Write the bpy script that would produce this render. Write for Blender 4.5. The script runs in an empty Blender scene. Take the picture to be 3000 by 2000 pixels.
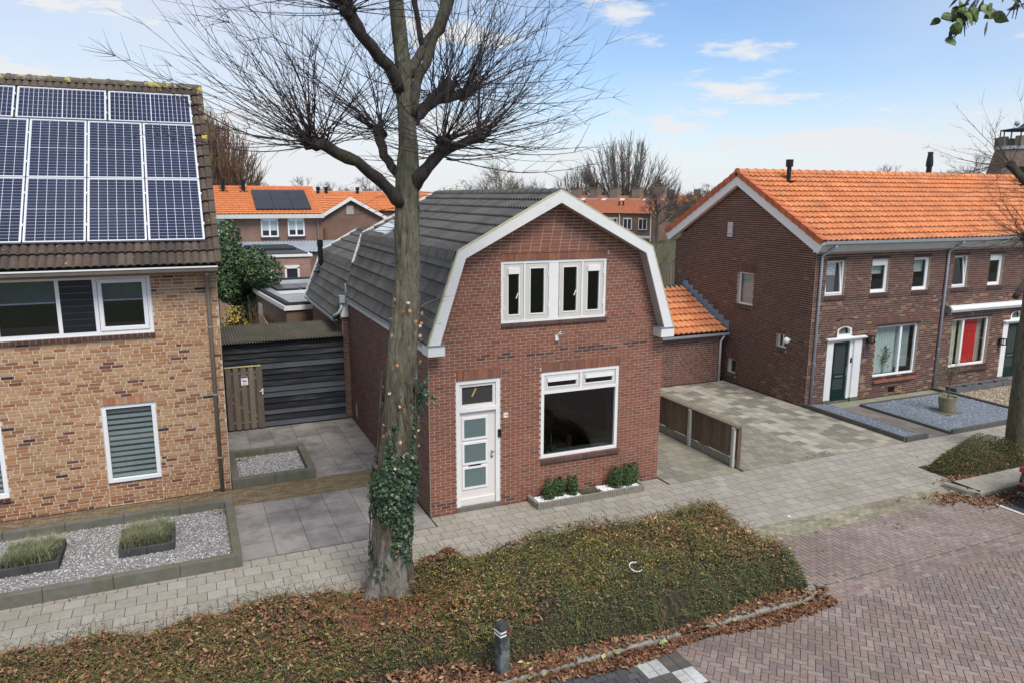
import bpy, math, random
import numpy as np
from mathutils import Vector, Matrix, noise as mnoise
S = bpy.context.scene
COL = S.collection
R = random.Random(7)
NP = np.random.default_rng(11)
rad = math.radians

# ------------------------------------------------------------------ camera
YAW, PITCH, ROLL, LENS, CAMZ = rad(23.6915), rad(10.9691), rad(0.2018), 26.252, 6.4
_f = Vector((math.sin(YAW)*math.cos(PITCH), math.cos(YAW)*math.cos(PITCH), -math.sin(PITCH)))
_r = Vector((math.cos(YAW), -math.sin(YAW), 0)); _u = _r.cross(_f)
_r2 = math.cos(ROLL)*_r + math.sin(ROLL)*_u; _u2 = -math.sin(ROLL)*_r + math.cos(ROLL)*_u
cd = bpy.data.cameras.new('camera'); cam = bpy.data.objects.new('camera', cd); COL.objects.link(cam)
cd.sensor_width = 36; cd.lens = LENS; cd.clip_end = 4000; cd.clip_start = .05
cam.matrix_world = Matrix(((_r2.x, _u2.x, -_f.x, 0), (_r2.y, _u2.y, -_f.y, 0), (_r2.z, _u2.z, -_f.z, CAMZ), (0, 0, 0, 1)))
S.camera = cam
S.render.resolution_x, S.render.resolution_y = 1024, 682
CAMP = np.array([0, 0, CAMZ]); CAMR = np.array([_r2, _u2, _f])
def inview(p, m=.02):
    v = CAMR @ (np.asarray(p, float) - CAMP)
    if v[2] < .1: return False
    k = LENS/36
    return abs(v[0]/v[2]*k) < .5+m and abs(v[1]/v[2]*k) < .3333+m

# ------------------------------------------------------------------ world, sun, exposure
SUN_AZ, SUN_EL = rad(174), rad(54)          # compass style: from +Y clockwise, towards the sun
w = bpy.data.worlds.new('World'); S.world = w; w.use_nodes = True
nt = w.node_tree; N = nt.nodes; L = nt.links
for n in list(N): N.remove(n)
out = N.new('ShaderNodeOutputWorld'); bg = N.new('ShaderNodeBackground'); bg.inputs[1].default_value = .1
sky = N.new('ShaderNodeTexSky'); sky.sky_type = 'NISHITA'; sky.sun_disc = False
sky.sun_elevation = SUN_EL; sky.sun_rotation = SUN_AZ; sky.air_density = 1.0; sky.dust_density = .3; sky.ozone_density = 4.5
tc = N.new('ShaderNodeTexCoord'); sep = N.new('ShaderNodeSeparateXYZ'); L.new(tc.outputs['Generated'], sep.inputs[0])
def mth(op, a, b=None, clamp=False):
    m = N.new('ShaderNodeMath'); m.operation = op; m.use_clamp = clamp
    for i, x in enumerate((a, b)):
        if x is None: continue
        if isinstance(x, (int, float)): m.inputs[i].default_value = x
        else: L.new(x, m.inputs[i])
    return m.outputs[0]
def ramp(x, a, b):
    m = N.new('ShaderNodeMapRange'); m.interpolation_type = 'SMOOTHSTEP'
    L.new(x, m.inputs[0]); m.inputs[1].default_value = a; m.inputs[2].default_value = b
    return m.outputs[0]
mp = N.new('ShaderNodeMapping'); mp.inputs['Scale'].default_value = (2.2, 2.2, 9); L.new(tc.outputs['Generated'], mp.inputs[0])
nz = N.new('ShaderNodeTexNoise'); nz.inputs['Scale'].default_value = 2.6; nz.inputs['Detail'].default_value = 9; nz.inputs['Roughness'].default_value = .58
L.new(mp.outputs[0], nz.inputs[0])
mp2 = N.new('ShaderNodeMapping'); mp2.inputs['Scale'].default_value = (1, 1, 3.2); mp2.inputs['Location'].default_value = (3.1, .4, .7); L.new(tc.outputs['Generated'], mp2.inputs[0])
nz2 = N.new('ShaderNodeTexNoise'); nz2.inputs['Scale'].default_value = 1.7; nz2.inputs['Detail'].default_value = 4; L.new(mp2.outputs[0], nz2.inputs[0])
wisps = ramp(nz.outputs[0], .51, .64)
veil = ramp(nz2.outputs[0], .38, .72)
horizon = mth('SUBTRACT', 1.0, ramp(sep.outputs[2], -.01, .17))
west = ramp(mth('SUBTRACT', mth('MULTIPLY', sep.outputs[1], .55), sep.outputs[0]), -.12, .75)   # thin overcast thickens to one side
cover = mth('ADD', mth('MULTIPLY', veil, .3), .08)
cover = mth('MAXIMUM', cover, mth('MULTIPLY', wisps, .95))
cover = mth('ADD', cover, mth('MULTIPLY', horizon, .85))
cover = mth('ADD', cover, mth('MULTIPLY', west, .4), True)
mix = N.new('ShaderNodeMix'); mix.data_type = 'RGBA'
tint = N.new('ShaderNodeMix'); tint.data_type = 'RGBA'; tint.blend_type = 'MULTIPLY'; tint.inputs[0].default_value = 1
L.new(sky.outputs[0], tint.inputs[6]); tint.inputs[7].default_value = (.92, 1.0, 1.08, 1)
L.new(cover, mix.inputs[0]); L.new(tint.outputs[2], mix.inputs[6]); mix.inputs[7].default_value = (5.35, 5.5, 5.7, 1)
L.new(mix.outputs[2], bg.inputs[0]); L.new(bg.outputs[0], out.inputs[0])
sl = bpy.data.lights.new('sun', 'SUN'); sl.energy = 2.3; sl.angle = rad(25); sl.color = (1, .955, .89)
so = bpy.data.objects.new('sun', sl); COL.objects.link(so)
_d = Vector((math.sin(SUN_AZ)*math.cos(SUN_EL), math.cos(SUN_AZ)*math.cos(SUN_EL), math.sin(SUN_EL)))
so.rotation_euler = _d.to_track_quat('Z', 'Y').to_euler(); so.location = (0, -20, 40)
S.view_settings.view_transform = 'Standard'; S.view_settings.look = 'None'; S.view_settings.gamma = 1
S.view_settings.use_curve_mapping = False; S.view_settings.exposure = 0.64

# ------------------------------------------------------------------ materials
MATS = {}
def mat(name, col=None, rough=.85, var=.18, nscale=6, bump=.0, bscale=60, dirt=None, dscale=1.2, dlim=(.55, .75), metal=0, spec=.35, stretch=None, dirt2=None, d2scale=9, d2lim=(.66, .7), obj=False, coat=0, bdist=.01):
    """Procedural surface. col None reads the mesh's per-piece colour 'Col'."""
    if name in MATS: return MATS[name]
    m = bpy.data.materials.new(name); m.use_nodes = True; nt = m.node_tree; n = nt.nodes; l = nt.links
    b = n['Principled BSDF']; b.inputs['Roughness'].default_value = rough; b.inputs['Metallic'].default_value = metal
    b.inputs['Specular IOR Level'].default_value = spec
    if coat: b.inputs['Coat Weight'].default_value = coat
    if obj:
        t = n.new('ShaderNodeTexCoord'); pos = t.outputs['Object']
    else:
        g = n.new('ShaderNodeNewGeometry'); pos = g.outputs['Position']
    if stretch:
        mpp = n.new('ShaderNodeMapping'); mpp.inputs['Scale'].default_value = stretch; l.new(pos, mpp.inputs[0]); pos = mpp.outputs[0]
    if col is None:
        a = n.new('ShaderNodeAttribute'); a.attribute_name = 'Col'; c = a.outputs['Color']
    else:
        rgb = n.new('ShaderNodeRGB'); rgb.outputs[0].default_value = (*col, 1); c = rgb.outputs[0]
    def noise(scale, det=5):
        t = n.new('ShaderNodeTexNoise'); t.inputs['Scale'].default_value = scale; t.inputs['Detail'].default_value = det; t.inputs['Roughness'].default_value = .62
        l.new(pos, t.inputs[0]); return t.outputs[0]
    def mapr(x, a0, a1, b0, b1):
        r = n.new('ShaderNodeMapRange'); l.new(x, r.inputs[0])
        for i, vv in enumerate((a0, a1, b0, b1)): r.inputs[i+1].default_value = vv
        return r.outputs[0]
    if var:
        k = mapr(noise(nscale), .25, .75, 1-var, 1+var)
        x = n.new('ShaderNodeVectorMath'); x.operation = 'SCALE'; l.new(c, x.inputs[0]); l.new(k, x.inputs[3]); c = x.outputs[0]
    for dd, ds, dl in ((dirt, dscale, dlim), (dirt2, d2scale, d2lim)):
        if dd:
            k = mapr(noise(ds, 8), dl[0], dl[1], 0, dd[3] if len(dd) > 3 else .8)
            x = n.new('ShaderNodeMix'); x.data_type = 'RGBA'; l.new(k, x.inputs[0]); l.new(c, x.inputs[6]); x.inputs[7].default_value = (*dd[:3], 1); c = x.outputs[2]
    l.new(c, b.inputs['Base Color'])
    if bump:
        bp = n.new('ShaderNodeBump'); bp.inputs['Strength'].default_value = bump; bp.inputs['Distance'].default_value = bdist
        l.new(noise(bscale, 6), bp.inputs['Height']); l.new(bp.outputs[0], b.inputs['Normal'])
    MATS[name] = m; return m
def glass(name, tint, gloss=1.0, rough=.01):
    if name in MATS: return MATS[name]
    m = bpy.data.materials.new(name); m.use_nodes = True; n = m.node_tree.nodes; l = m.node_tree.links
    for x in list(n): n.remove(x)
    o = n.new('ShaderNodeOutputMaterial'); mx = n.new('ShaderNodeMixShader'); t = n.new('ShaderNodeBsdfTransparent'); g = n.new('ShaderNodeBsdfGlossy')
    # Schlick reflectance from |N.I|, the same from both faces of the pane
    ge = n.new('ShaderNodeNewGeometry'); dt = n.new('ShaderNodeVectorMath'); dt.operation = 'DOT_PRODUCT'; l.new(ge.outputs['Normal'], dt.inputs[0]); l.new(ge.outputs['Incoming'], dt.inputs[1])
    ab = n.new('ShaderNodeMath'); ab.operation = 'ABSOLUTE'; l.new(dt.outputs['Value'], ab.inputs[0])
    om = n.new('ShaderNodeMath'); om.operation = 'SUBTRACT'; om.inputs[0].default_value = 1; l.new(ab.outputs[0], om.inputs[1])
    pw = n.new('ShaderNodeMath'); pw.operation = 'POWER'; l.new(om.outputs[0], pw.inputs[0]); pw.inputs[1].default_value = 5
    fr = n.new('ShaderNodeMapRange'); l.new(pw.outputs[0], fr.inputs[0]); fr.inputs[3].default_value = .05; fr.inputs[4].default_value = .95
    t.inputs[0].default_value = (*tint, 1); g.inputs['Roughness'].default_value = rough; g.inputs[0].default_value = (gloss,)*3+(1,)
    l.new(fr.outputs[0], mx.inputs[0]); l.new(t.outputs[0], mx.inputs[1]); l.new(g.outputs[0], mx.inputs[2]); l.new(mx.outputs[0], o.inputs[0])
    MATS[name] = m; return m
def brickmat(name, c1, c2, mortar, bw=.22, bh=.066):
    """Brickwork of buildings too far off to tell the bricks apart (object space: run = x+y, height = z)."""
    if name in MATS: return MATS[name]
    m = bpy.data.materials.new(name); m.use_nodes = True; n = m.node_tree.nodes; l = m.node_tree.links
    b = n['Principled BSDF']; b.inputs['Roughness'].default_value = .9
    t = n.new('ShaderNodeTexCoord'); s = n.new('ShaderNodeSeparateXYZ'); l.new(t.outputs['Object'], s.inputs[0])
    a = n.new('ShaderNodeMath'); l.new(s.outputs[0], a.inputs[0]); l.new(s.outputs[1], a.inputs[1])
    c = n.new('ShaderNodeCombineXYZ'); l.new(a.outputs[0], c.inputs[0]); l.new(s.outputs[2], c.inputs[1])
    br = n.new('ShaderNodeTexBrick'); l.new(c.outputs[0], br.inputs[0])
    br.inputs['Color1'].default_value = (*c1, 1); br.inputs['Color2'].default_value = (*c2, 1); br.inputs['Mortar'].default_value = (*mortar, 1)
    br.inputs['Scale'].default_value = 1; br.inputs['Brick Width'].default_value = bw; br.inputs['Row Height'].default_value = bh; br.inputs['Mortar Size'].default_value = .007
    nz = n.new('ShaderNodeTexNoise'); nz.inputs['Scale'].default_value = .8; nz.inputs['Detail'].default_value = 6; l.new(t.outputs['Object'], nz.inputs[0])
    r = n.new('ShaderNodeMapRange'); l.new(nz.outputs[0], r.inputs[0]); r.inputs[1].default_value = .3; r.inputs[2].default_value = .7; r.inputs[3].default_value = .8; r.inputs[4].default_value = 1.2
    v = n.new('ShaderNodeVectorMath'); v.operation = 'SCALE'; l.new(br.outputs[0], v.inputs[0]); l.new(r.outputs[0], v.inputs[3]); l.new(v.outputs[0], b.inputs['Base Color'])
    MATS[name] = m; return m

# ------------------------------------------------------------------ object helpers
WM = {}
def link(o, parent=None, label=None, cat=None, group=None, kind=None):
    COL.objects.link(o)
    if parent is not None:
        o.parent = parent; o.matrix_parent_inverse = WM.get(parent.name, Matrix()).inverted()
    if label: o['label'] = label
    if cat: o['category'] = cat
    if group: o['group'] = group
    if kind: o['kind'] = kind
    return o
def thing(name, loc, label, cat, group=None):
    o = bpy.data.objects.new(name, None); o.location = loc; o.empty_display_size = .1
    link(o, None, label, cat, group); WM[o.name] = Matrix.Translation(loc); return o
def fast_mesh(name, V, F, cols=None, smooth=False):
    """V (n,3), F list of index arrays (m,k) grouped by k."""
    me = bpy.data.meshes.new(name); V = np.asarray(V, np.float32)
    if isinstance(F, np.ndarray): F = [F]
    F = [np.asarray(f, np.int32) for f in F if len(f)]
    nl = sum(f.size for f in F); nf = sum(len(f) for f in F)
    me.vertices.add(len(V)); me.vertices.foreach_set('co', V.ravel())
    me.loops.add(nl); me.loops.foreach_set('vertex_index', np.concatenate([f.ravel() for f in F]))
    me.polygons.add(nf); st = []; p = 0
    for f in F:
        st.append(p + np.arange(len(f))*f.shape[1]); p += f.size
    me.polygons.foreach_set('loop_start', np.concatenate(st).astype(np.int32))
    me.polygons.foreach_set('use_smooth', np.full(nf, bool(smooth)))
    me.update(calc_edges=True)
    if cols is not None:
        a = me.attributes.new('Col', 'FLOAT_COLOR', 'FACE'); c = np.ones((nf, 4), np.float32); c[:, :3] = cols
        a.data.foreach_set('color', c.ravel())
    return me
class MB:
    """Mesh collector in world coordinates."""
    def __init__(s): s.v = []; s.f = []; s.c = []; s.mi = []; s.col = None; s.m = 0
    def face(s, idx):
        s.f.append(idx); s.c.append(s.col or (1, 1, 1)); s.mi.append(s.m)
    def poly(s, pts):
        b = len(s.v); s.v += [tuple(p) for p in pts]; s.face(list(range(b, b+len(pts)))); return s
    def box(s, x0, x1, y0, y1, z0, z1, M=None):
        b = len(s.v); ps = [(x, y, z) for z in (z0, z1) for y in (y0, y1) for x in (x0, x1)]
        if M is not None: ps = [tuple(M @ Vector(p)) for p in ps]
        s.v += ps
        for q in ((0, 2, 3, 1), (4, 5, 7, 6), (0, 1, 5, 4), (2, 6, 7, 3), (0, 4, 6, 2), (1, 3, 7, 5)): s.face([b+i for i in q])
        return s
    def prism(s, poly, axis, a0, a1):
        """Extrude a 2D polygon along an axis: 'y' takes (x,z), 'x' takes (y,z), 'z' takes (x,y)."""
        def P(p, a): return {'y': (p[0], a, p[1]), 'x': (a, p[0], p[1]), 'z': (p[0], p[1], a)}[axis]
        n = len(poly); b = len(s.v); s.v += [P(p, a0) for p in poly]+[P(p, a1) for p in poly]
        s.face(list(range(b+n-1, b-1, -1))); s.face(list(range(b+n, b+2*n)))
        for i in range(n):
            j = (i+1) % n; s.face([b+i, b+j, b+n+j, b+n+i])
        return s
    def tube(s, pts, rads, n=6, cap=True):
        pts = [Vector(p) for p in pts]; b = len(s.v); k = len(pts)
        if isinstance(rads, (int, float)): rads = [rads]*k
        t = (pts[1]-pts[0]).normalized(); up = Vector((0, 0, 1)) if abs(t.z) < .9 else Vector((1, 0, 0))
        a = t.cross(up).normalized()
        for i, p in enumerate(pts):
            t = (pts[min(i+1, k-1)]-pts[max(i-1, 0)])
            t = t.normalized() if t.length > 1e-9 else Vector((0, 0, 1))
            a = (a-t*a.dot(t)); a = a.normalized() if a.length > 1e-6 else t.orthogonal().normalized()
            c = t.cross(a)
            for j in range(n):
                th = 2*math.pi*j/n; q = p+(a*math.cos(th)+c*math.sin(th))*rads[i]; s.v.append((q.x, q.y, q.z))
        for i in range(k-1):
            for j in range(n):
                j2 = (j+1) % n; s.face([b+i*n+j, b+i*n+j2, b+(i+1)*n+j2, b+(i+1)*n+j])
        if cap:
            s.face([b+j for j in range(n-1, -1, -1)]); s.face([b+(k-1)*n+j for j in range(n)])
        return s
    def lathe(s, c, prof, n=16):
        b = len(s.v)
        for r, z in prof:
            for j in range(n):
                th = 2*math.pi*j/n; s.v.append((c[0]+r*math.cos(th), c[1]+r*math.sin(th), c[2]+z))
        for i in range(len(prof)-1):
            for j in range(n):
                j2 = (j+1) % n; s.face([b+i*n+j, b+i*n+j2, b+(i+1)*n+j2, b+(i+1)*n+j])
        s.face([b+j for j in range(n-1, -1, -1)]); s.face([b+(len(prof)-1)*n+j for j in range(n)])
        return s
    def mesh(s, name, mats, smooth=False):
        me = bpy.data.meshes.new(name); me.from_pydata(s.v, [], s.f)
        for m in (mats if isinstance(mats, (list, tuple)) else [mats]): me.materials.append(m)
        if any(s.mi): me.polygons.foreach_set('material_index', s.mi)
        if any(c != (1, 1, 1) for c in s.c):
            a = me.attributes.new('Col', 'FLOAT_COLOR', 'FACE'); a.data.foreach_set('color', [x for c in s.c for x in (*c, 1)])
        if smooth: me.polygons.foreach_set('use_smooth', [True]*len(me.polygons))
        me.update(); return me
    def build(s, name, mats, parent=None, label=None, cat=None, group=None, kind=None, smooth=False):
        return link(bpy.data.objects.new(name, s.mesh(name, mats, smooth)), parent, label, cat, group, kind)
def bevel(o, w=.006, seg=1):
    m = o.modifiers.new('bevel', 'BEVEL'); m.width = w; m.segments = seg; m.limit_method = 'ANGLE'; return o
def box(name, mat_, parent, *b, **k):
    m = MB()
    for q in (b if isinstance(b[0], (tuple, list)) else [b]): m.box(*q)
    return m.build(name, mat_, parent, **k)

class Pieces:
    """Countable small pieces: those that show largest become objects of their own, the rest one joined part."""
    def __init__(s): s.it = []; s.lib = {}; s.pal = []
    def add(s, key, M, ci, parent, pos=None): s.it.append((key, M, ci, parent))
    def finish(s, name, rest_name, mat_, rest_parent, nmax=300, vis=True):
        def score(i):
            k, M, ci, p = s.it[i]; v, f = s.lib[k]; c = np.mean(np.array(v), axis=0); c = np.array(M)[:3, :3] @ c + np.array(M)[:3, 3]
            return (0 if inview(c, .0) else 1, float(np.linalg.norm(c-CAMP)))
        order = sorted(range(len(s.it)), key=score)
        cache = {}
        for i in order[:nmax]:
            k, M, ci, p = s.it[i]
            if (k, ci) not in cache:
                mb = MB(); mb.v = list(s.lib[k][0]); mb.col = s.pal[ci]
                for f in s.lib[k][1]: mb.face(list(f))
                cache[(k, ci)] = mb.mesh(name, mat_)
            o = bpy.data.objects.new(name, cache[(k, ci)]); o.matrix_basis = Matrix(M); link(o, p)
        rest = order[nmax:]
        if rest:
            V = []; byk = {}; n = 0; C = {}
            for i in rest:
                k, M, ci, p = s.it[i]; v, f = s.lib[k]; A = np.array(M)
                V.append(np.array(v) @ A[:3, :3].T + A[:3, 3])
                for ff in f:
                    byk.setdefault(len(ff), []).append([q+n for q in ff]); C.setdefault(len(ff), []).append(s.pal[ci])
                n += len(v)
            ks = sorted(byk)
            me = fast_mesh(rest_name, np.concatenate(V), [np.array(byk[k]) for k in ks], np.concatenate([np.array(C[k]) for k in ks]))
            me.materials.append(mat_); link(bpy.data.objects.new(rest_name, me), rest_parent, kind='stuff')
def boxlib(sx, sy, sz, bottom=False, ch=0):
    """Open-backed block: x,y centred, top at z=sz, slightly chamfered top edge if ch."""
    x, y = sx/2, sy/2
    if not ch:
        v = [(-x, -y, 0), (x, -y, 0), (x, y, 0), (-x, y, 0), (-x, -y, sz), (x, -y, sz), (x, y, sz), (-x, y, sz)]
        return v, [(4, 5, 6, 7), (0, 1, 5, 4), (1, 2, 6, 5), (2, 3, 7, 6), (3, 0, 4, 7)]
    a, b = x-ch, y-ch
    v = [(-x, -y, 0), (x, -y, 0), (x, y, 0), (-x, y, 0), (-x, -y, sz-ch), (x, -y, sz-ch), (x, y, sz-ch), (-x, y, sz-ch), (-a, -b, sz), (a, -b, sz), (a, b, sz), (-a, b, sz)]
    f = [(8, 9, 10, 11)]
    for i in range(4):
        j = (i+1) % 4; f += [(i, j, 4+j, 4+i), (4+i, 4+j, 8+j, 8+i)]
    return v, f

class Fr:
    """Wall frame: 'y' faces -Y at Y0 (run = x); 'x' faces -X at X0 (run = y). d is outward."""
    def __init__(s, kind, at): s.k = kind; s.at = at
    def b(s, u0, u1, v0, v1, d0, d1):
        lo, hi = sorted((s.at-d0, s.at-d1))
        return (u0, u1, lo, hi, v0, v1) if s.k == 'y' else (lo, hi, u0, u1, v0, v1)
    def p(s, u, v, d=0): return (u, s.at-d, v) if s.k == 'y' else (s.at-d, u, v)
    def M(s, u, v, d=0):
        """local x = run, y = height, z = outward"""
        x, y, z = s.p(u, v, d)
        return ((1, 0, 0, x), (0, 0, -1, y), (0, 1, 0, z), (0, 0, 0, 1)) if s.k == 'y' else ((0, 0, -1, x), (1, 0, 0, y), (0, 1, 0, z), (0, 0, 0, 1))
def part(name, mat_, parent, F, *bs, **k):
    m = MB()
    for q in bs: m.box(*F.b(*q))
    return m.build(name, mat_, parent, **k)

def brickwall(PC, wall, F, mortar, z0, z1, course, span, openings, bond, L=.21, J=.011, pick=None, reveal=.12, rev_mat=None):
    """Lays bricks of one wall into PC (Pieces) and returns the mortar backing rows collected in `mortar` (MB)."""
    nrow = max(1, round((z1-z0)/course)); ch = (z1-z0)/nrow; rr = random.Random(hash(F.at) & 255)
    for i in range(nrow):
        a, b_ = z0+i*ch, z0+(i+1)*ch; zc = (a+b_)/2
        sp = span(zc)
        if not sp: continue
        segs = [list(sp)]
        for (u0, u1, v0, v1) in openings:
            if v0 < zc < v1:
                ns = []
                for s0, s1 in segs:
                    if u1 <= s0 or u0 >= s1: ns.append([s0, s1]); continue
                    if u0 > s0: ns.append([s0, u0])
                    if u1 < s1: ns.append([u1, s1])
                segs = ns
        base = sp[0]
        # joints along the whole row, then cut by the segments
        js = [base]
        if bond == 'run':
            js.append(base+(L+J)*(.5 if i % 2 else 1.))
            while js[-1] < sp[1]: js.append(js[-1]+L+J)
        elif bond == 'cross':
            if i % 2:
                js.append(base+(L+J)*.75); k = 0
                while js[-1] < sp[1]:
                    js.append(js[-1]+(L+J)*(1 if (k*7+i*3) % 5 else .5)); k += 1
            else:
                js.append(base+(L+J)*.5); k = 0
                while js[-1] < sp[1]: js.append(js[-1]+(L+J)*(.5 if (k*5+i) % 4 == 0 else 1)); k += 1
        else:
            js[0] = base-rr.random()*.2
            while js[-1] < sp[1]: js.append(js[-1]+(L+J)*(.5 if rr.random() < .3 else 1))
        for s0, s1 in segs:
            if s1-s0 < .02: continue
            mortar.poly([F.p(s0, a), F.p(s1, a), F.p(s1, b_), F.p(s0, b_)])
            for q in range(len(js)-1):
                u0, u1 = max(js[q], s0), min(js[q+1], s1)
                if u1-u0 < .035: continue
                lu = round(u1-u0-J, 3 if (u1-u0) > .2 else 2)
                if lu < .025: continue
                key = (lu, round(ch-J, 4))
                if key not in PC.lib: PC.lib[key] = boxlib(lu, ch-J, .014)
                PC.add(key, F.M((u0+u1)/2, zc, -.005+rr.uniform(-.0015, .0025)), pick(rr, (u0+u1)/2, zc, lu), wall)
    for (u0, u1, v0, v1) in openings:
        d = -reveal
        mortar.poly([F.p(u0, v0), F.p(u0, v1), F.p(u0, v1, d), F.p(u0, v0, d)]); mortar.poly([F.p(u1, v0), F.p(u1, v1), F.p(u1, v1, d), F.p(u1, v0, d)])
        mortar.poly([F.p(u0, v1), F.p(u1, v1), F.p(u1, v1, d), F.p(u0, v1, d)]); mortar.poly([F.p(u0, v0), F.p(u1, v0), F.p(u1, v0, d), F.p(u0, v0, d)])
def rowlock(name, mat_, parent, F, u0, u1, v0, v1, d0, d1, pal, n=None, fan=0, arch=0, w=.062, rr=None):
    """A course of upright bricks (lintel or sill): one part, each brick a child."""
    rr = rr or R; n = n or max(2, round((u1-u0)/w)); st = (u1-u0)/n
    base = part(name, MATS['rowlock_mortar'], parent, F, (u0+.004, u1-.004, v0+.006, v1-.006, d0, d1-.006)) if not arch and not fan else None
    if base is None:
        m = MB(); k = 12; top = []; bot = []
        for i in range(k+1):
            t = i/k*2-1; u = (u0+u1)/2+t*(u1-u0)/2; lift = arch*(1-t*t)
            bot.append((u, v0+lift)); top.append((u+fan*t, v1+lift))
        for i in range(k):
            m.poly([F.p(*bot[i], d1-.006), F.p(*bot[i+1], d1-.006), F.p(*top[i+1], d1-.006), F.p(*top[i], d1-.006)])
        base = m.build(name, MATS['rowlock_mortar'], parent)
    for i in range(n):
        a, b = u0+i*st+.005, u0+(i+1)*st-.005; m = MB(); m.col = pal[rr.randrange(len(pal))]
        if not arch and not fan: m.box(*F.b(a, b, v0, v1, d0, d1))
        else:
            t = (a+b-u0-u1)/(u1-u0); lift = arch*(1-t*t); f = fan*t; bb = len(m.v)
            q = [(a, v0+lift), (b, v0+lift), (b+f, v1+lift), (a+f, v1+lift)]
            m.v += [F.p(*x, d0) for x in q]+[F.p(*x, d1) for x in q]
            m.face([bb+4, bb+5, bb+6, bb+7])
            for e in range(4): m.face([bb+e, bb+(e+1) % 4, bb+4+(e+1) % 4, bb+4+e])
        m.build('brick', mat_, base)
    return base
def framebox(F, u0, u1, v0, v1, w, d0, d1):
    return [(u0, u1, v0, v0+w, d0, d1), (u0, u1, v1-w, v1, d0, d1), (u0, u0+w, v0+w, v1-w, d0, d1), (u1-w, u1, v0+w, v1-w, d0, d1)]
def tilelib(w, l, amp, waves, seg, th=.022, lift=.03, prof=None):
    """Roof tile: x across, y up the slope, z outward. Lower end lifted on the row below."""
    us = [i/seg for i in range(seg+1)]
    h = [prof(u) if prof else amp*abs(math.sin(math.pi*waves*u))**.75 for u in us]
    v = []; f = []
    for i, u in enumerate(us):
        v += [(u*w, 0, h[i]+lift-th), (u*w, 0, h[i]+lift), (u*w, l*1.08, h[i]-.004)]
    for i in range(seg):
        a = i*3; b = a+3
        f += [(a, b, b+1, a+1), (a+1, b+1, b+2, a+2)]
    return v, f
def lay_tiles(PC, parent, key, o, ax, up, w, l, cols, rows, pick, skip=None, stagger=0):
    o, ax, up = Vector(o), Vector(ax).normalized(), Vector(up).normalized(); n = ax.cross(up)
    for r in range(rows):
        for c in range(cols):
            if skip and skip(c, r): continue
            p = o+ax*(c*w)+up*(r*l)+n*R.uniform(-.002, .002)
            PC.add(key, tuple((ax[i], up[i], n[i], p[i]) for i in range(3))+((0, 0, 0, 1),), pick(c, r), parent)
def leafquads(P, Nrm, size, asp=.6, jitter=.9, seed=1, fold=0):
    """Leaf faces at points P (n,3) with mean normals Nrm: diamond-ish quads, random spin."""
    g = np.random.default_rng(seed); n = len(P)
    nr = Nrm+g.normal(0, jitter, (n, 3)); nr /= np.linalg.norm(nr, axis=1, keepdims=True)+1e-9
    t = np.cross(nr, g.normal(0, 1, (n, 3))); t /= np.linalg.norm(t, axis=1, keepdims=True)+1e-9
    b = np.cross(nr, t); s = np.asarray(size).reshape(-1, 1)*np.ones((n, 1))
    V = np.stack([P-t*s*.5, P-t*s*.05+b*s*asp*.5+nr*s*fold, P+t*s*.5, P-t*s*.05-b*s*asp*.5+nr*s*fold], 1).reshape(-1, 3)
    F = np.arange(n*4).reshape(n, 4); return V, F
def palette_pick(g, n, cols, wts, noise=.15):
    c = np.array(cols)[g.choice(len(cols), n, p=np.array(wts)/np.sum(wts))]
    return c*(1+g.normal(0, noise, (n, 1))).clip(.5, 1.6)
def stuff(name, V, F, cols, mat_, parent=None, label=None, cat=None, kind='stuff', smooth=False):
    me = fast_mesh(name, V, F, cols, smooth); me.materials.append(mat_)
    return link(bpy.data.objects.new(name, me), parent, label, cat, None, kind)
def rocks(g, P, size):
    """Small stones: jittered octahedra at points P."""
    n = len(P); d = np.array([(1, 0, 0), (-1, 0, 0), (0, 1, 0), (0, -1, 0), (0, 0, 1), (0, 0, -1)], float)
    A = g.normal(0, 1, (n, 3, 3)); Q, _ = np.linalg.qr(A)
    sc = np.asarray(size).reshape(-1, 1, 1)*g.uniform(.55, 1.15, (n, 6, 1))
    V = P[:, None, :]+np.einsum('nij,kj->nki', Q, d)*sc*np.array([1, 1, .7])
    f = np.array([(0, 2, 4), (2, 1, 4), (1, 3, 4), (3, 0, 4), (2, 0, 5), (1, 2, 5), (3, 1, 5), (0, 3, 5)])
    F = (np.arange(n)[:, None, None]*6+f[None]).reshape(-1, 3)
    return V.reshape(-1, 3), F
def text(name, s, size, M, mat_, parent, depth=.002, align='CENTER'):
    cu = bpy.data.curves.new(name, 'FONT'); cu.body = s; cu.size = size; cu.align_x = align; cu.align_y = 'CENTER'; cu.extrude = depth
    t = bpy.data.objects.new(name, cu); COL.objects.link(t); dg = bpy.context.evaluated_depsgraph_get()
    me = bpy.data.meshes.new_from_object(t.evaluated_get(dg)); bpy.data.objects.remove(t)
    me.materials.clear(); me.materials.append(mat_); o = bpy.data.objects.new(name, me); o.matrix_basis = Matrix(M); return link(o, parent)

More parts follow.
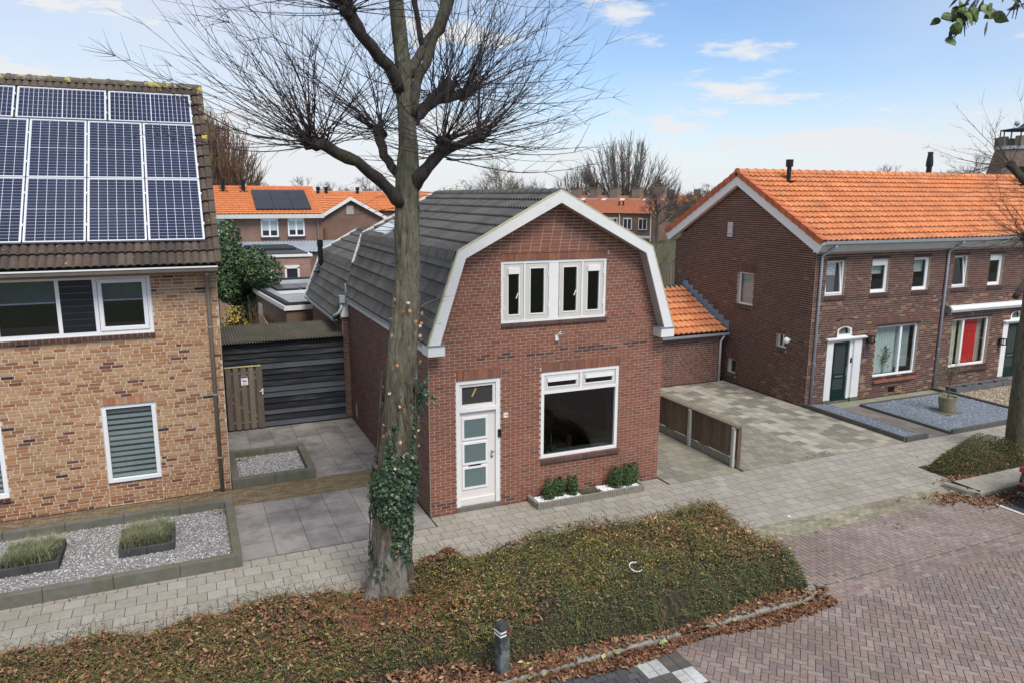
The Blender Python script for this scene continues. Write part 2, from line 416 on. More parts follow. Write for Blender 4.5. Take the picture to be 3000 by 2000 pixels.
# common materials
M_white = mat('white_paint', (.78, .77, .74), .45, .04, 3, dirt=(.45, .42, .36, .35), dscale=2.5, dlim=(.55, .8))
M_barge = mat('weathered_white_board', (.74, .73, .69), .6, .05, 3, dirt=(.42, .41, .34, .45), dscale=3, dlim=(.5, .8))
M_beige = mat('pale_beige_paint', (.6, .56, .5), .5, .03, 3)
M_cream = mat('cream_paint', (.74, .68, .63), .45, .03, 3)
M_pvc = mat('white_upvc', (.8, .8, .79), .35, .02, 3)
M_brick = mat('brick', None, .9, .22, 28, bump=.5, bscale=160, dirt=(.1, .075, .055, .38), dscale=.9, dlim=(.5, .78))
MATS['rowlock_mortar'] = mat('mortar_dark', (.3, .25, .2), .95, .15, 20)  # darker mortar behind the lintel and sill bricks
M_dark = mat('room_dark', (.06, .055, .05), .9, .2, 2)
M_glass = glass('window_glass', (.93, .95, .94))
M_glassd = glass('dark_glass', (.6, .62, .63))
M_zinc = mat('zinc', (.36, .39, .42), .5, .12, 5, metal=.3)
M_dpipe = mat('grey_downpipe', (.38, .42, .46), .5, .08, 5)
M_lead = mat('lead_sheet', (.2, .23, .27), .6, .2, 6)
M_black = mat('black_plastic', (.012, .012, .013), .4, .1, 5)
M_steel = mat('brushed_steel', (.5, .5, .5), .3, .05, 5, metal=.9)
M_tile_dk = mat('dark_roof_tile', None, .5, .15, 9, bump=.2, bscale=120, dirt=(.14, .135, .128, .4), dscale=1.5)
M_soffit = mat('soffit_board', (.42, .4, .36), .7, .08, 5)
# ================================================================== THE SETTING
M_ground = mat('earth_and_grass', (.075, .07, .035), .95, .35, .6, dirt=(.05, .075, .02, .8), dscale=.25, dlim=(.4, .6))
M_sand = mat('joint_sand', (.055, .046, .036), .95, .25, 30, dirt=(.06, .065, .03, .6), dscale=2)
M_clink = mat('road_clinker', None, .88, .24, 14, bump=.4, bscale=140, dirt=(.15, .115, .09, .6), dscale=.7, dlim=(.42, .68), dirt2=(.09, .075, .055, .45), d2scale=2.6, d2lim=(.58, .72))
M_tile = mat('concrete_paver', None, .88, .14, 9, bump=.3, bscale=170, dirt=(.2, .19, .13, .5), dscale=.9, dlim=(.5, .7), dirt2=(.5, .49, .45, .35), d2scale=5, d2lim=(.68, .74))
M_drive = mat('large_drive_tile', None, .85, .2, 3.5, bump=.25, bscale=150, dirt=(.1, .092, .082, .7), dscale=1.3, dlim=(.48, .66), dirt2=(.42, .4, .38, .25), d2scale=6, d2lim=(.66, .74))
M_conc = mat('mossy_concrete', (.15, .14, .115), .92, .22, 6, bump=.4, bscale=120, dirt=(.1, .105, .045, .75), dscale=1.8, dlim=(.4, .65))
M_concd = mat('dark_concrete', (.06, .058, .055), .9, .3, 7, bump=.3, bscale=120, dirt=(.11, .11, .075, .5), dscale=2)
M_kerb = mat('kerb_concrete', (.26, .24, .2), .92, .2, 8, bump=.5, bscale=90, dirt=(.14, .14, .07, .6), dscale=2.5)
M_soil = mat('dark_soil', (.045, .033, .022), .95, .35, 12, bump=.8, bscale=40)
def sheet(name, pts, z, m, label, cat=None):
    mb = MB(); mb.poly([(x, y, z) for x, y in pts]); return mb.build(name, m, None, label, cat, None, 'structure')
def rect(x0, x1, y0, y1): return [(x0, y0), (x1, y0), (x1, y1), (x0, y1)]
sheet('ground', rect(-700, 900, -400, 1500), -.06, M_ground, 'earth and rough grass reaching away behind the houses')
road = sheet('road', rect(-60, 90, -9, 8.12), -.016, mat('worn_clinker_road', (.16, .125, .115), .9, .25, 9, bump=.5, bscale=30), 'brick paved street of purplish red clinkers in herringbone')
bay = sheet('parking_bay', rect(9.0, 15.5, 8.12, 10.7), -.018, M_sand, 'clinker paved bay between the shrub bed and the small planted island')
pave = sheet('pavement', [(-30, 11.2), (9.36, 11.2), (9.36, 10.7), (60, 10.7), (60, 13.26), (9.74, 13.26), (9.74, 13.72), (-30, 13.72)], -.016, M_sand, 'grey concrete tile pavement running past the house fronts')
side = sheet('side_yard', rect(9.74, 14.5, 13.28, 26), -.0185, M_sand, 'grey paved yard on both sides of the low wooden fence')
drv2 = sheet('patchwork_drive', rect(14.5, 17.36, 13.28, 20.72), -.017, M_sand, 'drive of light and dark tiles in front of the orange roofed garage')
drv = sheet('driveway', rect(.5, 4.2, 13.2, 21.3), -.017, M_sand, 'driveway of large grey tiles between the tan house and the gambrel house')
band = sheet('brick_path', rect(-12, 4.2, 15.86, 16.86), -.012, M_sand, 'brown clinker path along the front of the tan brick house')

def clip_rect(poly, x0, x1, y0, y1):
    def cl(p, f, itp):
        o = []
        for i in range(len(p)):
            a, b = p[i-1], p[i]; fa, fb = f(a), f(b)
            if fa != fb: o.append(itp(a, b))
            if fb: o.append(b)
        return o
    def ix(v): return lambda a, b: (v, a[1]+(b[1]-a[1])*(v-a[0])/(b[0]-a[0]))
    def iy(v): return lambda a, b: (a[0]+(b[0]-a[0])*(v-a[1])/(b[1]-a[1]), v)
    for f, it in ((lambda p: p[0] >= x0, ix(x0)), (lambda p: p[0] <= x1, ix(x1)), (lambda p: p[1] >= y0, iy(y0)), (lambda p: p[1] <= y1, iy(y1))):
        if poly: poly = cl(poly, f, it)
    return poly
def slab(PC, parent, cx, cy, lx, ly, rz, ci, reg, h=.016, z=-.016, ch=0, excl=None):
    """One paving piece, cut at the region's edge."""
    if excl and excl(cx, cy): return
    c, s = math.cos(rz), math.sin(rz)
    cor = [(cx+c*x-s*y, cy+s*x+c*y) for x, y in ((-lx/2, -ly/2), (lx/2, -ly/2), (lx/2, ly/2), (-lx/2, ly/2))]
    tx, ty = R.gauss(0, .004), R.gauss(0, .004)
    M = ((c, -s, tx, cx), (s, c, ty, cy), (-tx, -ty, 1, z+R.uniform(-.0015, .0015)), (0, 0, 0, 1))
    x0, x1, y0, y1 = reg
    if all(x0 <= p[0] <= x1 and y0 <= p[1] <= y1 for p in cor):
        k = (round(lx, 3), round(ly, 3), h)
        if k not in PC.lib: PC.lib[k] = boxlib(lx, ly, h, ch=ch)
        PC.add(k, M, ci, parent); return
    p = clip_rect(cor, *reg)
    if len(p) < 3: return
    ar = abs(sum(p[i-1][0]*p[i][1]-p[i][0]*p[i-1][1] for i in range(len(p))))/2
    if ar < lx*ly*.08: return
    k = ('cut', len(PC.it)); n = len(p)
    PC.lib[k] = ([(x-cx, y-cy, 0) for x, y in p]+[(x-cx, y-cy, h) for x, y in p], [tuple(range(n, 2*n))]+[(i, (i+1) % n, n+(i+1) % n, n+i) for i in range(n)])
    PC.add(k, ((1, 0, 0, cx), (0, 1, 0, cy), (0, 0, 1, z), (0, 0, 0, 1)), ci, parent)
def herring(PC, parent, cell, ang, reg, pick, joint=.011, h=.014, z=-.016, excl=None):
    x0, x1, y0, y1 = reg; cx, cy = (x0+x1)/2, (y0+y1)/2; c, s = math.cos(ang), math.sin(ang)
    rr = math.hypot(x1-x0, y1-y0)/2/cell+3; n = int(rr)
    for i in range(-n, n+1):
        for j in range(-n, n+1):
            t = (i-j) % 4
            if t == 0: lx, ly, a, b = 2*cell, cell, i+1, j+.5
            elif t == 3: lx, ly, a, b = cell, 2*cell, i+.5, j+1
            else: continue
            px, py = cx+cell*(c*a-s*b), cy+cell*(s*a+c*b)
            if px < x0-.2 or px > x1+.2 or py < y0-.2 or py > y1+.2: continue
            slab(PC, parent, px, py, lx-joint, ly-joint, ang, pick(px, py), reg, h, z, 0, excl)
def rows(PC, parent, lx, ly, reg, pick, joint=.008, h=.014, z=-.016, stag=.5, excl=None, along='x', ch=.004, jy=None):
    x0, x1, y0, y1 = reg; a0, a1, b0, b1 = (x0, x1, y0, y1) if along == 'x' else (y0, y1, x0, x1)
    nb = max(1, round((b1-b0)/ly)); st = (b1-b0)/nb
    for j in range(nb):
        u = a0-(lx*stag if j % 2 else 0)
        while u < a1:
            cu, cv = u+lx/2, b0+(j+.5)*st
            x, y = (cu, cv) if along == 'x' else (cv, cu)
            slab(PC, parent, x, y, (lx if along == 'x' else st)-joint, (st if along == 'x' else lx)-(jy or joint), 0, pick(x, y), reg, h, z, ch, excl)
            u += lx
# --- street clinkers
rc = Pieces()
rc.pal = [(.26, .198, .172), (.225, .17, .152), (.285, .222, .19), (.2, .158, .148), (.3, .24, .205), (.245, .178, .15), (.22, .182, .172), (.27, .188, .152)]
def pk_road(x, y):
    q = mnoise.noise((x*.5, y*.5, 3.3))
    if q > .22 and R.random() < .6: return R.choice((3, 6, 1))
    return R.choice((0, 0, 1, 2, 2, 4, 5, 7, 3))
herring(rc, road, .1, rad(45), (6.08, 20.5, 4.0, 8.0), pk_road)
rows(rc, road, .2, .095, (9.1, 22, 8.0, 8.475), pk_road)
rc.pal += [(.075, .075, .078), (.06, .062, .066), (.09, .088, .085), (.62, .62, .6), (.55, .55, .52)]
chk = lambda x, y: (int(math.floor((x-5.36)/.36))+int(math.floor((7.92-y)/.36))) % 2 == 0 and 5.36 < x < 6.08 and y < 7.92
rows(rc, road, .18, .12, (2.5, 5.36, 4.6, 8.0), lambda x, y: R.choice((8, 9, 10)))
rows(rc, road, .18, .12, (5.36, 6.08, 4.68, 7.92), lambda x, y: R.choice((11, 11, 12)) if chk(x, y) else R.choice((8, 9, 10)), stag=0)
rc.finish('clinker', 'far_clinkers', M_clink, road)
bc = Pieces(); bc.pal = [(.29, .23, .2), (.26, .205, .18), (.315, .255, .22), (.24, .19, .172), (.275, .21, .18), (.3, .27, .19), (.25, .23, .15), (.34, .31, .23), (.22, .2, .13)]
inbed = lambda x, y: x < 9.36
herring(bc, bay, .1, 0, (9.36, 15.45, 8.475, 10.1), lambda x, y: R.choice((0, 0, 1, 2, 3, 4)))
rows(bc, bay, .2, .1, (9.36, 15.45, 10.1, 10.7), lambda x, y: R.choice((5, 6, 7, 8, 5)))
bc.finish('clinker', 'bay_clinkers', M_clink, bay)
# --- pavement tiles 300 x 300 in half bond
pt = Pieces(); pt.pal = [(.33, .3, .25), (.31, .28, .235), (.35, .32, .27), (.32, .285, .23), (.295, .27, .22), (.335, .3, .245)]
pk = lambda x, y: R.randrange(6)
rows(pt, pave, .3, .3, (9.36, 27, 10.7, 13.26), pk, joint=.01, ch=0, jy=.02)
rows(pt, pave, .3, .3, (-5, 9.36, 11.2, 13.22), pk, joint=.01, ch=0, jy=.02)
rows(pt, pave, .3, .3, (4.22, 9.7, 13.22, 13.69), pk, joint=.01, ch=0, jy=.02)
pt.finish('paving_tile', 'far_paving_tiles', M_tile, pave)
sy = Pieces(); sy.pal = [(.25, .23, .17), (.22, .2, .15), (.28, .25, .19), (.2, .185, .14)]
rows(sy, side, .3, .3, (9.76, 11.8, 13.27, 20.0), lambda x, y: R.randrange(4), joint=.009, jy=.017, ch=0)
rows(sy, side, .2, .2, (11.9, 14.5, 13.27, 20.7), lambda x, y: R.randrange(4), ch=0)
sy.finish('paving_tile', 'small_yard_tiles', M_tile, side)
dp = Pieces(); dp.pal = [(.37, .33, .26), (.33, .295, .23), (.19, .175, .14), (.22, .2, .16), (.28, .25, .195), (.41, .375, .31)]
def pk_patch(x, y):
    q = mnoise.noise((x*1.3, y*1.3, 9)); return R.choice((0, 1, 4, 5, 0, 2)) if q > -.08 else R.choice((2, 3, 2, 4, 0))
rows(dp, drv2, .3, .3, (14.5, 17.33, 13.28, 20.7), pk_patch, stag=.5, along='y', joint=.01, jy=.017, ch=0)
dp.finish('paving_tile', 'paving_tiles', M_tile, drv2)
# --- large drive tiles
dt = Pieces(); dt.pal = [(.27, .245, .225), (.245, .222, .205), (.29, .262, .24), (.225, .205, .19), (.26, .235, .215)]
inbox = lambda x, y: x < 2.5 and 16.86 < y < 19.1
pd_ = lambda x, y: R.randrange(5)
rows(dt, drv, .605, .66, (.56, 4.2, 13.24, 15.86), pd_, joint=.008, jy=.014, stag=0, ch=0)
rows(dt, drv, .605, .66, (.63, 4.2, 16.88, 21.28), pd_, joint=.008, jy=.014, stag=0, ch=0, excl=inbox)
dt.finish('drive_tile', 'drive_tiles', M_drive, drv)
lb = Pieces(); lb.pal = [(.2, .145, .085), (.165, .12, .07), (.235, .17, .1), (.14, .1, .065)]
rows(lb, band, .2, .066, (-6, 4.18, 15.87, 16.85), lambda x, y: R.randrange(4), joint=.006, h=.01, z=-.011)
lb.finish('clinker', 'path_clinkers', mat('path_brick', None, .92, .25, 10, bump=.3, bscale=150, dirt=(.14, .12, .06, .6), dscale=1.4, dlim=(.4, .65)), band)

# --- kerb of the shrub bed
kerb = MB(); kp = []
kp += [(-6 + i*1.0, 8.16) for i in range(15)]; kp = [(x, 8.16) for x in np.arange(-6, 9.0, 1.0)]
kerbo = thing('bed_kerb', (2, 8.16, 0), 'low rounded concrete kerb edging the shrub bed along the street', 'kerb')
def kerbstone(p0, p1, w=.12, h=.1, z0=-.03):
    a, b = Vector((*p0, 0)), Vector((*p1, 0)); t = (b-a).normalized(); n = Vector((-t.y, t.x, 0)); a += t*.004; b -= t*.004
    m = MB(); pr = [(-.005, z0), (-.005, h-.03), (.02, h), (w, h), (w, z0)]
    m.v = [tuple(a+n*q+Vector((0, 0, z))) for q, z in pr]+[tuple(b+n*q+Vector((0, 0, z))) for q, z in pr]
    k = len(pr); m.face(list(range(k))); m.face(list(range(2*k-1, k-1, -1)))
    for i in range(k): j = (i+1) % k; m.face([i, j, k+j, k+i])
    return m.build('kerb_stone', M_kerb, kerbo)
xs = list(np.arange(-6, 6.2, 1.0)) + [6.33]
for a, b in zip(xs[:-1], xs[1:]): kerbstone((a, 8.16), (b, 8.16))
kerbstone((6.83, 8.16), (7.8, 8.16)); kerbstone((7.8, 8.16), (8.75, 8.16))
arc = [(8.75+.52*math.sin(rad(t)), 8.68-.52*math.cos(rad(t))) for t in range(0, 91, 15)]
for a, b in zip(arc[:-1], arc[1:]): kerbstone(a, b)
ys = [8.68, 9.6, 10.5, 11.2]
for a, b in zip(ys[:-1], ys[1:]): kerbstone((9.27, a), (9.27, b))
# storm drain set into the kerb
dr = thing('storm_drain', (6.58, 8.2, 0), 'rusty cast iron gully inlet set into the street kerb', 'drain')
M_rust = mat('rusty_iron', (.13, .065, .045), .8, .3, 12, bump=.4, bscale=60)
m = MB(); m.box(6.34, 6.82, 8.15, 8.42, .075, .105)
for i in range(4): m.box(6.34+i*.15, 6.37+i*.15, 8.15, 8.2, -.02, .075)
m.box(6.34, 6.82, 8.24, 8.42, -.03, .075); m.build('body', M_rust, dr)
m = MB()
for i in range(9): m.box(6.36+i*.05, 6.385+i*.05, 8.18, 8.4, .105, .111)
m.build('rib_grid', M_rust, dr)
# --- soil of the shrub bed
soil = sheet('planting_bed', rect(-6, 9.26, 8.27, 11.2), .02, M_soil, 'dark soil of the street bed under the shrubs')
# ================================================================== GAMBREL HOUSE (centre)
HX0, HX1, HY, CX = 4.22, 9.70, 13.7, 6.95
KX, KZ, PZ, EX, EZ = 2.18, 5.31, 6.47, 2.78, 3.62     # knee half-width/height, peak, eave half-width/height
house = thing('gambrel_house', (CX, HY, 0), 'small red brown brick house with dark tiled gambrel roof and white bargeboards', 'house')
FH = Fr('y', HY); FL = Fr('x', HX0)
mort = mat('buff_mortar', (.48, .4, .31), .95, .12, 25, dirt=(.25, .2, .15, .5), dscale=2)
bp = Pieces()
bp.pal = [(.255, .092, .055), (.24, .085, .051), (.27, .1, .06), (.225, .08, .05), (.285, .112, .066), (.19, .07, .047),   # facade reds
          (.17, .09, .066), (.145, .078, .06), (.19, .105, .078), (.125, .068, .055),                                        # greyer, darker flank
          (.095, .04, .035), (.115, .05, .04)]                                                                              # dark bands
def pick_front(r, u, v, l):
    if 3.14 < v < 3.3 and 5.3 < u < 9.4 and r.random() < .55: return r.choice((10, 11))
    if v < .28 and r.random() < .45: return r.choice((11, 5, 3))
    return r.choice((0, 0, 1, 1, 2, 2, 3, 4, 0, 1, 5 if r.random() < .5 else 2))
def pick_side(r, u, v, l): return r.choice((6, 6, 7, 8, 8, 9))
def gspan(off):
    def f(z):
        if z < 3.45: return (HX0+.001, HX1)
        hw = EX-(z-EZ)/(KZ-EZ)*(EX-KX) if z < KZ else KX*(PZ-z)/(PZ-KZ)
        hw = min(hw-off, (HX1-HX0)/2)
        return (CX-hw, CX+hw) if hw > .05 else None
    return f
DOOR = (4.79, 5.75, .0, 2.78); BW = (6.69, 8.58, .885, 2.79); UW = (5.77, 8.19, 3.88, 5.13)
wall = MB(); wallo = bpy.data.objects.new('wall', bpy.data.meshes.new('wall')); link(wallo, house)
lint = [(4.79, 5.77, 2.78, 2.985), (6.69, 8.6, 2.79, 2.99), (5.77, 8.21, 5.13, 5.28)]
brickwall(bp, wallo, FH, wall, 0, 6.38, .0645, gspan(.07), [DOOR, BW, UW]+lint, 'run', pick=pick_front, reveal=.12, J=.016, L=.205)
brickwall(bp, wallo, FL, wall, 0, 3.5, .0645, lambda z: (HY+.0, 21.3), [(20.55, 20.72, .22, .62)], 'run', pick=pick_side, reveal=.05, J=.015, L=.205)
FP = Fr('y', 21.3); brickwall(bp, wallo, FP, wall, 0, 2.98, .0645, lambda z: (4.03, 4.219), [], 'run', pick=pick_side)
FR_ = Fr('x', 4.03); brickwall(bp, wallo, FR_, wall, 0, 3.02, .0645, lambda z: (21.3, 26.6), [], 'run', pick=pick_side)
# closed backs of the shell (right side, rear and inside)
wall.poly([(HX1, HY, 0), (HX1, 21.5, 0), (HX1, 21.5, 3.6), (HX1, HY, 3.6)])
gb = [(HX0+.02, 0), (HX1-.02, 0), (HX1-.02, 3.6), (CX+KX-.1, KZ-.1), (CX, PZ-.12), (CX-KX+.1, KZ-.1), (HX0+.02, 3.6)]
wall.poly([(x, 21.48, z) for x, z in gb])
wall.poly([(4.03, 26.6, 0), (8.2, 26.6, 0), (8.2, 26.6, 3), (7.4, 26.6, 4.4), (5.8, 26.6, 5.1), (4.5, 26.6, 4.4), (4.03, 26.6, 3)])
wall.poly([(8.2, 21.5, 0), (8.2, 26.6, 0), (8.2, 26.6, 3), (8.2, 21.5, 3)])
wallo.data = wall.mesh('wall', mort)
bp.finish('brick', 'brick_courses', M_brick, house)
pal_l = [(.25, .095, .055), (.22, .08, .05), (.29, .12, .065), (.2, .075, .05)]
for (u0, u1, v0, v1) in lint: rowlock('lintel', M_brick, house, FH, u0, u1, v0+.004, v1-.004, -.005, .011, pal_l)
M_sill = mat('sill_tile', None, .6, .2, 10)
pal_s = [(.1, .055, .045), (.12, .062, .05), (.085, .048, .042)]
rowlock('window_sill', M_sill, house, FH, UW[0]-.01, UW[1]+.03, 3.815, 3.875, -.1, .06, pal_s, w=.15)
rowlock('window_sill', M_sill, house, FH, BW[0]-.01, BW[1]+.05, .8, .875, -.1, .07, pal_s, w=.19)
part('air_brick', M_dark, wallo, FL, (20.56, 20.71, .23, .61, -.04, -.03))
# dark room behind the windows
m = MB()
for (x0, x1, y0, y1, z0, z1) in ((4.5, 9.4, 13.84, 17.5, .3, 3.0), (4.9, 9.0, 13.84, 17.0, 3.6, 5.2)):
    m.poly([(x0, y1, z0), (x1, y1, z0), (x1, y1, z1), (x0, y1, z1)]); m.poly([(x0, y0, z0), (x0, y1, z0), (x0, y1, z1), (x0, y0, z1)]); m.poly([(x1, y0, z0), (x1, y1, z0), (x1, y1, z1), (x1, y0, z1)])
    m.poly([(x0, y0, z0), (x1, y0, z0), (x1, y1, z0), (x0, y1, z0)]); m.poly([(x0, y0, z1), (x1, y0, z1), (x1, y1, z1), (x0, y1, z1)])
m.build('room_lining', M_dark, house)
# --- front door
fd = part('front_door', M_white, house, FH, (4.79, 4.87, .1, 2.78, -.12, -.01), (5.66, 5.75, .1, 2.78, -.12, -.01), (4.87, 5.66, 2.7, 2.78, -.12, -.01), (4.87, 5.66, 2.12, 2.2, -.1, -.0), (4.87, 5.66, .1, .12, -.12, -.04))
leaf = part('door_leaf', M_cream, fd, FH, (4.87, 5.66, .12, 2.12, -.11, -.065), (4.88, 5.65, .12, .25, -.065, -.035))
for i, (a, b) in enumerate(((1.57, 1.93), (1.04, 1.4), (.51, .875))):
    part('door_moulding', M_white, fd, FH, *framebox(FH, 4.93, 5.49, a-.06, b+.06, .045, -.066, -.045))
    part('frosted_pane', mat('frosted_glass', (.13, .175, .17), .25, .12, 40, spec=.6), fd, FH, (4.975, 5.445, a-.015, b+.015, -.07, -.058))
part('letter_slot', M_steel, fd, FH, (5.07, 5.35, .935, .985, -.07, -.05)); part('slot_flap', M_black, fd, FH, (5.1, 5.32, .947, .973, -.051, -.048))
m = MB(); m.tube([FH.p(5.585, 1.22, -.065), FH.p(5.585, 1.22, -.02), FH.p(5.585, 1.22, .0)], [.014, .014, .034], 10); m.tube([FH.p(5.585, 1.22, 0), FH.p(5.585, 1.22, .02)], [.034, .022], 10); m.build('door_knob', M_steel, fd, smooth=True)
m = MB(); m.tube([FH.p(5.585, 1.09, -.065), FH.p(5.585, 1.09, -.05)], .026, 10); m.build('lock', M_steel, fd)
tr = part('transom_window', M_cream, house, FH, *framebox(FH, 4.872, 5.658, 2.205, 2.695, .06, -.1, -.04))
part('pane', mat('obscured_glass', (.045, .044, .04), .22, .35, 60, bump=.6, bscale=90, spec=.6), tr, FH, (4.93, 5.6, 2.265, 2.635, -.09, -.075))
m = MB(); m.tube([FH.p(5.16, 2.42, -.07), FH.p(5.25, 2.59, -.07)], .018, 4); m.build('paper_strip', mat('yellow_card', (.5, .36, .12), .8), tr)
bevel(part('door_step', M_conc, house, FH, (4.77, 5.77, -.02, .1, -.12, .03)), .01)
part('door_bell', M_black, house, FH, (5.7, 5.765, 1.52, 1.68, -.012, .02))
npl = part('house_number', M_pvc, house, FH, (5.82, 5.92, 1.92, 2.02, .008, .016)); text('number_text', '148', .055, FH.M(5.87, 1.97, .0165), mat('print_blue', (.02, .06, .2), .5), npl)
# --- upper window: two pairs of casements and a wide middle post
uw = part('upper_window', M_white, house, FH, *framebox(FH, *UW, .055, -.12, -.008), (6.84, 7.07, 3.935, 5.075, -.12, -.012), (6.275, 6.315, 3.935, 5.075, -.12, -.012), (7.6, 7.645, 3.935, 5.075, -.12, -.012))
part('post_joint', M_dark, uw, FH, (7.066, 7.076, 3.93, 5.08, -.05, -.0115))
sash = [(5.825, 6.275), (6.315, 6.84), (7.07, 7.6), (7.645, 8.135)]
for i, (a, b) in enumerate(sash):
    part('sash', M_beige, uw, FH, *framebox(FH, a+.006, b-.006, 3.94, 5.07, .085, -.1, -.02))
    part('glazing_bead', M_white, uw, FH, *framebox(FH, a+.088, b-.088, 4.022, 4.988, .022, -.06, -.012))
    part('pane', M_glassd, uw, FH, (a+.105, b-.105, 4.04, 4.97, -.05, -.046))
    if i in (0, 3): part('vent_grille', M_white, uw, FH, (a+.1, b-.1, 4.87, 4.985, -.04, .015))
    if i in (0, 2):
        u = b-.12; m = MB(); m.tube([FH.p(u, 4.48, -.02), FH.p(u-.05, 4.37, -.015)], .012, 5); m.build('handle', M_white, uw)
for u in (5.835, 6.825, 7.085, 8.125):
    for v in (4.2, 4.85): part('hinge', M_white, uw, FH, (u-.008, u+.008, v-.05, v+.05, -.02, -.002))
# --- large front window
bw = part('front_window', M_white, house, FH, *framebox(FH, *BW, .07, -.12, -.006), (BW[0]+.07, BW[1]-.07, 2.315, 2.38, -.12, -.004), (7.615, 7.665, 2.38, 2.72, -.12, -.008))
for a, b in ((6.765, 7.61), (7.67, 8.505)):
    part('sash', M_beige, bw, FH, *framebox(FH, a, b, 2.385, 2.715, .065, -.1, -.02))
    part('pane', M_glassd, bw, FH, (a+.06, b-.06, 2.44, 2.66, -.06, -.055)); part('glazing_bead', M_white, bw, FH, *framebox(FH, a+.06, b-.06, 2.44, 2.66, .02, -.055, -.012))
    part('vent_hood', M_pvc, bw, FH, (a+.07, b-.07, 2.575, 2.66, -.04, .02))
part('pane', glass('shop_glass', (.5, .5, .5)), bw, FH, (BW[0]+.07, BW[1]-.07, .955, 2.315, -.07, -.064))
part('inner_sill', mat('pale_sill', (.5, .6, .6), .3, .05), bw, FH, (BW[0]+.05, BW[1]-.05, .9, .95, -.32, -.121))
for i in range(4): part('curtain', mat('grey_drape', (.1, .09, .08), .9), bw, FH, (8.42+i*.028, 8.435+i*.028, .96, 2.3, -.25, -.2))
# furniture dimly seen in the front room
so_ = thing('armchair', (7.55, 15.2, .3), 'dim grey armchair inside the front room', 'armchair'); M_up = mat('grey_upholstery', (.3, .27, .24), .9, .2, 8)
for nm, q in (('seat', (7.15, 7.95, 14.85, 15.6, .3, .72)), ('backrest', (7.15, 7.95, 15.5, 15.75, .72, 1.3)), ('armrest', (7.02, 7.16, 14.85, 15.75, .3, .92)), ('armrest', (7.94, 8.08, 14.85, 15.75, .3, .92))): bevel(box(nm, M_up, so_, q), .05, 3)
box('rug', mat('pale_rug', (.4, .36, .31), .95, .15, 9), None, (6.2, 8.9, 14.2, 16.8, .302, .315), label='pale rug on the front room floor', cat='rug')
# things standing on the inner sill
pl = thing('potted_plant', (6.86, 13.9, .95), 'green leafy plant in a green pot behind the large front window', 'plant')
MB().lathe((6.86, 13.92, .951), [(.05, 0), (.065, .06), (.06, .11)], 12).build('pot', mat('green_glaze', (.12, .2, .12), .3), pl)
g = np.random.default_rng(3); P_ = np.array([6.86, 13.92, 1.16])+g.normal(0, 1, (46, 3))*np.array([.055, .04, .09])
V, F = leafquads(P_, P_*0+np.array([0, -1, .6]), .09, .6, .5, 4); stuff('foliage', V, F, palette_pick(g, 46, [(.06, .14, .07), (.04, .1, .05), (.09, .17, .08)], [1, 1, 1]), mat('leaf_gloss', None, .45, .15, 30), pl)
for x, y, h, nm in ((7.07, 13.9, .11, 'first'), (7.13, 13.93, .09, 'second')):
    MB().lathe((x, y, .951), [(.04, 0), (.045, .01), (.045, h-.01), (.035, h)], 12).build('glass_jar', mat('sage_glass', (.28, .36, .25), .25), None, 'taller sage green jar beside the candle behind the front window' if nm == 'first' else 'shorter sage green jar at the candle end of the front window sill', 'jar')
MB().tube([(7.06, 13.95, .951), (7.06, 13.95, 1.02), (7.06, 13.95, 1.36)], [.03, .012, .01], 8).build('candle', mat('wax', (.6, .58, .42), .6), None, 'tall thin candle standing behind the large front window', 'candle')
# --- security camera on the front
sc = part('security_camera', M_white, house, FH, (6.98, 7.06, 3.45, 3.56, .006, .05))
m = MB(); m.tube([FH.p(7.04, 3.56, .03), FH.p(7.07, 3.62, .12)], [.028, .032], 10); m.build('lens_tube', M_white, sc); m = MB(); m.tube([FH.p(7.07, 3.62, .12), FH.p(7.0715, 3.623, .126)], .02, 10); m.build('lens', M_black, sc)
# --- gambrel roof
OV = HY-.3; RB = 21.45
M_moss = mat('mossy_edge', (.5, .47, .28), .8, .2, 8, dirt=(.28, .3, .1, .7), dscale=3)
roof = MB()
def gam(y0, y1, cx, kx, kz, pz, ex, ez, dz=-.05):
    pr = [(cx-ex, ez+dz), (cx-kx, kz+dz), (cx, pz+dz), (cx+kx, kz+dz), (cx+ex, ez+dz)]
    for a, b in zip(pr[:-1], pr[1:]): roof.poly([(a[0], y0, a[1]), (b[0], y0, b[1]), (b[0], y1, b[1]), (a[0], y1, a[1])])
gam(OV+.05, RB-.03, CX, KX, KZ, PZ, EX, EZ)
RCX, RKX, RKZ, RPZ, REX, REZ = 5.78, 1.3, 4.5, 5.22, 1.92, 2.98
gam(RB-.03, 26.75, RCX, RKX, RKZ, RPZ, REX, REZ)
M_tar = mat('roof_under', (.03, .03, .03), .9)
ro = roof.build('roof', M_tar, house)
tp = Pieces(); tp.pal = [(.088, .083, .077), (.078, .074, .069), (.1, .094, .087), (.068, .065, .061)]
TW = .3; pkd = lambda c, r: R.randrange(4)
def slope(a, b, y0, y1, nr, y_desc=True, skip=None):
    """tiles on the left-hand slope from eave point a=(x,z) to top point b."""
    ln = math.hypot(b[0]-a[0], b[1]-a[1]); l = ln/nr; k = ('t', round(l, 3))
    nc = max(1, round((y1-y0)/TW)); w_ = (y1-y0)/nc; k = ('t', round(l, 3), round(w_, 3))
    if k not in tp.lib: tp.lib[k] = tilelib(w_, l, .066, 2, 16, th=.03, lift=.05)
    up = Vector((b[0]-a[0], 0, b[1]-a[1])).normalized(); ax = Vector((0, -1, 0))
    lay_tiles(tp, ro, k, Vector((a[0], y1, a[1]))+ax.cross(up)*(-.035), ax, up, w_, l, nc, nr, pkd, skip)
SK = (19.5, 20.85)
def skyskip(c, r):
    y = (RB-.02)-c*TW-.15; return 19.45 < y < 20.8 and r in (0, 1)
slope((CX-EX, EZ), (CX-KX, KZ), OV+.04, RB-.02, 6)
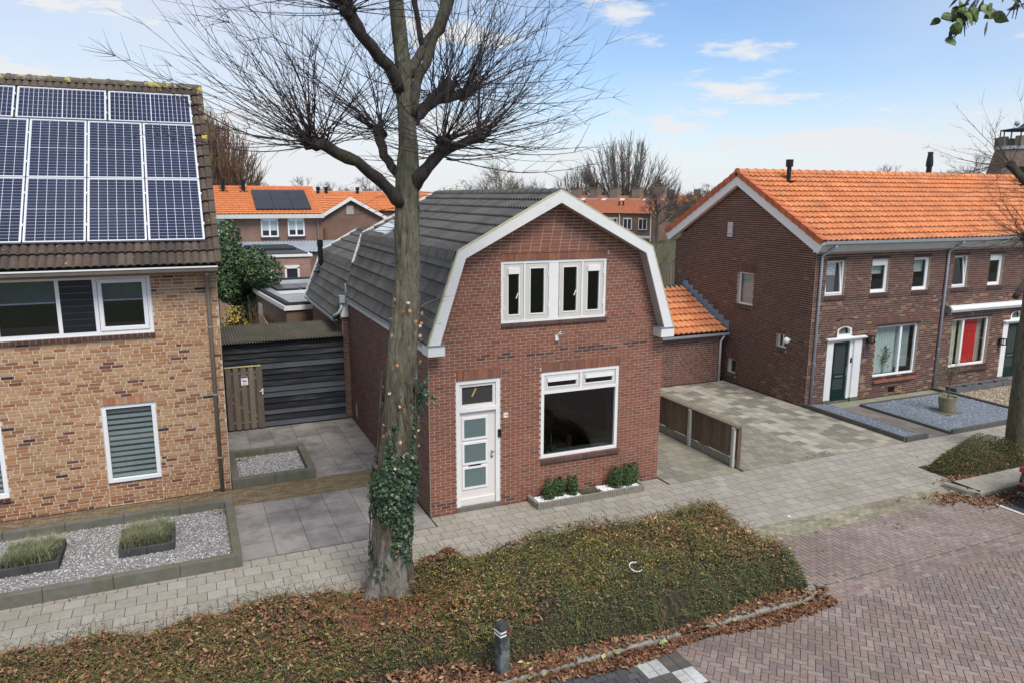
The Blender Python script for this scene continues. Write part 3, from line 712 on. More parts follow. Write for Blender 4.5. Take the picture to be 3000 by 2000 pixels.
slope((CX-KX, KZ), (CX, PZ), OV+.04, RB-.02, 7, skip=skyskip)
slope((RCX-REX, REZ), (RCX-RKX, RKZ), RB-.02, 26.72, 6)
slope((RCX-RKX, RKZ), (RCX, RPZ), RB+.0, 26.72, 4)
tp.finish('roof_tile', 'roof_tiles', M_tile_dk, ro)
# kneeling tiles on the break of the slope
def knee(cx, kx, kz, a0, a1, y0, y1):
    nk = round((y1-y0)/TW); w_ = (y1-y0)/nk
    v, f = [], []; sg = 8; ar = 5
    for j in range(ar+1):
        an = a0+(a1-a0)*j/ar
        for i in range(sg+1):
            h = .085+.02*math.cos(4*math.pi*i/sg); off = (j/ar-.5)*.16
            t = ((math.sin(a0)+math.sin(a1))/2, 0)
            v.append((-math.sin(an)*h - (.09*(.5-j/ar))*0, i/sg*w_, math.cos(an)*h))
    # shape: roll the wave round the knee and let both ends run a little along the slopes
    v2 = []
    for j in range(ar+3):
        jj = min(max(j-1, 0), ar); an = a0+(a1-a0)*jj/ar; ext = -.14 if j == 0 else (.14 if j == ar+2 else 0)
        for i in range(sg+1):
            h = .052+.02*math.cos(4*math.pi*i/sg); v2.append((-math.sin(an)*h-math.cos(an)*ext, i/sg*w_, math.cos(an)*h-math.sin(an)*ext))
    f = [(j*(sg+1)+i, j*(sg+1)+i+1, (j+1)*(sg+1)+i+1, (j+1)*(sg+1)+i) for j in range(ar+2) for i in range(sg)]
    ms = []
    for c in tp.pal[:3]:
        mb = MB(); mb.v = v2; mb.col = c
        for q in f: mb.face(list(q))
        ms.append(mb.mesh('knee_tile', M_tile_dk, True))
    for i in range(nk):
        o = bpy.data.objects.new('knee_tile', R.choice(ms)); o.location = (cx-kx, y0+i*w_, kz-.01); link(o, ro)
aU = math.atan2(PZ-KZ, KX); aLw = math.atan2(KZ-EZ, EX-KX)
knee(CX, KX, KZ, aU, aLw, OV+.04, RB-.02)
knee(RCX, RKX, RKZ, math.atan2(RPZ-RKZ, RKX), math.atan2(RKZ-REZ, REX-RKX), RB-.02, 26.72)
def ridge_line(parent, x, y0, y1, z, axis, pal, m_, r0=.125, step=.36, name='ridge_tile', flat=.75):
    L_ = y1-y0; n = round(L_/step); st = L_/n; ms = []
    for c in pal:
        mb = MB(); mb.col = c; k = 8
        rings = [(0, r0*1.14), (.07, r0*1.14), (.075, r0), (st*1.04, r0*.94)]
        for (t, r) in rings:
            for i in range(k+1):
                a = math.pi*i/k*1.12-.06*math.pi; u, v = r*math.cos(a), r*flat*math.sin(a)
                mb.v.append((u, t, v) if axis == 'y' else (t, u, v))
        for j in range(3):
            for i in range(k): mb.face([j*(k+1)+i, j*(k+1)+i+1, (j+1)*(k+1)+i+1, (j+1)*(k+1)+i])
        mb.face(list(range(k+1))); mb.face(list(range(3*(k+1), 4*(k+1))))
        ms.append(mb.mesh(name, m_, False))
    for i in range(n):
        o = bpy.data.objects.new(name, R.choice(ms)); o.location = (x, y0+i*st, z) if axis == 'y' else (y0+i*st, x, z); link(o, parent)
ridge_line(ro, CX, OV+.02, RB, PZ-.01, 'y', tp.pal[:3], M_tile_dk)
ridge_line(ro, RCX, RB+.0, 26.72, RPZ+.0, 'y', tp.pal[:3], M_tile_dk)
# bargeboards, verge trims, soffits
def boards(y0, y1, cx, kx, kz, pz, ex, ez, wd, name='bargeboard', back=False):
    o = [(cx-ex, ez), (cx-kx, kz), (cx, pz), (cx+kx, kz), (cx+ex, ez)]
    # inner line: offset by wd
    inn = [(cx-ex+wd*1.04, ez), (cx-kx+wd*.66, kz-wd*.62), (cx, pz-wd*1.13), (cx+kx-wd*.66, kz-wd*.62), (cx+ex-wd*1.04, ez)]
    for i in range(4):
        MB().prism([o[i], o[i+1], inn[i+1], inn[i]], 'y', y0, y1).build(name, M_barge, house)
    return o, inn
o_, in_ = boards(OV, OV+.03, CX, KX, KZ+.06, PZ+.06, EX+.02, EZ-.02, .22)
for i in range(4):     # mossy top edge of the verge
    a, b = Vector((o_[i][0], 0, o_[i][1])), Vector((o_[i+1][0], 0, o_[i+1][1])); t = (b-a).normalized(); n = Vector((-t.z, 0, t.x))
    q = [a-n*.0, b-n*.0, b+n*.02, a+n*.02]
    MB().prism([(p.x, p.z) for p in q], 'y', OV-.006, OV+.07).build('verge_trim', M_moss, house)
for i in range(4):     # soffit between board and wall, in three planks
    a, b = Vector((in_[i][0], 0, in_[i][1])), Vector((in_[i+1][0], 0, in_[i+1][1])); t = (b-a).normalized(); n = Vector((-t.z, 0, t.x))
    for k in range(3):
        y0 = OV+.03+k*.09; q = [a+n*.012, b+n*.012, b+n*.03, a+n*.03]
        MB().prism([(p.x, p.z) for p in q], 'y', y0+.003, y0+.087).build('soffit_board', M_soffit, house)
# white box returns at the eaves, fascia and gutter
for s, nm in ((-1, 'l'), (1, 'r')):
    xo = CX+s*(EX+.04); xi = CX+s*(EX-.3)
    a, b = min(xo, xi), max(xo, xi)
    bevel(box('eave_box', M_barge, house, (a, b, OV-.02, HY+.1, EZ-.235, EZ-.03)), .006)
    box('lead_cap', M_lead, house, (a-.02, b+.02, OV-.04, HY+.1, EZ-.03, EZ-.015))
box('fascia', M_barge, house, (CX-EX-.02, HX0+.02, HY+.1, RB-.12, EZ-.22, EZ-.045))
box('gutter', M_zinc, house, (CX-EX-.06, CX-EX-.03, HY+.1, RB-.12, EZ-.1, EZ-.03), (CX-EX-.05, CX-EX+.1, HY+.1, RB-.12, EZ-.045, EZ-.035))
box('gutter', M_zinc, house, (RCX-REX-.09, RCX-REX-.06, RB-.05, 26.7, REZ-.1, REZ-.02), (RCX-REX-.08, RCX-REX+.06, RB-.05, 26.7, REZ-.1, REZ-.085))
m = MB(); m.prism([(RB-.22, 3.0), (RB-.02, 2.92), (RB-.02, 3.45), (RB-.22, 3.42)], 'x', 3.99, 4.2); m.build('eave_end', M_barge, house)
box('gutter_hopper', M_zinc, house, (3.95, 4.15, RB-.32, RB-.12, 3.42, 3.62))
m = MB(); m.tube([(4.02, RB-.2, 3.45), (4.0, RB-.25, 3.28), (3.93, RB-.28, 3.15), (3.83, RB-.2, 3.06), (3.8, RB-.02, 3.0)], .045, 8); m.build('downpipe_elbow', M_zinc, house, smooth=True)
MB().prism([(RB-.28, 3.6), (RB-.16, 3.6), (RB-.2, 3.95), (RB-.24, 3.93)], 'x', 4.12, 4.16).build('lead_flashing', M_lead, house)
# rear verges
def verge(pts, y, wd, name='verge_board'):
    for a, b in zip(pts[:-1], pts[1:]):
        t = (Vector((b[0], b[1]))-Vector((a[0], a[1]))).normalized(); n = Vector((-t.y, t.x))
        MB().prism([(a[0]-n.x*wd, a[1]-n.y*wd), (b[0]-n.x*wd, b[1]-n.y*wd), (b[0]+n.x*.09, b[1]+n.y*.09), (a[0]+n.x*.09, a[1]+n.y*.09)], 'y', y, y+.05).build(name, M_barge, house)
verge([(CX-KX-.29, 4.5), (CX-KX, KZ), (CX, PZ)], RB-.0, .1)
verge([(RCX-REX, REZ), (RCX-RKX, RKZ), (RCX, RPZ)], 26.74, .1)
# roof window and soil vent
upv = Vector((KX, 0, PZ-KZ)).normalized(); nrm = Vector((0, -1, 0)).cross(upv)
def onslope(y, t, h): p = Vector((CX-KX, y, KZ))+upv*t+nrm*h; return tuple(p)
def slab_on(y0, y1, t0, t1, h0, h1):
    m = MB(); b = [onslope(y, t, h) for h in (h0, h1) for t in (t0, t1) for y in (y0, y1)]; m.v = b
    for q in ((0, 2, 3, 1), (4, 5, 7, 6), (0, 1, 5, 4), (2, 6, 7, 3), (0, 4, 6, 2), (1, 3, 7, 5)): m.face(list(q))
    return m
rw = slab_on(19.5, 20.8, .12, .78, -.03, .02).build('roof_window', M_lead, ro)
fm = MB()
for (a, b, c, d) in ((19.55, 20.75, .15, .22), (19.55, 20.75, .7, .77), (19.55, 19.63, .22, .7), (20.67, 20.75, .22, .7)):
    s_ = slab_on(a, b, c, d, .02, .075); k = len(fm.v); fm.v += s_.v
    for q in s_.f: fm.face([k+i for i in q])
fm.build('window_frame', mat('pale_frame', (.55, .56, .55), .5, .05), ro)
slab_on(19.63, 20.67, .22, .7, .04, .05).build('skylight_pane', mat('blinded_skylight', (.55, .58, .6), .12, .05, spec=.6), ro)
m = MB(); m.tube([(4.36, 27.3-1.5, 3.85), (4.3, 25.8, 4.05), (4.24, 25.8, 4.2), (4.24, 25.8, 4.85)], [.07, .085, .085, .085], 10); m.tube([(4.24, 25.8, 4.72), (4.24, 25.8, 4.95)], .1, 10); m.box(4.0, 4.4, 25.65, 25.95, 3.55, 3.62, Matrix.Translation((.02, 0, .3))); m.build('vent_pipe', M_black, ro)
# ================================================================== TAN HOUSE WITH SOLAR ROOF (left)
LY, LX0, LX1 = 16.87, -7.2, .6
lh = thing('solar_house', (-3, LY, 0), 'tan and orange brick house with lichened brown roof full of solar panels', 'house')
FA = Fr('y', LY)
mortL = mat('pale_mortar', (.62, .54, .42), .95, .1, 25, dirt=(.36, .29, .19, .6), dscale=1.5)
lp = Pieces()
lp.pal = [(.46, .265, .135), (.42, .225, .108), (.39, .19, .088), (.35, .155, .07), (.48, .29, .155), (.28, .115, .055), (.16, .06, .04), (.05, .025, .025)]
def pick_tan(r, u, v, l):
    if v < .5:
        return r.choice((1, 2, 3, 3, 5, 6 if r.random() < .4 else 1))
    q = r.random()
    if q < .012 and l > .15: return 7
    q = r.random()+.08*mnoise.noise((u*2.2, v*3, 1))
    return 4 if q < .2 else 0 if q < .46 else 1 if q < .62 else 2 if q < .78 else 3 if q < .9 else 5 if q < .98 else 6
LW = (-1.78, -.77, .49, 2.17); LW2 = (-4.6, -3.53, .48, 2.12); LU = (-6.2, -.67, 3.63, 4.82)
lw_ = MB(); lwo = bpy.data.objects.new('wall', bpy.data.meshes.new('wall')); link(lwo, lh)
lintL = [(-1.8, -.77, 2.17, 2.335), (-4.6, -3.53, 2.12, 2.3)]
brickwall(lp, lwo, FA, lw_, 0, 4.86, .0685, lambda z: (-5.2, LX1), [LW, LW2, LU]+lintL+[(-1.78, -.77, 0, .49)], 'wild', pick=pick_tan, J=.018)
FB = Fr('y', LY+.035); brickwall(lp, lwo, FB, lw_, 0, .49, .0685, lambda z: (-1.78, -.77), [], 'run', pick=pick_tan, J=.018)
FS = Fr('x', .0)
# right flank and shell
lw_.poly([(LX1, LY, 0), (LX1, LY+7.8, 0), (LX1, LY+7.8, 4.9), (LX1, LY+3.55, 8.7), (LX1, LY, 4.9)])
lw_.poly([(LX0, LY+7.8, 0), (LX1, LY+7.8, 0), (LX1, LY+7.8, 4.9), (LX0, LY+7.8, 4.9)])
lw_.poly([(LX0, LY, 0), (-5.2, LY, 0), (-5.2, LY, 4.86), (LX0, LY, 4.86)])
lw_.poly([(LX0, LY, 0), (LX0, LY+7.8, 0), (LX0, LY+7.8, 4.9), (LX0, LY+3.55, 8.7), (LX0, LY, 4.9)])
lwo.data = lw_.mesh('wall', mortL); lp.finish('brick', 'brick_courses', M_brick, lh)
pal_t = [(.45, .25, .14), (.4, .18, .09), (.48, .29, .17), (.36, .15, .075)]
for q in lintL: rowlock('lintel', M_brick, lh, FA, q[0], q[1], q[2]+.004, q[3]-.006, -.005, .012, pal_t, w=.072)
rowlock('window_sill', M_sill, lh, FA, LU[0], LU[1]+.02, 3.545, 3.62, -.1, .06, [(.075, .035, .032), (.09, .042, .037)], w=.11)
rowlock('window_sill', M_sill, lh, FA, LW2[0], LW2[1]+.02, .4, .475, -.1, .06, [(.075, .035, .032), (.09, .042, .037)], w=.11)
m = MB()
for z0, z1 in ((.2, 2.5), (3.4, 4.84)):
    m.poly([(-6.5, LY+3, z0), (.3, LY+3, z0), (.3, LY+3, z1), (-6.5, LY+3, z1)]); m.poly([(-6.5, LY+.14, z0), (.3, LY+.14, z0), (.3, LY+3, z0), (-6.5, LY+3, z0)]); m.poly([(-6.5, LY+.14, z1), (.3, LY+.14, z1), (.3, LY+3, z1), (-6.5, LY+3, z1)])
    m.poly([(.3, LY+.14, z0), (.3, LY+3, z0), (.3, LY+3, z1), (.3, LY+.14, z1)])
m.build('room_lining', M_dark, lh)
# ground floor windows with zebra blinds
M_zeb = mat('blind_fabric', (.3, .34, .34), .8, .06, 8)
def zebra(wd, u0, u1, v0, v1, n):
    part('blind_backing', mat('blind_dark', (.05, .052, .055), .9, .1), wd, FA, (u0, u1, v0, v1, -.115, -.112))  # dark sheet behind the blind bands
    st = (v1-v0)/n
    for i in range(n): part('blind_band', M_zeb, wd, FA, (u0, u1, v0+i*st, v0+(i+.62)*st, -.11, -.106))
for (a, b, c, d) in (LW, LW2):
    wd = part('window', M_pvc, lh, FA, *framebox(FA, a, b, c, d, .085, -.1, -.02)); bevel(wd, .006)
    part('pane', M_glass, wd, FA, (a+.08, b-.08, c+.08, d-.08, -.06, -.055)); zebra(wd, a+.07, b-.07, c+.09, d-.08, 13)
# first floor ribbon window
ru = part('ribbon_window', M_pvc, lh, FA, *framebox(FA, *LU, .07, -.1, -.015), (-2.36, -2.29, 3.7, 4.75, -.1, -.015), (-1.71, -1.64, 3.7, 4.75, -.1, -.015), (-3.42, -3.35, 3.7, 4.75, -.1, -.015), (-4.1, -4.03, 3.7, 4.75, -.1, -.015))
for a, b in ((-1.63, -.745),):
    bevel(part('sash', M_pvc, ru, FA, *framebox(FA, a, b, 3.705, 4.75, .08, -.09, .004)), .006)
    part('pane', M_glass, ru, FA, (a+.07, b-.07, 3.78, 4.68, -.05, -.045)); part('roller_blind', mat('dark_roller', (.07, .09, .1), .8), ru, FA, (a+.07, b-.07, 4.33, 4.69, -.105, -.1)); part('blind_bar', mat('lilac_bar', (.35, .35, .5), .6), ru, FA, (a+.07, b-.07, 4.3, 4.33, -.11, -.095))
for a, b in ((-3.35, -2.36), (-6.1, -4.1)):
    part('pane', M_glass, ru, FA, (a, b, 3.7, 4.75, -.05, -.045)); part('roller_blind', MATS['dark_roller'], ru, FA, (a, b, 4.33, 4.75, -.105, -.1)); part('blind_bar', MATS['lilac_bar'], ru, FA, (a, b, 4.3, 4.33, -.11, -.095))
M_slat = mat('black_board', (.014, .014, .018), .35, .15, 5); M_trim = mat('slat_trim', (.4, .4, .42), .5)
for a, b in ((-2.29, -1.71), (-4.03, -3.42)):
    for i in range(8):
        z0 = 3.705+i*.131; part('cladding_slat', M_slat, ru, FA, (a, b, z0, z0+.126, -.06, -.045)); part('slat_joint', M_trim, ru, FA, (a, b, z0+.126, z0+.131, -.062, -.05))
box('eave_soffit', mat('brown_fascia', (.1, .075, .06), .7, .15), lh, (LX0, LX1+.02, LY-.36, LY, 4.87, 4.9), (LX0, LX1+.02, LY-.38, LY-.35, 4.87, 5.0))
m = MB(); 
for k, (y, z) in enumerate(((LY-.5, 4.98), (LY-.5, 4.9), (LY-.46, 4.86), (LY-.4, 4.86), (LY-.385, 4.9))): pass
pr = [(LY-.5, 4.99), (LY-.49, 4.9), (LY-.44, 4.865), (LY-.39, 4.9), (LY-.385, 4.99), (LY-.375, 4.99), (LY-.38, 4.89), (LY-.44, 4.85), (LY-.5, 4.89), (LY-.515, 4.99)]
m.prism(pr, 'x', LX0, LX1+.02); m.build('gutter', mat('brown_gutter', (.16, .13, .11), .6), lh); box('gutter_rim', M_white, lh, (LX0, LX1+.02, LY-.522, LY-.514, 4.965, 4.995))
M_tpipe = mat('taupe_pipe', (.22, .19, .15), .6, .1, 6)
dpo = MB().tube([FA.p(.41, 4.85, .44), FA.p(.41, 4.78, .3), FA.p(.41, 4.72, .09), FA.p(.41, 4.6, .06), FA.p(.41, .0, .06)], .043, 10).build('downpipe', M_tpipe, lh, smooth=True)
for z in (3.66, 2.2, .78): MB().tube([FA.p(.41, z, .06), FA.p(.41, z+.03, .06)], .05, 10).build('pipe_clip', M_zinc, dpo)
# roof
sa = rad(45); e0 = Vector((0, LY-.42, 5.0)); upL = Vector((0, math.cos(sa), math.sin(sa))); nL = Vector((0, -math.sin(sa), math.cos(sa))); SLEN = 5.58
def Lp(x, t, h=0): p = e0+upL*t+nL*h; return (x, p.y, p.z)
m = MB(); m.poly([Lp(LX0, 0, -.03), Lp(LX1, 0, -.03), Lp(LX1, SLEN, -.03), Lp(LX0, SLEN, -.03)])
rg = Lp(0, SLEN, -.03); m.poly([(LX0, rg[1], rg[2]), (LX1, rg[1], rg[2]), (LX1, 2*rg[1]-e0.y, e0.z), (LX0, 2*rg[1]-e0.y, e0.z)])
lro = m.build('roof', M_tar, lh)
M_ltile = mat('lichened_tile', None, .9, .3, 12, bump=.5, bscale=90, dirt=(.42, .34, .07, .95), dscale=7, dlim=(.66, .69), dirt2=(.5, .47, .4, .8), d2scale=9.5, d2lim=(.7, .725))
lt = Pieces(); lt.pal = [(.098, .072, .055), (.082, .06, .048), (.115, .085, .065), (.07, .055, .045)]
lt.lib['a'] = tilelib(.3, SLEN/16, .045, 2, 16, th=.03, lift=.05)
nc = int((LX1-LX0)/.3)
lay_tiles(lt, lro, 'a', Lp(LX1-nc*.3, 0), (1, 0, 0), upL, .3, SLEN/16, nc, 16, lambda c, r: R.randrange(4))
lt.finish('roof_tile', 'roof_tiles', M_ltile, lro, nmax=300)
M_ridge = mat('lichened_ridge', None, .9, .3, 8, dirt=(.45, .37, .1, .9), dscale=5, dlim=(.52, .6), dirt2=(.5, .48, .42, .7), d2scale=7, d2lim=(.6, .66))
rp = Lp(0, SLEN); ridge_line(lro, rp[1], LX0, LX1+.02, rp[2]-.02, 'x', [(.12, .1, .08), (.15, .13, .1)], M_ridge, r0=.14, step=.4)
M_verge = mat('lichened_verge', None, .9, .3, 10, dirt=(.5, .38, .05, .95), dscale=3.2, dlim=(.52, .58))
for i in range(16):    # verge tiles down the right-hand edge
    mb = MB(); mb.col = R.choice(lt.pal); t0, t1 = i*SLEN/16, (i+1.06)*SLEN/16
    for (x0, x1, h0, h1) in ((LX1-.02, LX1+.1, .03, .075), (LX1+.06, LX1+.1, -.13, .03)):
        b = len(mb.v); mb.v += [Lp(x, t, h+(.03 if t == t0 else 0)) for h in (h0, h1) for t in (t0, t1) for x in (x0, x1)]
        for q in ((0, 2, 3, 1), (4, 5, 7, 6), (0, 1, 5, 4), (2, 6, 7, 3), (0, 4, 6, 2), (1, 3, 7, 5)): mb.face([b+k for k in q])
    mb.build('verge_tile', M_verge if i > 9 else M_ltile, lro)
# solar panels
M_cell = mat('solar_cell', (.014, .019, .05), .2, .35, 1.1, spec=.5, coat=.25); M_sheet = mat('white_backsheet', (.62, .64, .68), .4, .03); M_alu = mat('panel_frame', (.66, .67, .69), .4, .03, metal=.2)
def panel(x0, t0, wx, lt_, nx, ny, lab, mid):
    def slabm(m, a, b, c, d, h0, h1):
        k = len(m.v); m.v += [Lp(x, t, h) for h in (h0, h1) for t in (c, d) for x in (a, b)]
        for q in ((0, 2, 3, 1), (4, 5, 7, 6), (0, 1, 5, 4), (2, 6, 7, 3), (0, 4, 6, 2), (1, 3, 7, 5)): m.face([k+i for i in q])
    m = MB(); f = .028; x1, t1 = x0+wx, t0+lt_
    for q in ((x0, x1, t0, t0+f), (x0, x1, t1-f, t1), (x0, x0+f, t0+f, t1-f), (x1-f, x1, t0+f, t1-f)): slabm(m, *q, .08, .125)
    p = m.build('solar_panel', M_alu, lh)
    m = MB(); slabm(m, x0+f, x1-f, t0+f, t1-f, .09, .112); m.build('backsheet', M_sheet, p)
    m = MB(); gx, gt = (wx-2*f-.014)/nx, (lt_-2*f-.014)/ny; gap = .009
    for i in range(nx):
        for j in range(ny):
            ox = x0+f+.007+i*gx; ot = t0+f+.007+j*gt; s = .008 if (mid == 't' and j == ny//2) else 0; sx = .01 if (mid == 'x' and i == nx//2) else 0
            m.poly([Lp(ox+gap/2+sx, ot+gap/2+s, .116), Lp(ox+gx-gap/2, ot+gap/2+s, .116), Lp(ox+gx-gap/2, ot+gt-gap/2, .116), Lp(ox+gap/2+sx, ot+gt-gap/2, .116)])
    m.build('cell_grid', M_cell, p, kind='stuff')
    m = MB(); 
    for t in (t0+lt_*.25, t0+lt_*.75): slabm(m, x1-.004, x1+.02, t-.03, t+.03, .09, .135)
    m.build('clamp', M_alu, p)
xr = .43; w1 = 1.055
for r_, (t0, nm) in enumerate(((.6, 'lowest row of the roof'), (2.36, 'middle row of the roof'))):
    for c in range(6):
        where = 'at the verge end of the' if c == 0 else ('second from the verge in the', 'third from the verge in the', 'fourth from the verge in the', 'fifth from the verge in the', 'sixth from the verge in the')[c-1]
        panel(xr-(c+1)*w1-c*.025, t0, w1, 1.74, 6, 20, 'upright solar panel '+where+' '+nm, 't')
for c in range(3):
    panel(xr-.02-(c+1)*1.71-c*.045, 4.15, 1.71, 1.0, 18, 7, 'sideways solar panel '+('nearest the verge', 'second from the verge', 'third from the verge')[c]+' in the top row', 'x')

# ================================================================== SHED, GATE
SY = 21.3
shed = thing('timber_shed', (2.4, SY, 0), 'black weathered board shed with a corrugated roof between the houses', 'shed')
M_blk = mat('black_stained_board', None, .75, .35, 3, bump=.5, bscale=60, stretch=(1, 6, 9), dirt=(.1, .11, .12, .6), dscale=1.1, dlim=(.5, .72))
rr = random.Random(5); z = .04
while z < 2.46:
    h = min(.165+rr.uniform(-.012, .012), 2.48-z); c = rr.choice(((.012, .013, .016), (.01, .011, .013), (.075, .083, .095), (.06, .066, .077), (.014, .015, .018)))
    m = MB(); m.col = c; b = 0
    pr = [(SY-.005, z), (SY-.055, z), (SY-.012, z+h+.012), (SY+.01, z+h+.012)]
    m.prism(pr, 'x', .78, 4.03); m.build('board', M_blk, shed); z += h
box('frame', M_slat, shed, (.78, 4.02, SY+.012, SY+1.9, 0, 2.42))
M_corr = mat('corrugated_sheet', (.115, .098, .078), .9, .3, 5, bump=.3, bscale=70, dirt=(.07, .075, .035, .7), dscale=1.2, dlim=(.42, .6))
m = MB(); nn = 3.35/.076; K = int(nn*6)
for i in range(K+1):
    x = .68+3.35*i/K; dz = .022*math.cos(2*math.pi*i/6)
    m.v += [(x, SY-.16, 2.49+dz), (x, SY+1.95, 2.62+dz), (x, SY-.16, 2.477+dz)]
for i in range(K):
    a = i*3; m.face([a, a+3, a+4, a+1]); m.face([a+2, a+5, a+3, a])
m.build('corrugated_roof', M_corr, shed)
# gate
gt = thing('wooden_gate', (1.3, SY-.1, 0), 'grey weathered board gate with diagonal braces in front of the black shed', 'gate')
M_gate = mat('weathered_wood', None, .85, .3, 8, bump=.4, bscale=50, stretch=(6, 6, .8), dirt=(.07, .065, .055, .5), dscale=2)
pal_g = [(.17, .135, .1), (.145, .115, .088), (.19, .155, .115), (.125, .1, .078)]
for i in range(5):
    a = .8+i*.198; w_ = .132 if i < 4 else .16
    m = MB(); m.col = R.choice(pal_g); m.box(a, a+w_, SY-.105, SY-.08, .04, 1.8-.004*i); m.build('board', M_gate, gt)
for i in range(4):
    a = .8+i*.198+.12; m = MB(); m.col = (.1, .08, .062); m.box(a, a+.09, SY-.062, SY-.052, .06, 1.76); m.build('board', M_gate, gt)
for z in (.2, 1.6):
    m = MB(); m.col = pal_g[2]; m.box(.82, 1.76, SY-.08, SY-.063, z, z+.05); m.build('rail', M_gate, gt)
for (x0, z0, x1, z1) in ((.85, .92, 1.72, 1.6), (.85, .88, 1.72, .26)):
    d = Vector((x1-x0, 0, z1-z0)); q = MB(); q.col = pal_g[0]; M_ = Matrix.Translation((x0, SY-.072, z0)) @ Matrix.Rotation(-math.atan2(d.z, d.x), 4, 'Y'); q.box(0, d.length, -.008, .008, -.035, .035, M_); q.build('brace', M_gate, gt)
box('top_cap', mat('bleached_cap', (.5, .43, .22), .8, .3, 12), gt, (.78, 1.72, SY-.115, SY-.05, 1.8, 1.825))
m = MB(); m.tube([(1.735, SY-.105, 1.12), (1.735, SY-.15, 1.12), (1.66, SY-.15, 1.09)], .012, 6); m.box(1.715, 1.755, SY-.112, SY-.105, 1.0, 1.16); m.build('handle', M_white, gt)
sg = thing('warning_sign', (1.28, SY-.115, 1.4), 'white warning sign with a black dog figure screwed to the gate', 'sign')
FG = Fr('y', SY-.106); pn = part('plate', M_pvc, sg, FG, (1.19, 1.37, 1.3, 1.56, .0, .006)); part('header', mat('dark_red', (.05, .012, .014), .6), sg, FG, (1.192, 1.368, 1.505, 1.558, .006, .008))
text('header_text', 'CAUTION', .036, FG.M(1.28, 1.532, .0085), mat('print_pink', (.75, .4, .42), .6), sg); text('breed_text', 'CORGI', .03, FG.M(1.28, 1.335, .0065), M_black, sg)
dog = [(1.225, 1.445), (1.232, 1.462), (1.238, 1.452), (1.252, 1.448), (1.262, 1.43), (1.3, 1.425), (1.325, 1.428), (1.337, 1.415), (1.332, 1.39), (1.325, 1.385), (1.322, 1.4), (1.272, 1.398), (1.268, 1.383), (1.26, 1.385), (1.252, 1.41), (1.246, 1.43), (1.228, 1.432)]
m = MB(); m.poly([FG.p(u, v, .0068) for u, v in dog]); m.build('dog_figure', M_black, sg)

# ================================================================== GRAVEL BEDS LEFT
M_grav = mat('crushed_gravel', None, .9, .25, 40)
M_gravbase = mat('gravel_base', (.32, .3, .28), .95, .5, 60, bump=1, bscale=90)
def wallring(name, x0, x1, y0, y1, th, h, label, cat, blk=1.0, m_=None, sides='fblr', group=None):
    t = thing(name, ((x0+x1)/2, y0, 0), label, cat, group)
    def run(a, b, f):
        n = max(1, round((b-a)/blk)); st = (b-a)/n
        for i in range(n): bevel(box('block', m_ or M_conc, t, f(a+i*st+.003, a+(i+1)*st-.003)), .008)
    if 'f' in sides: run(x0, x1, lambda a, b: (a, b, y0, y0+th, -.02, h))
    if 'b' in sides: run(x0, x1, lambda a, b: (a, b, y1-th, y1, -.02, h))
    if 'r' in sides: run(y0+th, y1-th, lambda a, b: (x1-th, x1, a+.001, b-.001, -.02, h))
    if 'l' in sides: run(y0+th, y1-th, lambda a, b: (x0, x0+th, a+.001, b-.001, -.02, h))
    return t
def gravel(name, x0, x1, y0, y1, z, n, cols, wts, size, label, m_=None, excl=None, base=(.3, .28, .26), cat='gravel'):
    g = np.random.default_rng(int(abs(x0*97+y0*31))+n)
    P = np.stack([g.uniform(x0, x1, n), g.uniform(y0, y1, n), z+g.uniform(-.006, .012, n)], 1)
    if excl is not None:
        k = ~((P[:, 0] > excl[0]) & (P[:, 0] < excl[1]) & (P[:, 1] > excl[2]) & (P[:, 1] < excl[3])); P = P[k]
    V, F = rocks(g, P, g.uniform(size*.5, size*1.1, len(P)))
    c = np.repeat(palette_pick(g, len(P), cols, wts), 8, axis=0)
    b = len(V); V = np.concatenate([V, np.array([(x0, y0, z), (x1, y0, z), (x1, y1, z), (x0, y1, z)])]); 
    me = fast_mesh(name, V, [F, np.array([[b, b+1, b+2, b+3]])], np.concatenate([c, [base]])); me.materials.append(m_ or M_grav)
    return link(bpy.data.objects.new(name, me), None, label, cat, None, 'stuff')
wallring('kerb_wall', -6.5, .56, 13.03, 15.83, .15, .22, 'long mossy concrete kerb wall round the pale gravel bed of the tan house', 'kerb')
GC = [(.5, .48, .46), (.38, .36, .34), (.28, .26, .245), (.6, .59, .57), (.2, .185, .17)]
gravel('pale_gravel', -6.3, .41, 13.18, 15.68, .05, 17000, GC, [3, 3, 2, 2, 1], .022, 'pale grey gravel filling the long bed before the tan house', base=(.2, .19, .18))
def tuft(parent, c, r, h, n, seed, cols):
    g = random.Random(seed); m = MB()
    for i in range(n):
        a = g.uniform(0, 2*math.pi); lean = g.random()**.7; L_ = h*g.uniform(.7, 1.15); px, py = c[0]+g.gauss(0, r*.3), c[1]+g.gauss(0, r*.3)
        pts = []; 
        for k in range(4):
            t = k/3; o = lean*r*1.5*t*t; pts.append((px+math.cos(a)*o, py+math.sin(a)*o, c[2]+L_*(t-(.35*lean)*t*t)))
        w_ = .005; dx, dy = -math.sin(a)*w_, math.cos(a)*w_; m.col = g.choice(cols)
        for k in range(3):
            s0, s1 = 1-k/3, 1-(k+1)/3; p, q = pts[k], pts[k+1]
            m.poly([(p[0]-dx*s0, p[1]-dy*s0, p[2]), (p[0]+dx*s0, p[1]+dy*s0, p[2]), (q[0]+dx*s1, q[1]+dy*s1, q[2]), (q[0]-dx*s1, q[1]-dy*s1, q[2])])
    return m.build('blades', mat('grass_blade', None, .8, .2, 20), parent, kind='stuff')
GR = [(.16, .19, .09), (.2, .22, .12), (.11, .15, .06), (.33, .29, .17), (.4, .34, .2), (.14, .2, .08)]
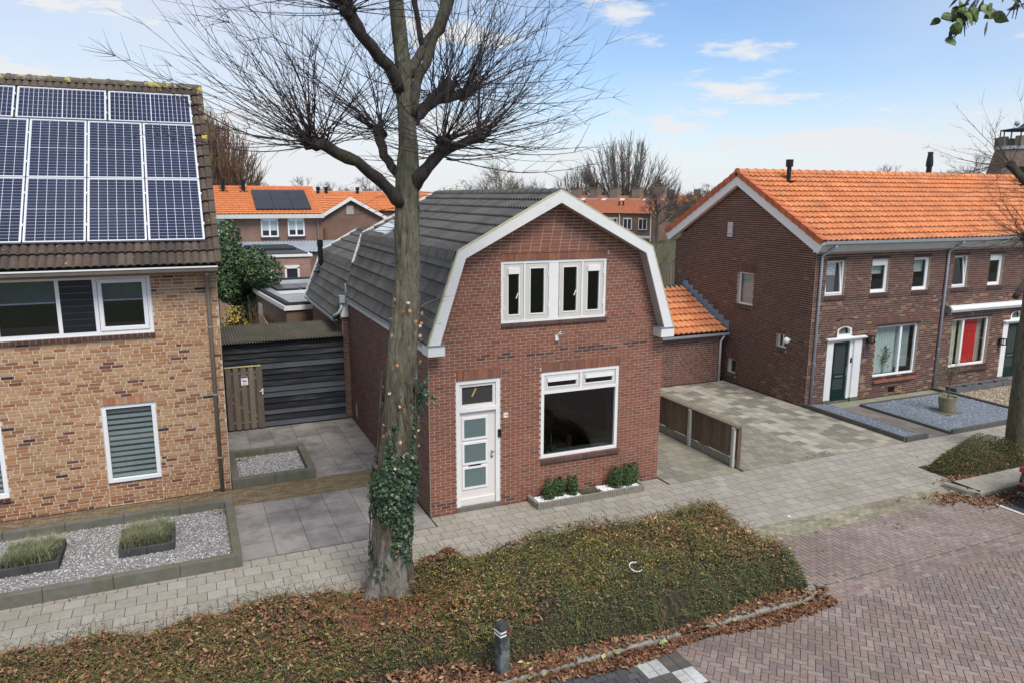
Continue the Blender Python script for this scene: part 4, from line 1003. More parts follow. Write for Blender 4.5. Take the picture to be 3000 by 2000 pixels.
for i, (x0, x1, nm) in enumerate(((-1.45, -.53, 'before the zebra blind window'), (-3.28, -2.36, 'at the far end of the pale gravel'))):
    wallring('planter_square', x0, x1, 14.08, 15.05, .06, .2, 'square dark concrete edging round grass tufts '+nm, 'planter', .5, M_concd, group='square planters in the pale gravel bed')
    box('planter_soil', M_soil, None, (x0+.06, x1-.06, 14.14, 14.99, .02, .17), label='brown soil in the square planter '+nm, cat='soil', kind='stuff')
    for k, (dx, dy, r_) in enumerate(((.24, .26, .27), (.62, .3, .27), (.3, .66, .25), (.68, .68, .28))):
        gt_ = thing('grass_tuft', (x0+dx, 14.08+dy, .17), 'grass tuft in the '+('street side west', 'street side east', 'house side west', 'house side east')[k]+' corner of the '+('blind window planter', 'outer planter')[i], 'grass', 'ornamental grass tufts')
        tuft(gt_, (x0+dx, 14.08+dy, .15), r_, .32, 520, i*10+k, GR)
# raised box on the driveway
wallring('raised_box', .62, 2.46, 16.88, 18.95, .17, .2, 'low concrete box of gravel beside the tan house on the driveway', 'planter', 1.0, M_conc)
gravel('driveway_gravel', .79, 2.29, 17.05, 18.78, .05, 5200, GC, [3, 3, 2, 2, 1], .022, 'pale grey gravel inside the low box on the driveway', base=(.2, .19, .18))
# ================================================================== ORANGE ROOFED TERRACE (right)
TY, GX = 16.9, 17.38; TX1 = 34.0; YB = 23.95; RY = 20.43; RZ = 7.2
th_ = thing('terrace_house', (22, TY, 0), 'dark brown brick terrace with orange pantile roof and white trim', 'house')
FT = Fr('y', TY); FGb = Fr('x', GX)
mortT = mat('grey_buff_mortar', (.46, .37, .29), .95, .12, 25, dirt=(.2, .15, .11, .5), dscale=1.6)
tb = Pieces()
tb.pal = [(.115, .052, .038), (.1, .045, .035), (.135, .063, .045), (.085, .04, .033), (.16, .078, .053), (.3, .19, .11), (.24, .14, .085), (.17, .13, .06)]
def pick_t(r, u, v, l):
    if 3.27 < v < 3.36: return 3
    q = r.random()
    if v < 3.3 and q < .1+.12*(mnoise.noise((u*1.2, v*1.7, 4)) > .1): return r.choice((5, 6, 6))
    return r.choice((0, 0, 1, 2, 2, 3, 4, 6 if r.random() < .12 else 0))
def pick_g(r, u, v, l):
    if v < .9 and u < 18.2 and r.random() < .45*(1-v): return r.choice((7, 6))
    return r.choice((0, 0, 1, 1, 2, 3, 4 if r.random() < .5 else 2, 6 if r.random() < .05 else 0))
UWS = [(17.82, 18.61), (19.72, 20.49), (21.58, 22.35), (23.48, 24.23), (25.28, 26.01), (27.2, 27.95)]
GW = [(20.19, 22.13, .67, 2.35), (23.75, 25.67, .69, 2.36)]
DR = [(18.1, 19.58, 0, 2.03), (26.42, 27.9, 0, 2.08)]
FLt = [(18.49, 19.1, 2.13, 2.42), (26.78, 27.4, 2.14, 2.44)]
op = [(a, b, 3.44, 4.53) for a, b in UWS]+GW+DR+FLt
lnt = [(20.16, 22.2, 2.35, 2.64)]
tw = MB(); two = bpy.data.objects.new('wall', bpy.data.meshes.new('wall')); link(two, th_)
brickwall(tb, two, FT, tw, 0, 4.72, .0705, lambda z: (GX+.001, 28.6), op+lnt+[(18.44, 19.16, 2.4, 2.66), (26.74, 27.46, 2.42, 2.68)], 'cross', pick=pick_t, L=.21, J=.016, reveal=.13)
def gsp(z):
    if z < 4.75: return (TY, YB)
    hw = (RZ-.2-z)*1.575; return (RY-hw, RY+hw) if hw > .1 else None
GO = [(19.53, 20.31, 2.81, 3.91), (20.17, 20.56, .33, .85), (17.86, 18.3, 1.66, 2.12)]
brickwall(tb, two, FGb, tw, 0, 6.95, .0705, gsp, GO, 'cross', pick=pick_g, L=.21, J=.016, reveal=.13)
tw.poly([(28.6, TY, 0), (TX1, TY, 0), (TX1, TY, 4.72), (28.6, TY, 4.72)]); tw.poly([(GX, YB, 0), (TX1, YB, 0), (TX1, YB, 4.7), (GX, YB, 4.7)]); tw.poly([(TX1, TY, 0), (TX1, YB, 0), (TX1, YB, 4.8), (TX1, RY, 6.9), (TX1, TY, 4.8)])
tw.poly([(GX, TY, 4.72), (TX1, TY, 4.72), (TX1, TY, 4.95), (GX, TY, 4.95)])
two.data = tw.mesh('wall', mortT); tb.finish('brick', 'brick_courses', M_brick, th_)
pal_d = [(.14, .066, .046), (.12, .055, .04), (.165, .08, .055)]
rowlock('lintel', M_brick, th_, FT, 20.16, 22.2, 2.355, 2.63, -.005, .012, pal_d, fan=.06, w=.065)
for a, b in ((18.46, 19.14), (26.76, 27.44)): rowlock('arch_lintel', M_brick, th_, FT, a, b, 2.37, 2.58, -.005, .013, pal_d, arch=.09, fan=.1, w=.055)
for a, b in UWS: rowlock('window_sill', M_brick, th_, FT, a-.02, b+.06, 3.33, 3.4, -.1, .05, [(.075, .04, .035), (.09, .05, .04)], w=.07)
rowlock('window_sill', M_brick, th_, FT, 20.19, 22.2, .5, .58, -.1, .1, [(.3, .12, .07), (.26, .1, .06)], w=.07); rowlock('window_sill', M_brick, th_, FT, 23.75, 25.75, .5, .58, -.1, .08, [(.1, .055, .045), (.08, .045, .04)], w=.07)
for (u0, u1, v0, v1) in GO:
    rowlock('lintel', M_brick, th_, FGb, u0-.05, u1+.05, v1+.004, v1+.3*(1 if v0 > 2 else .55), -.006, .013, pal_d+[(.24, .15, .1)], fan=.09, w=.065)
    rowlock('window_sill', M_brick, th_, FGb, u0-.03, u1+.08, v0-.13, v0-.03, -.1, .06, [(.12, .066, .05), (.1, .055, .043), (.15, .085, .06)], w=.09)
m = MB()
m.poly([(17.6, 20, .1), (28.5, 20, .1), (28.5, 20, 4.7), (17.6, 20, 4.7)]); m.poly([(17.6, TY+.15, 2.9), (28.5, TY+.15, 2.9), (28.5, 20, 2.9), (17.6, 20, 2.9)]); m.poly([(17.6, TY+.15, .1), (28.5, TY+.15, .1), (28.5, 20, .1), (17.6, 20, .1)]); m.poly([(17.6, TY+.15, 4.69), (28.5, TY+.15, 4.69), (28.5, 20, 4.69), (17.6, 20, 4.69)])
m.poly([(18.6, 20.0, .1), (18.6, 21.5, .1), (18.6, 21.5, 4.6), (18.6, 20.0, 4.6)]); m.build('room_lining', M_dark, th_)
# --- windows of the front
M_net = mat('net_curtain', (.5, .56, .54), .9, .08, 10); M_dframe = mat('dark_timber', (.045, .025, .022), .6)
def tilt(parent, F, a, b, v0, v1, ang):
    """tilt-and-turn sash leaning inward at the top"""
    m = MB(); w_ = .05
    for q in framebox(F, a, b, v0, v1, w_, 0, .045): m.box(*F.b(*q))
    o = m.build('tilted_sash', M_pvc, parent); return o
for i, (a, b) in enumerate(UWS):
    wd = part('window', M_pvc, th_, FT, *framebox(FT, a, b, 3.44, 4.53, .055, -.14, -.075)); bevel(wd, .005)
    part('lintel_board', M_dframe, wd, FT, (a-.0, b+.0, 4.531, 4.6, -.12, .014))
    ia, ib = a+.055, b-.055
    if i in (0, 3):
        m = MB()
        for k, (u0, u1, z0, z1) in enumerate(((ia, ib, 3.495, 3.54), (ia, ib, 4.43, 4.475), (ia, ia+.045, 3.54, 4.43), (ib-.045, ib, 3.54, 4.43))):
            for u, z in ((0, 0),): m.v += [FT.p(u_, z_, -.1+dd-(z_-3.495)*.12) for dd in (0, .045) for z_ in (z0, z1) for u_ in (u0, u1)]
            bb = k*8
            for q in ((0, 2, 3, 1), (4, 5, 7, 6), (0, 1, 5, 4), (2, 6, 7, 3), (0, 4, 6, 2), (1, 3, 7, 5)): m.face([bb+x for x in q])
        m.build('tilted_sash', M_pvc, wd); m = MB(); m.poly([FT.p(ia+.04, 3.53, -.085), FT.p(ib-.04, 3.53, -.085), FT.p(ib-.04, 4.44, -.19), FT.p(ia+.04, 4.44, -.19)]); m.build('pane', M_glass, wd)
    else:
        part('sash', M_pvc, wd, FT, *framebox(FT, ia, ib, 3.495, 4.475, .05, -.13, -.085)); part('pane', M_glass, wd, FT, (ia+.04, ib-.04, 3.54, 4.43, -.11, -.105))
    if i == 1 or i == 4: part('roller_box', M_pvc, wd, FT, (ia, ib, 4.3, 4.475, -.13, -.07))
    if i == 0: part('grey_blind', mat('grey_panel', (.1, .1, .105), .8), wd, FT, (ia, ib-.15, 3.5, 4.05, -.22, -.215)); part('patterned_blind', mat('patterned_cloth', (.5, .5, .5), .9, .9, 18), wd, FT, (ia, ib-.15, 4.05, 4.47, -.22, -.215))
    if i in (1, 2): part('half_curtain', M_net, wd, FT, (ia, ib, 4.02, 4.47, -.24, -.235))
    if i == 3: part('blue_curtain', mat('blue_cloth', (.16, .25, .4), .9, .5, 6), wd, FT, (ia, ia+.25, 3.5, 4.47, -.24, -.235))
# ground floor windows with curtains
def drape(parent, F, u0, u1, v0, v1, d, m_, n, name='curtain', amp=.025):
    m = MB(); K = n*6
    for k in range(K+1):
        u = u0+(u1-u0)*k/K; dd = d+amp*math.sin(2*math.pi*k/6+.4*math.sin(k*.7)); m.v += [F.p(u, v0, dd), F.p(u, v1, dd)]
    for k in range(K): m.face([2*k, 2*k+2, 2*k+3, 2*k+1])
    return m.build(name, m_, parent, smooth=True)
for i, (a, b, c, d) in enumerate(GW):
    wd = part('front_window', M_pvc, th_, FT, *framebox(FT, a, b, c, d, .065, -.14, -.07), ((21.36 if i == 0 else 24.37), (21.45 if i == 0 else 24.46), c+.065, d-.065, -.14, -.07)); bevel(wd, .006)
    part('pane', M_glass, wd, FT, (a+.06, b-.06, c+.06, d-.06, -.115, -.11)); part('lintel_board', M_dframe, wd, FT, (a-.03, b+.05, d+.001, d+.07, -.12, .016) if i == 0 else (a-.03, b+.08, d+.001, d+.05, -.12, .014)); part('sub_sill', M_dframe, wd, FT, (a, b+.06, c-.08, c-.003, -.12, .01))
    if i == 0: drape(wd, FT, a+.05, 21.4, c+.05, d-.06, -.25, M_net, 9); drape(wd, FT, 21.42, b-.08, c+.2, d-.06, -.28, mat('grey_curtain', (.34, .38, .38), .9), 6)
    else:
        drape(wd, FT, a+.05, 24.3, c+.05, d-.06, -.25, mat('linen_curtain', (.6, .57, .47), .9), 5); drape(wd, FT, 24.62, 25.3, c+.05, d-.06, -.22, mat('red_curtain', (.62, .02, .02), .85), 5, 'red_curtain'); drape(wd, FT, 24.45, 24.62, c+.05, d-.06, -.26, mat('cream_curtain', (.65, .6, .42), .9), 2); drape(wd, FT, 25.3, b-.05, c+.05, d-.06, -.26, mat('beige_curtain', (.42, .33, .28), .9), 2)
hp = thing('window_plant', (20.9, TY+.25, .75), 'leafy houseplant on a glass stand behind the net curtained window', 'plant')
MB().lathe((20.92, TY+.2, .76), [(.06, 0), (.05, .25), (.075, .3)], 10).build('pot', mat('glass_pot', (.35, .5, .47), .3), hp)
g = np.random.default_rng(8); P_ = np.array([20.92, TY+.19, 1.3])+g.normal(0, 1, (70, 3))*np.array([.1, .02, .15]); V, F = leafquads(P_, P_*0+np.array([0, -1, .4]), .1, .55, .5, 5); stuff('foliage', V, F, palette_pick(g, 70, [(.03, .09, .03), (.05, .12, .04)], [1, 1]), MATS['leaf_gloss'], hp)
# --- doors
M_grn = mat('dark_green_paint', (.008, .028, .02), .35, .1, 4); M_obsc = mat('obscure_dark', (.045, .055, .048), .3, .15, 50, spec=.5)
for i, (a, b, c, d) in enumerate(DR):
    dz = d-2.03
    fd = part('front_door', M_white, th_, FT, (a, a+.27, .12, d, -.1, .02), (b-.33, b, .12, d, -.1, .02), (a+.27, b-.33, d-.06, d, -.1, .01)); bevel(fd, .008)
    part('door_jamb', M_white, fd, FT, (a+.27, a+.33, .1, d-.06, -.12, -.05), (b-.47, b-.33, .1, d-.06, -.12, -.03))
    part('plinth', M_conc, fd, FT, (a-.01, a+.28, -.01, .12, -.1, .03), (b-.34, b+.01, -.01, .12, -.1, .03), (a+.28, b-.34, -.01, .05, -.12, -.02))
    part('door_leaf', M_grn, fd, FT, (a+.33, b-.47, .05, d-.06, -.12, -.09), *framebox(FT, a+.33, b-.47, .05, d-.06, .1, -.09, -.075), (a+.43, b-.57, .78, .9, -.09, -.075), (a+.33, b-.47, .1, .15, -.09, -.06))
    part('door_pane', M_obsc, fd, FT, (a+.45, b-.59, .93, d-.18, -.088, -.08)); part('door_pane', M_obsc, fd, FT, (a+.45, b-.59, .42, .76, -.088, -.08))
    for k in range(3): part('door_panel', M_grn, fd, FT, (a+.44, b-.58, .165+k*.08, .235+k*.08, -.088, -.078))
    part('letter_slot', M_steel, fd, FT, (a+.5, b-.65, .82, .87, -.08, -.06)); part('door_handle', M_steel, fd, FT, (b-.53, b-.49, .85, 1.12, -.08, -.05))
    m = MB(); m.prism([(TY, d), (TY-.1, d+.01), (TY-.12, d+.04), (TY-.12, d+.06), (TY-.04, d+.075), (TY, d+.085)], 'x', a-.07, b+.11); m.build('door_cornice', M_white, fd)
    part('door_bell', M_black, fd, FT, (b-.41, b-.35, 1.26, 1.42, -.03, -.015))
    u0, u1, v0, v1 = FLt[i]; K = 10
    m = MB()
    def ring(e): return [(u0+e, v0+e)]+[(u0+e+(u1-u0-2*e)*k/K, v1-.02-e+.09*(1-(2*k/K-1)**2)) for k in range(K+1)]+[(u1-e, v0+e)]
    o1, i1 = ring(0), ring(.065)
    for k in range(len(o1)):
        k2 = (k+1) % len(o1); m.poly([FT.p(*o1[k], .0), FT.p(*o1[k2], .0), FT.p(*i1[k2], .0), FT.p(*i1[k], .0)]); m.poly([FT.p(*i1[k], .0), FT.p(*i1[k2], .0), FT.p(*i1[k2], -.1), FT.p(*i1[k], -.1)]); m.poly([FT.p(*o1[k], .0), FT.p(*o1[k2], .0), FT.p(*o1[k2], -.1), FT.p(*o1[k], -.1)])
    fl = m.build('fanlight', M_white, th_); m = MB(); m.poly([FT.p(*q, -.06) for q in i1]); m.build('pane', M_glass, fl); part('fanlight_blind', mat('grey_panel2', (.14, .15, .16), .8), fl, FT, (u0+.06, u1-.17, v0+.05, v1+.06, -.1, -.09)); part('fanlight_sill', M_white, fl, FT, (u0-.03, u1+.03, v0-.03, v0+.01, -.05, .03))
# lamps, plaque
for (u, z, nm) in ((19.82, 1.98, 'a'), (26.3, 1.42, 'b')):
    wl = part('wall_lantern', M_black, th_, FT, (u-.03, u+.03, z-.1, z+.1, .01, .05), (u-.09, u+.09, z+.1, z+.125, .03, .22), (u-.085, u+.085, z-.11, z-.09, .04, .21), (u-.085, u-.07, z-.09, z+.1, .19, .21), (u+.07, u+.085, z-.09, z+.1, .19, .21), (u-.085, u-.07, z-.09, z+.1, .04, .055), (u+.07, u+.085, z-.09, z+.1, .04, .055)); part('lantern_glass', M_glass, wl, FT, (u-.07, u+.07, z-.09, z+.1, .06, .19))
part('wall_plaque', mat('slate', (.09, .06, .065), .6), th_, FT, (19.66, 19.92, 1.42, 1.75, .012, .03))
part('air_brick', M_brick, two, FT, (20.95, 21.25, .12, .3, .01, .014))
m = MB(); m.tube([FGb.p(17.7, 1.98, .01), FGb.p(17.7, 1.98, .1)], .04, 8); m.lathe((GX-.16, 17.7, 1.88), [(.02, 0), (.085, .04), (.1, .1), (.085, .16), (.03, .2)], 12); m.build('globe_lamp', mat('opal_glass', (.75, .75, .73), .2), th_, smooth=True)
bevel(part('chimney_vent', mat('vent_grey', (.5, .52, .5), .6), th_, FGb, (20.7, 20.95, 5.05, 5.56, .006, .05)), .005); part('vent_slot', M_black, th_, FGb, (20.74, 20.91, 5.14, 5.16, .05, .052))
# gable windows
for i, (u0, u1, v0, v1) in enumerate(GO):
    wd = part('gable_window', M_pvc, th_, FGb, *framebox(FGb, u0, u1, v0, v1, .055 if i == 0 else .05, -.13, -.07)); part('pane', M_glass, wd, FGb, (u0+.05, u1-.05, v0+.05, v1-.05, -.11, -.105))
    part('frosted_backing' if i == 0 else 'dark_curtain', mat('pale_frost', (.42, .46, .46), .8, .1, 8) if i == 0 else mat('brown_print', (.1, .06, .05), .9, .8, 14), wd, FGb, (u0+.03, u1-.03, v0+.03, v1-.03, -.2, -.19))
    if i == 2: part('mullion', M_pvc, wd, FGb, (u0+.2, u0+.24, v0+.05, v1-.05, -.12, -.07))
    if i == 0: part('lintel_board', M_dframe, wd, FGb, (u0, u1, v1-.002, v1+.003, -.1, .01)); part('sub_sill', M_dframe, wd, FGb, (u0, u1, v0-.03, v0-.002, -.12, .0))
# --- roof
ev = TY-.38; EZt = 5.1; rv = Vector((0, RY-ev, RZ-EZt)); RL = rv.length; upT = rv.normalized(); nT = Vector((1, 0, 0)).cross(upT)
VX = GX-.2
m = MB(); m.poly([(VX, ev, EZt-.05), (TX1, ev, EZt-.05), (TX1, RY, RZ-.05), (VX, RY, RZ-.05)]); m.poly([(VX, 2*RY-ev, EZt-.05), (TX1, 2*RY-ev, EZt-.05), (TX1, RY, RZ-.05), (VX, RY, RZ-.05)])
tro = m.build('roof', M_tar, th_)
M_or = mat('orange_pantile', None, .72, .12, 6, bump=.15, bscale=120, dirt=(.36, .155, .08, .6), dscale=.8, dlim=(.46, .7), dirt2=(.2, .12, .08, .5), d2scale=4, d2lim=(.64, .72))
def prof_s(u): return .05*(1-math.cos(2*math.pi*(u**1.35)))/2 + .012*(1-u)
tt = Pieces(); tt.pal = [(.66, .245, .098), (.62, .225, .088), (.69, .27, .112), (.59, .205, .08)]
PW = .213; NR = 13; tt.lib['o'] = tilelib(PW, RL/NR, .03, 1, 10, th=.035, lift=.062, prof=prof_s)
ncol = int((TX1-VX-.15)/PW)
lay_tiles(tt, tro, 'o', (VX+.15, ev, EZt), (1, 0, 0), upT, PW, RL/NR, ncol, NR, lambda c, r: R.randrange(4))
tt.finish('roof_tile', 'roof_tiles', M_or, tro)
ridge_line(tro, RY, VX-.02, TX1, RZ+.03, 'x', tt.pal[:3], M_or, r0=.13, step=.38, flat=.85)
for sgn in (1, -1):
    for i in range(NR):    # verge tiles on both slopes of the gable
        u2 = Vector((0, upT.y*sgn, upT.z)); n2 = Vector((0, -upT.z*sgn, upT.y)); o0 = Vector((0, ev if sgn > 0 else 2*RY-ev, EZt)); mb = MB(); mb.col = R.choice(((.5, .13, .05), (.45, .115, .045), (.55, .15, .058)))
        t0, t1 = i*RL/NR, (i+1.05)*RL/NR
        for (x0, x1, h0, h1) in ((VX-.05, VX+.17, .045, .075), (VX-.05, VX-.02, -.1, .045)):
            b = len(mb.v)
            for h in (h0, h1):
                for t in (t0, t1):
                    for x in (x0, x1): p = o0+u2*t+n2*(h+(.028 if t == t0 else 0)); mb.v.append((x, p.y, p.z))
            for q in ((0, 2, 3, 1), (4, 5, 7, 6), (0, 1, 5, 4), (2, 6, 7, 3), (0, 4, 6, 2), (1, 3, 7, 5)): mb.face([b+k for k in q])
        mb.build('verge_tile', M_or, tro)
M_tw = mat('clean_white_board', (.8, .8, .78), .5, .03, 3)
for sgn in (1, -1):
    y0 = ev-.02 if sgn > 0 else 2*RY-ev+.02
    MB().prism([(y0, EZt-.06), (RY, RZ-.06), (RY, RZ-.4), (y0+sgn*.2, EZt-.33)], 'x', VX-.005, VX+.025).build('bargeboard', M_tw, th_)
    MB().prism([(y0+sgn*.22, EZt-.3), (RY, RZ-.37), (RY, RZ-.35), (y0+sgn*.22, EZt-.28)], 'x', VX+.025, GX).build('verge_soffit', M_tw, th_)
M_fas = mat('grey_white_fascia', (.58, .57, .52), .6, .06, 3)
MB().prism([(TY-.04, 4.78), (TY-.2, 4.8), (TY-.36, 5.06), (TY, 5.06), (TY, 4.78)], 'x', VX+.03, TX1).build('eave_fascia', M_fas, th_)
m = MB(); pr = [(TY-.5, 5.14), (TY-.49, 5.06), (TY-.43, 5.03), (TY-.385, 5.06), (TY-.38, 5.12), (TY-.372, 5.12), (TY-.376, 5.05), (TY-.43, 5.015), (TY-.5, 5.05), (TY-.515, 5.14)]
m.prism(pr, 'x', VX+.02, TX1); m.build('gutter', M_zinc, th_)
for u in (17.55, 23.1):
    dpo = MB().tube([FT.p(u+.12, 5.03, .44), FT.p(u+.12, 4.95, .42), FT.p(u, 4.7, .08), FT.p(u, 4.6, .06), FT.p(u, 0, .06)], .042, 10).build('downpipe', M_dpipe, th_, smooth=True)
    for z in (3.2, 1.4): MB().tube([FT.p(u, z, .06), FT.p(u, z+.025, .06)], .048, 10).build('pipe_clip', M_dpipe, dpo)
for x, kind in ((18.9, 0), (27.0, 1), (31.0, 0), (32.2, 0)):    # roof terminals
    if kind == 0:
        t_ = RL-.62; p = Vector((x, ev, EZt))+upT*t_
        m = MB(); m.tube([(p.x, p.y, p.z-.05), (p.x, p.y, p.z+.62)], .075, 10); m.tube([(p.x, p.y, p.z+.5), (p.x, p.y, p.z+.74)], [.12, .125], 10); m.box(p.x-.17, p.x+.17, p.y-.2, p.y+.12, -.01, .03, Matrix.Translation((0, 0, p.z+.02)))
    else:
        p = Vector((x, RY+.5, RZ-.2)); m = MB(); m.tube([p, p+Vector((0, 0, .9))], .1, 10); m.tube([p+Vector((0, 0, .6)), p+Vector((0, 0, .78)), p+Vector((0, 0, 1.1)), p+Vector((0, 0, 1.15))], [.13, .13, .09, .11], 10)
    m.build('roof_terminal', M_black, tro)
# awning cassette over the second front window
aw = thing('awning_cassette', (25.6, TY-.1, 2.7), 'closed white awning cassette above the red curtained window', 'awning')
m = MB(); m.prism([(TY-.012, 2.66), (TY-.16, 2.62), (TY-.2, 2.66), (TY-.2, 2.74), (TY-.15, 2.82), (TY-.012, 2.84)], 'x', 23.36, 28.3); m.build('housing', M_pvc, aw); m = MB(); m.prism([(TY-.205, 2.69), (TY-.215, 2.69), (TY-.215, 2.7), (TY-.205, 2.7)], 'x', 23.37, 28.29); m.build('front_slot', M_black, aw)
m = MB(); m.prism([(TY-.012, 2.62), (TY-.2, 2.58), (TY-.24, 2.66), (TY-.23, 2.76), (TY-.15, 2.85), (TY-.012, 2.87)], 'x', 23.28, 23.355); m.build('end_cap', mat('cap_grey', (.22, .22, .22), .5), aw)

# ================================================================== GARAGE WITH ORANGE LEAN-TO ROOF
ga = thing('garage', (13.5, 20.75, 0), 'low brick garage with orange tiled roof between the two houses', 'garage')
FGa = Fr('y', 20.75); gw = MB(); gwo = bpy.data.objects.new('wall', bpy.data.meshes.new('wall')); link(gwo, ga)
gb_ = Pieces(); gb_.pal = [(.16, .07, .05), (.14, .06, .045), (.18, .082, .06), (.12, .052, .042)]
brickwall(gb_, gwo, FGa, gw, 0, 1.72, .0705, lambda z: (9.76, 17.22), [], 'cross', pick=lambda r, u, v, l: r.randrange(4), L=.21, J=.016)
gw.poly([(9.76, 20.75, 0), (9.76, 25.5, 0), (9.76, 25.5, 1.7), (9.76, 23.4, 3.0), (9.76, 20.75, 1.7)]); gw.poly([(9.76, 25.5, 0), (17.3, 25.5, 0), (17.3, 25.5, 1.7), (9.76, 25.5, 1.7)])
gwo.data = gw.mesh('wall', mortT); gb_.finish('brick', 'brick_courses', M_brick, ga)
gr = Vector((0, 2.75, 1.3)); GL = gr.length; ug = gr.normalized(); m = MB(); m.poly([(9.7, 20.6, 1.72), (17.37, 20.6, 1.72), (17.37, 23.35, 3.02), (9.7, 23.35, 3.02)]); m.poly([(9.7, 26.1, 1.72), (17.37, 26.1, 1.72), (17.37, 23.35, 3.02), (9.7, 23.35, 3.02)]); gro = m.build('roof', M_tar, ga)
gtl = Pieces(); gtl.pal = tt.pal; gtl.lib['o'] = tilelib(PW, GL/8, .03, 1, 10, th=.035, lift=.062, prof=prof_s)
lay_tiles(gtl, gro, 'o', (17.3-35*PW, 20.58, 1.77), (1, 0, 0), ug, PW, GL/8, 35, 8, lambda c, r: R.randrange(4)); gtl.finish('roof_tile', 'roof_tiles', M_or, gro)
m = MB(); m.prism([(23.1, 3.0), (23.35, 3.14), (23.6, 3.0), (23.6, 2.97), (23.35, 3.1), (23.1, 2.97)], 'x', 9.7, 17.3); m.build('green_ridge', mat('green_felt', (.03, .075, .05), .8, .25), gro)
for i in range(9):   # stepped lead flashing against the gable
    y0 = 20.6+i*.305; z0 = 1.82+i*.305*.473; box('lead_step', mat('blue_lead', (.2, .26, .34), .5, .25, 6), gro, (GX-.035, GX-.016, y0, y0+.31, z0-.05, z0+.33), (GX-.2, GX-.016, y0, y0+.3, z0+.03, z0+.05))
m = MB(); m.prism([(20.5, 1.76), (20.51, 1.68), (20.57, 1.65), (20.62, 1.68), (20.63, 1.74), (20.61, 1.74), (20.57, 1.67), (20.53, 1.7), (20.52, 1.76)], 'x', 9.7, 17.34); m.build('gutter', M_zinc, ga)
MB().tube([(17.16, 20.57, 1.66), (17.12, 20.66, 1.5), (17.1, 20.69, 1.4), (17.1, 20.69, 0)], .04, 10).build('downpipe', mat('pale_pipe', (.6, .6, .57), .5), ga, smooth=True)
# ================================================================== FRONT GARDENS OF THE TERRACE
M_edge = mat('dark_edging', (.1, .095, .085), .9, .25, 8, dirt=(.1, .1, .05, .5), dscale=2)
def edging(name, runs, label, th=.06, h=.09, blk=.5, m_=None):
    t = thing(name, (runs[0][0], runs[0][1], 0), label, 'edging')
    for (x0, y0, x1, y1) in runs:
        L_ = math.hypot(x1-x0, y1-y0); n = max(1, round(L_/blk))
        for i in range(n):
            a = (x0+(x1-x0)*i/n, y0+(y1-y0)*i/n); b = (x0+(x1-x0)*(i+1)/n, y0+(y1-y0)*(i+1)/n)
            if abs(x1-x0) > abs(y1-y0): q = (min(a[0], b[0])+.002, max(a[0], b[0])-.002, y0-th/2, y0+th/2, -.02, h)
            else: q = (x0-th/2, x0+th/2, min(a[1], b[1])+.002, max(a[1], b[1])-.002, -.02, h)
            bevel(box('edging_block', m_ or M_edge, t, q), .006)
    return t
edging('palisade_edging', [(17.36, 13.31, 17.36, 16.85), (17.39, 13.31, 18.22, 13.31)], 'brown palisade edging round the narrow blue gravel strip', .08, .13, .12)
edging('path_edging', [(18.24, 13.4, 18.24, 16.85)], 'thin edging between the blue gravel strip and the door path', .05, .03, .6)
edging('garden_edging', [(19.1, 13.27, 19.1, 16.33), (19.13, 16.33, 23.0, 16.33)], 'thin dark edging along two sides of the large blue gravel garden', .06, .07, 1.0)
edging('front_edging', [(19.13, 13.27, 24.9, 13.27)], 'brown palisade edging along the pavement side of the large blue gravel garden', .08, .13, .12)
edging('boundary_edging', [(23.04, 13.34, 23.04, 16.86)], 'dark edging between the blue gravel and the yellow gravel garden', .1, .1, 1.0)
BG = [(.3, .34, .4), (.22, .25, .3), (.38, .42, .47), (.16, .18, .21), (.46, .49, .52)]
gravel('blue_gravel', 17.4, 18.2, 13.36, 16.88, .03, 4600, BG, [3, 3, 3, 2, 1], .018, 'blue grey slate gravel in the narrow strip left of the door path', base=(.16, .18, .2))
gravel('slate_gravel', 19.13, 22.99, 13.32, 16.3, .03, 11000, BG, [3, 3, 3, 2, 1], .02, 'blue grey slate gravel of the large garden round the potted tree', base=(.16, .18, .2))
gravel('yellow_gravel', 23.1, 28.5, 13.3, 16.2, .03, 6500, [(.5, .42, .3), (.42, .33, .22), (.58, .52, .42), (.33, .25, .16)], [3, 2, 2, 1], .034, 'yellow beige gravel in the garden before the red curtain', base=(.2, .16, .1))
gp = sheet('garden_path', [(18.26, 13.28), (19.07, 13.28), (19.07, 16.36), (23.0, 16.36), (23.0, 16.89), (18.26, 16.89)], -.014, M_sand, 'brown tiled path leading to the green front door')
gpp = Pieces(); gpp.pal = [(.22, .19, .16), (.19, .165, .14), (.245, .21, .175), (.25, .25, .17), (.28, .28, .2)]
rows(gpp, gp, .4, .4, (18.27, 19.06, 13.28, 16.36), lambda x, y: R.randrange(3)); rows(gpp, gp, .5, .5, (18.27, 23.0, 16.38, 16.88), lambda x, y: 3+R.randrange(2)); gpp.finish('paving_tile', 'paving_tiles', M_tile, gp)
gp2 = sheet('porch_slab', rect(23.1, 28.5, 16.25, 16.89), .0, M_tile if False else mat('porch_concrete', (.24, .23, .18), .9, .2, 5), 'grey slab path along the second terrace front')
M_slp = mat('grey_sleeper', (.12, .12, .125), .85, .3, 5, bump=.3, bscale=60)
sl_ = thing('sleeper_planter', (24.7, 16.2, 0), 'long planter of grey sleepers below the red curtained window', 'planter')
for i in range(4):
    a = 23.2+i*.78; box('sleeper', M_slp, sl_, (a+.005, a+.775, 16.1, 16.18, 0, .2)); box('sleeper', M_slp, sl_, (a+.005, a+.775, 16.42, 16.5, 0, .2)); box('cross_piece', M_slp, sl_, (a, a+.08, 16.181, 16.419, 0, .19))
box('soil', M_soil, sl_, (23.29, 26.3, 16.18, 16.42, 0, .12))
s2 = thing('sleeper_box', (26.2, 14.9, 0), 'low box of grey sleepers standing on the yellow gravel', 'planter')
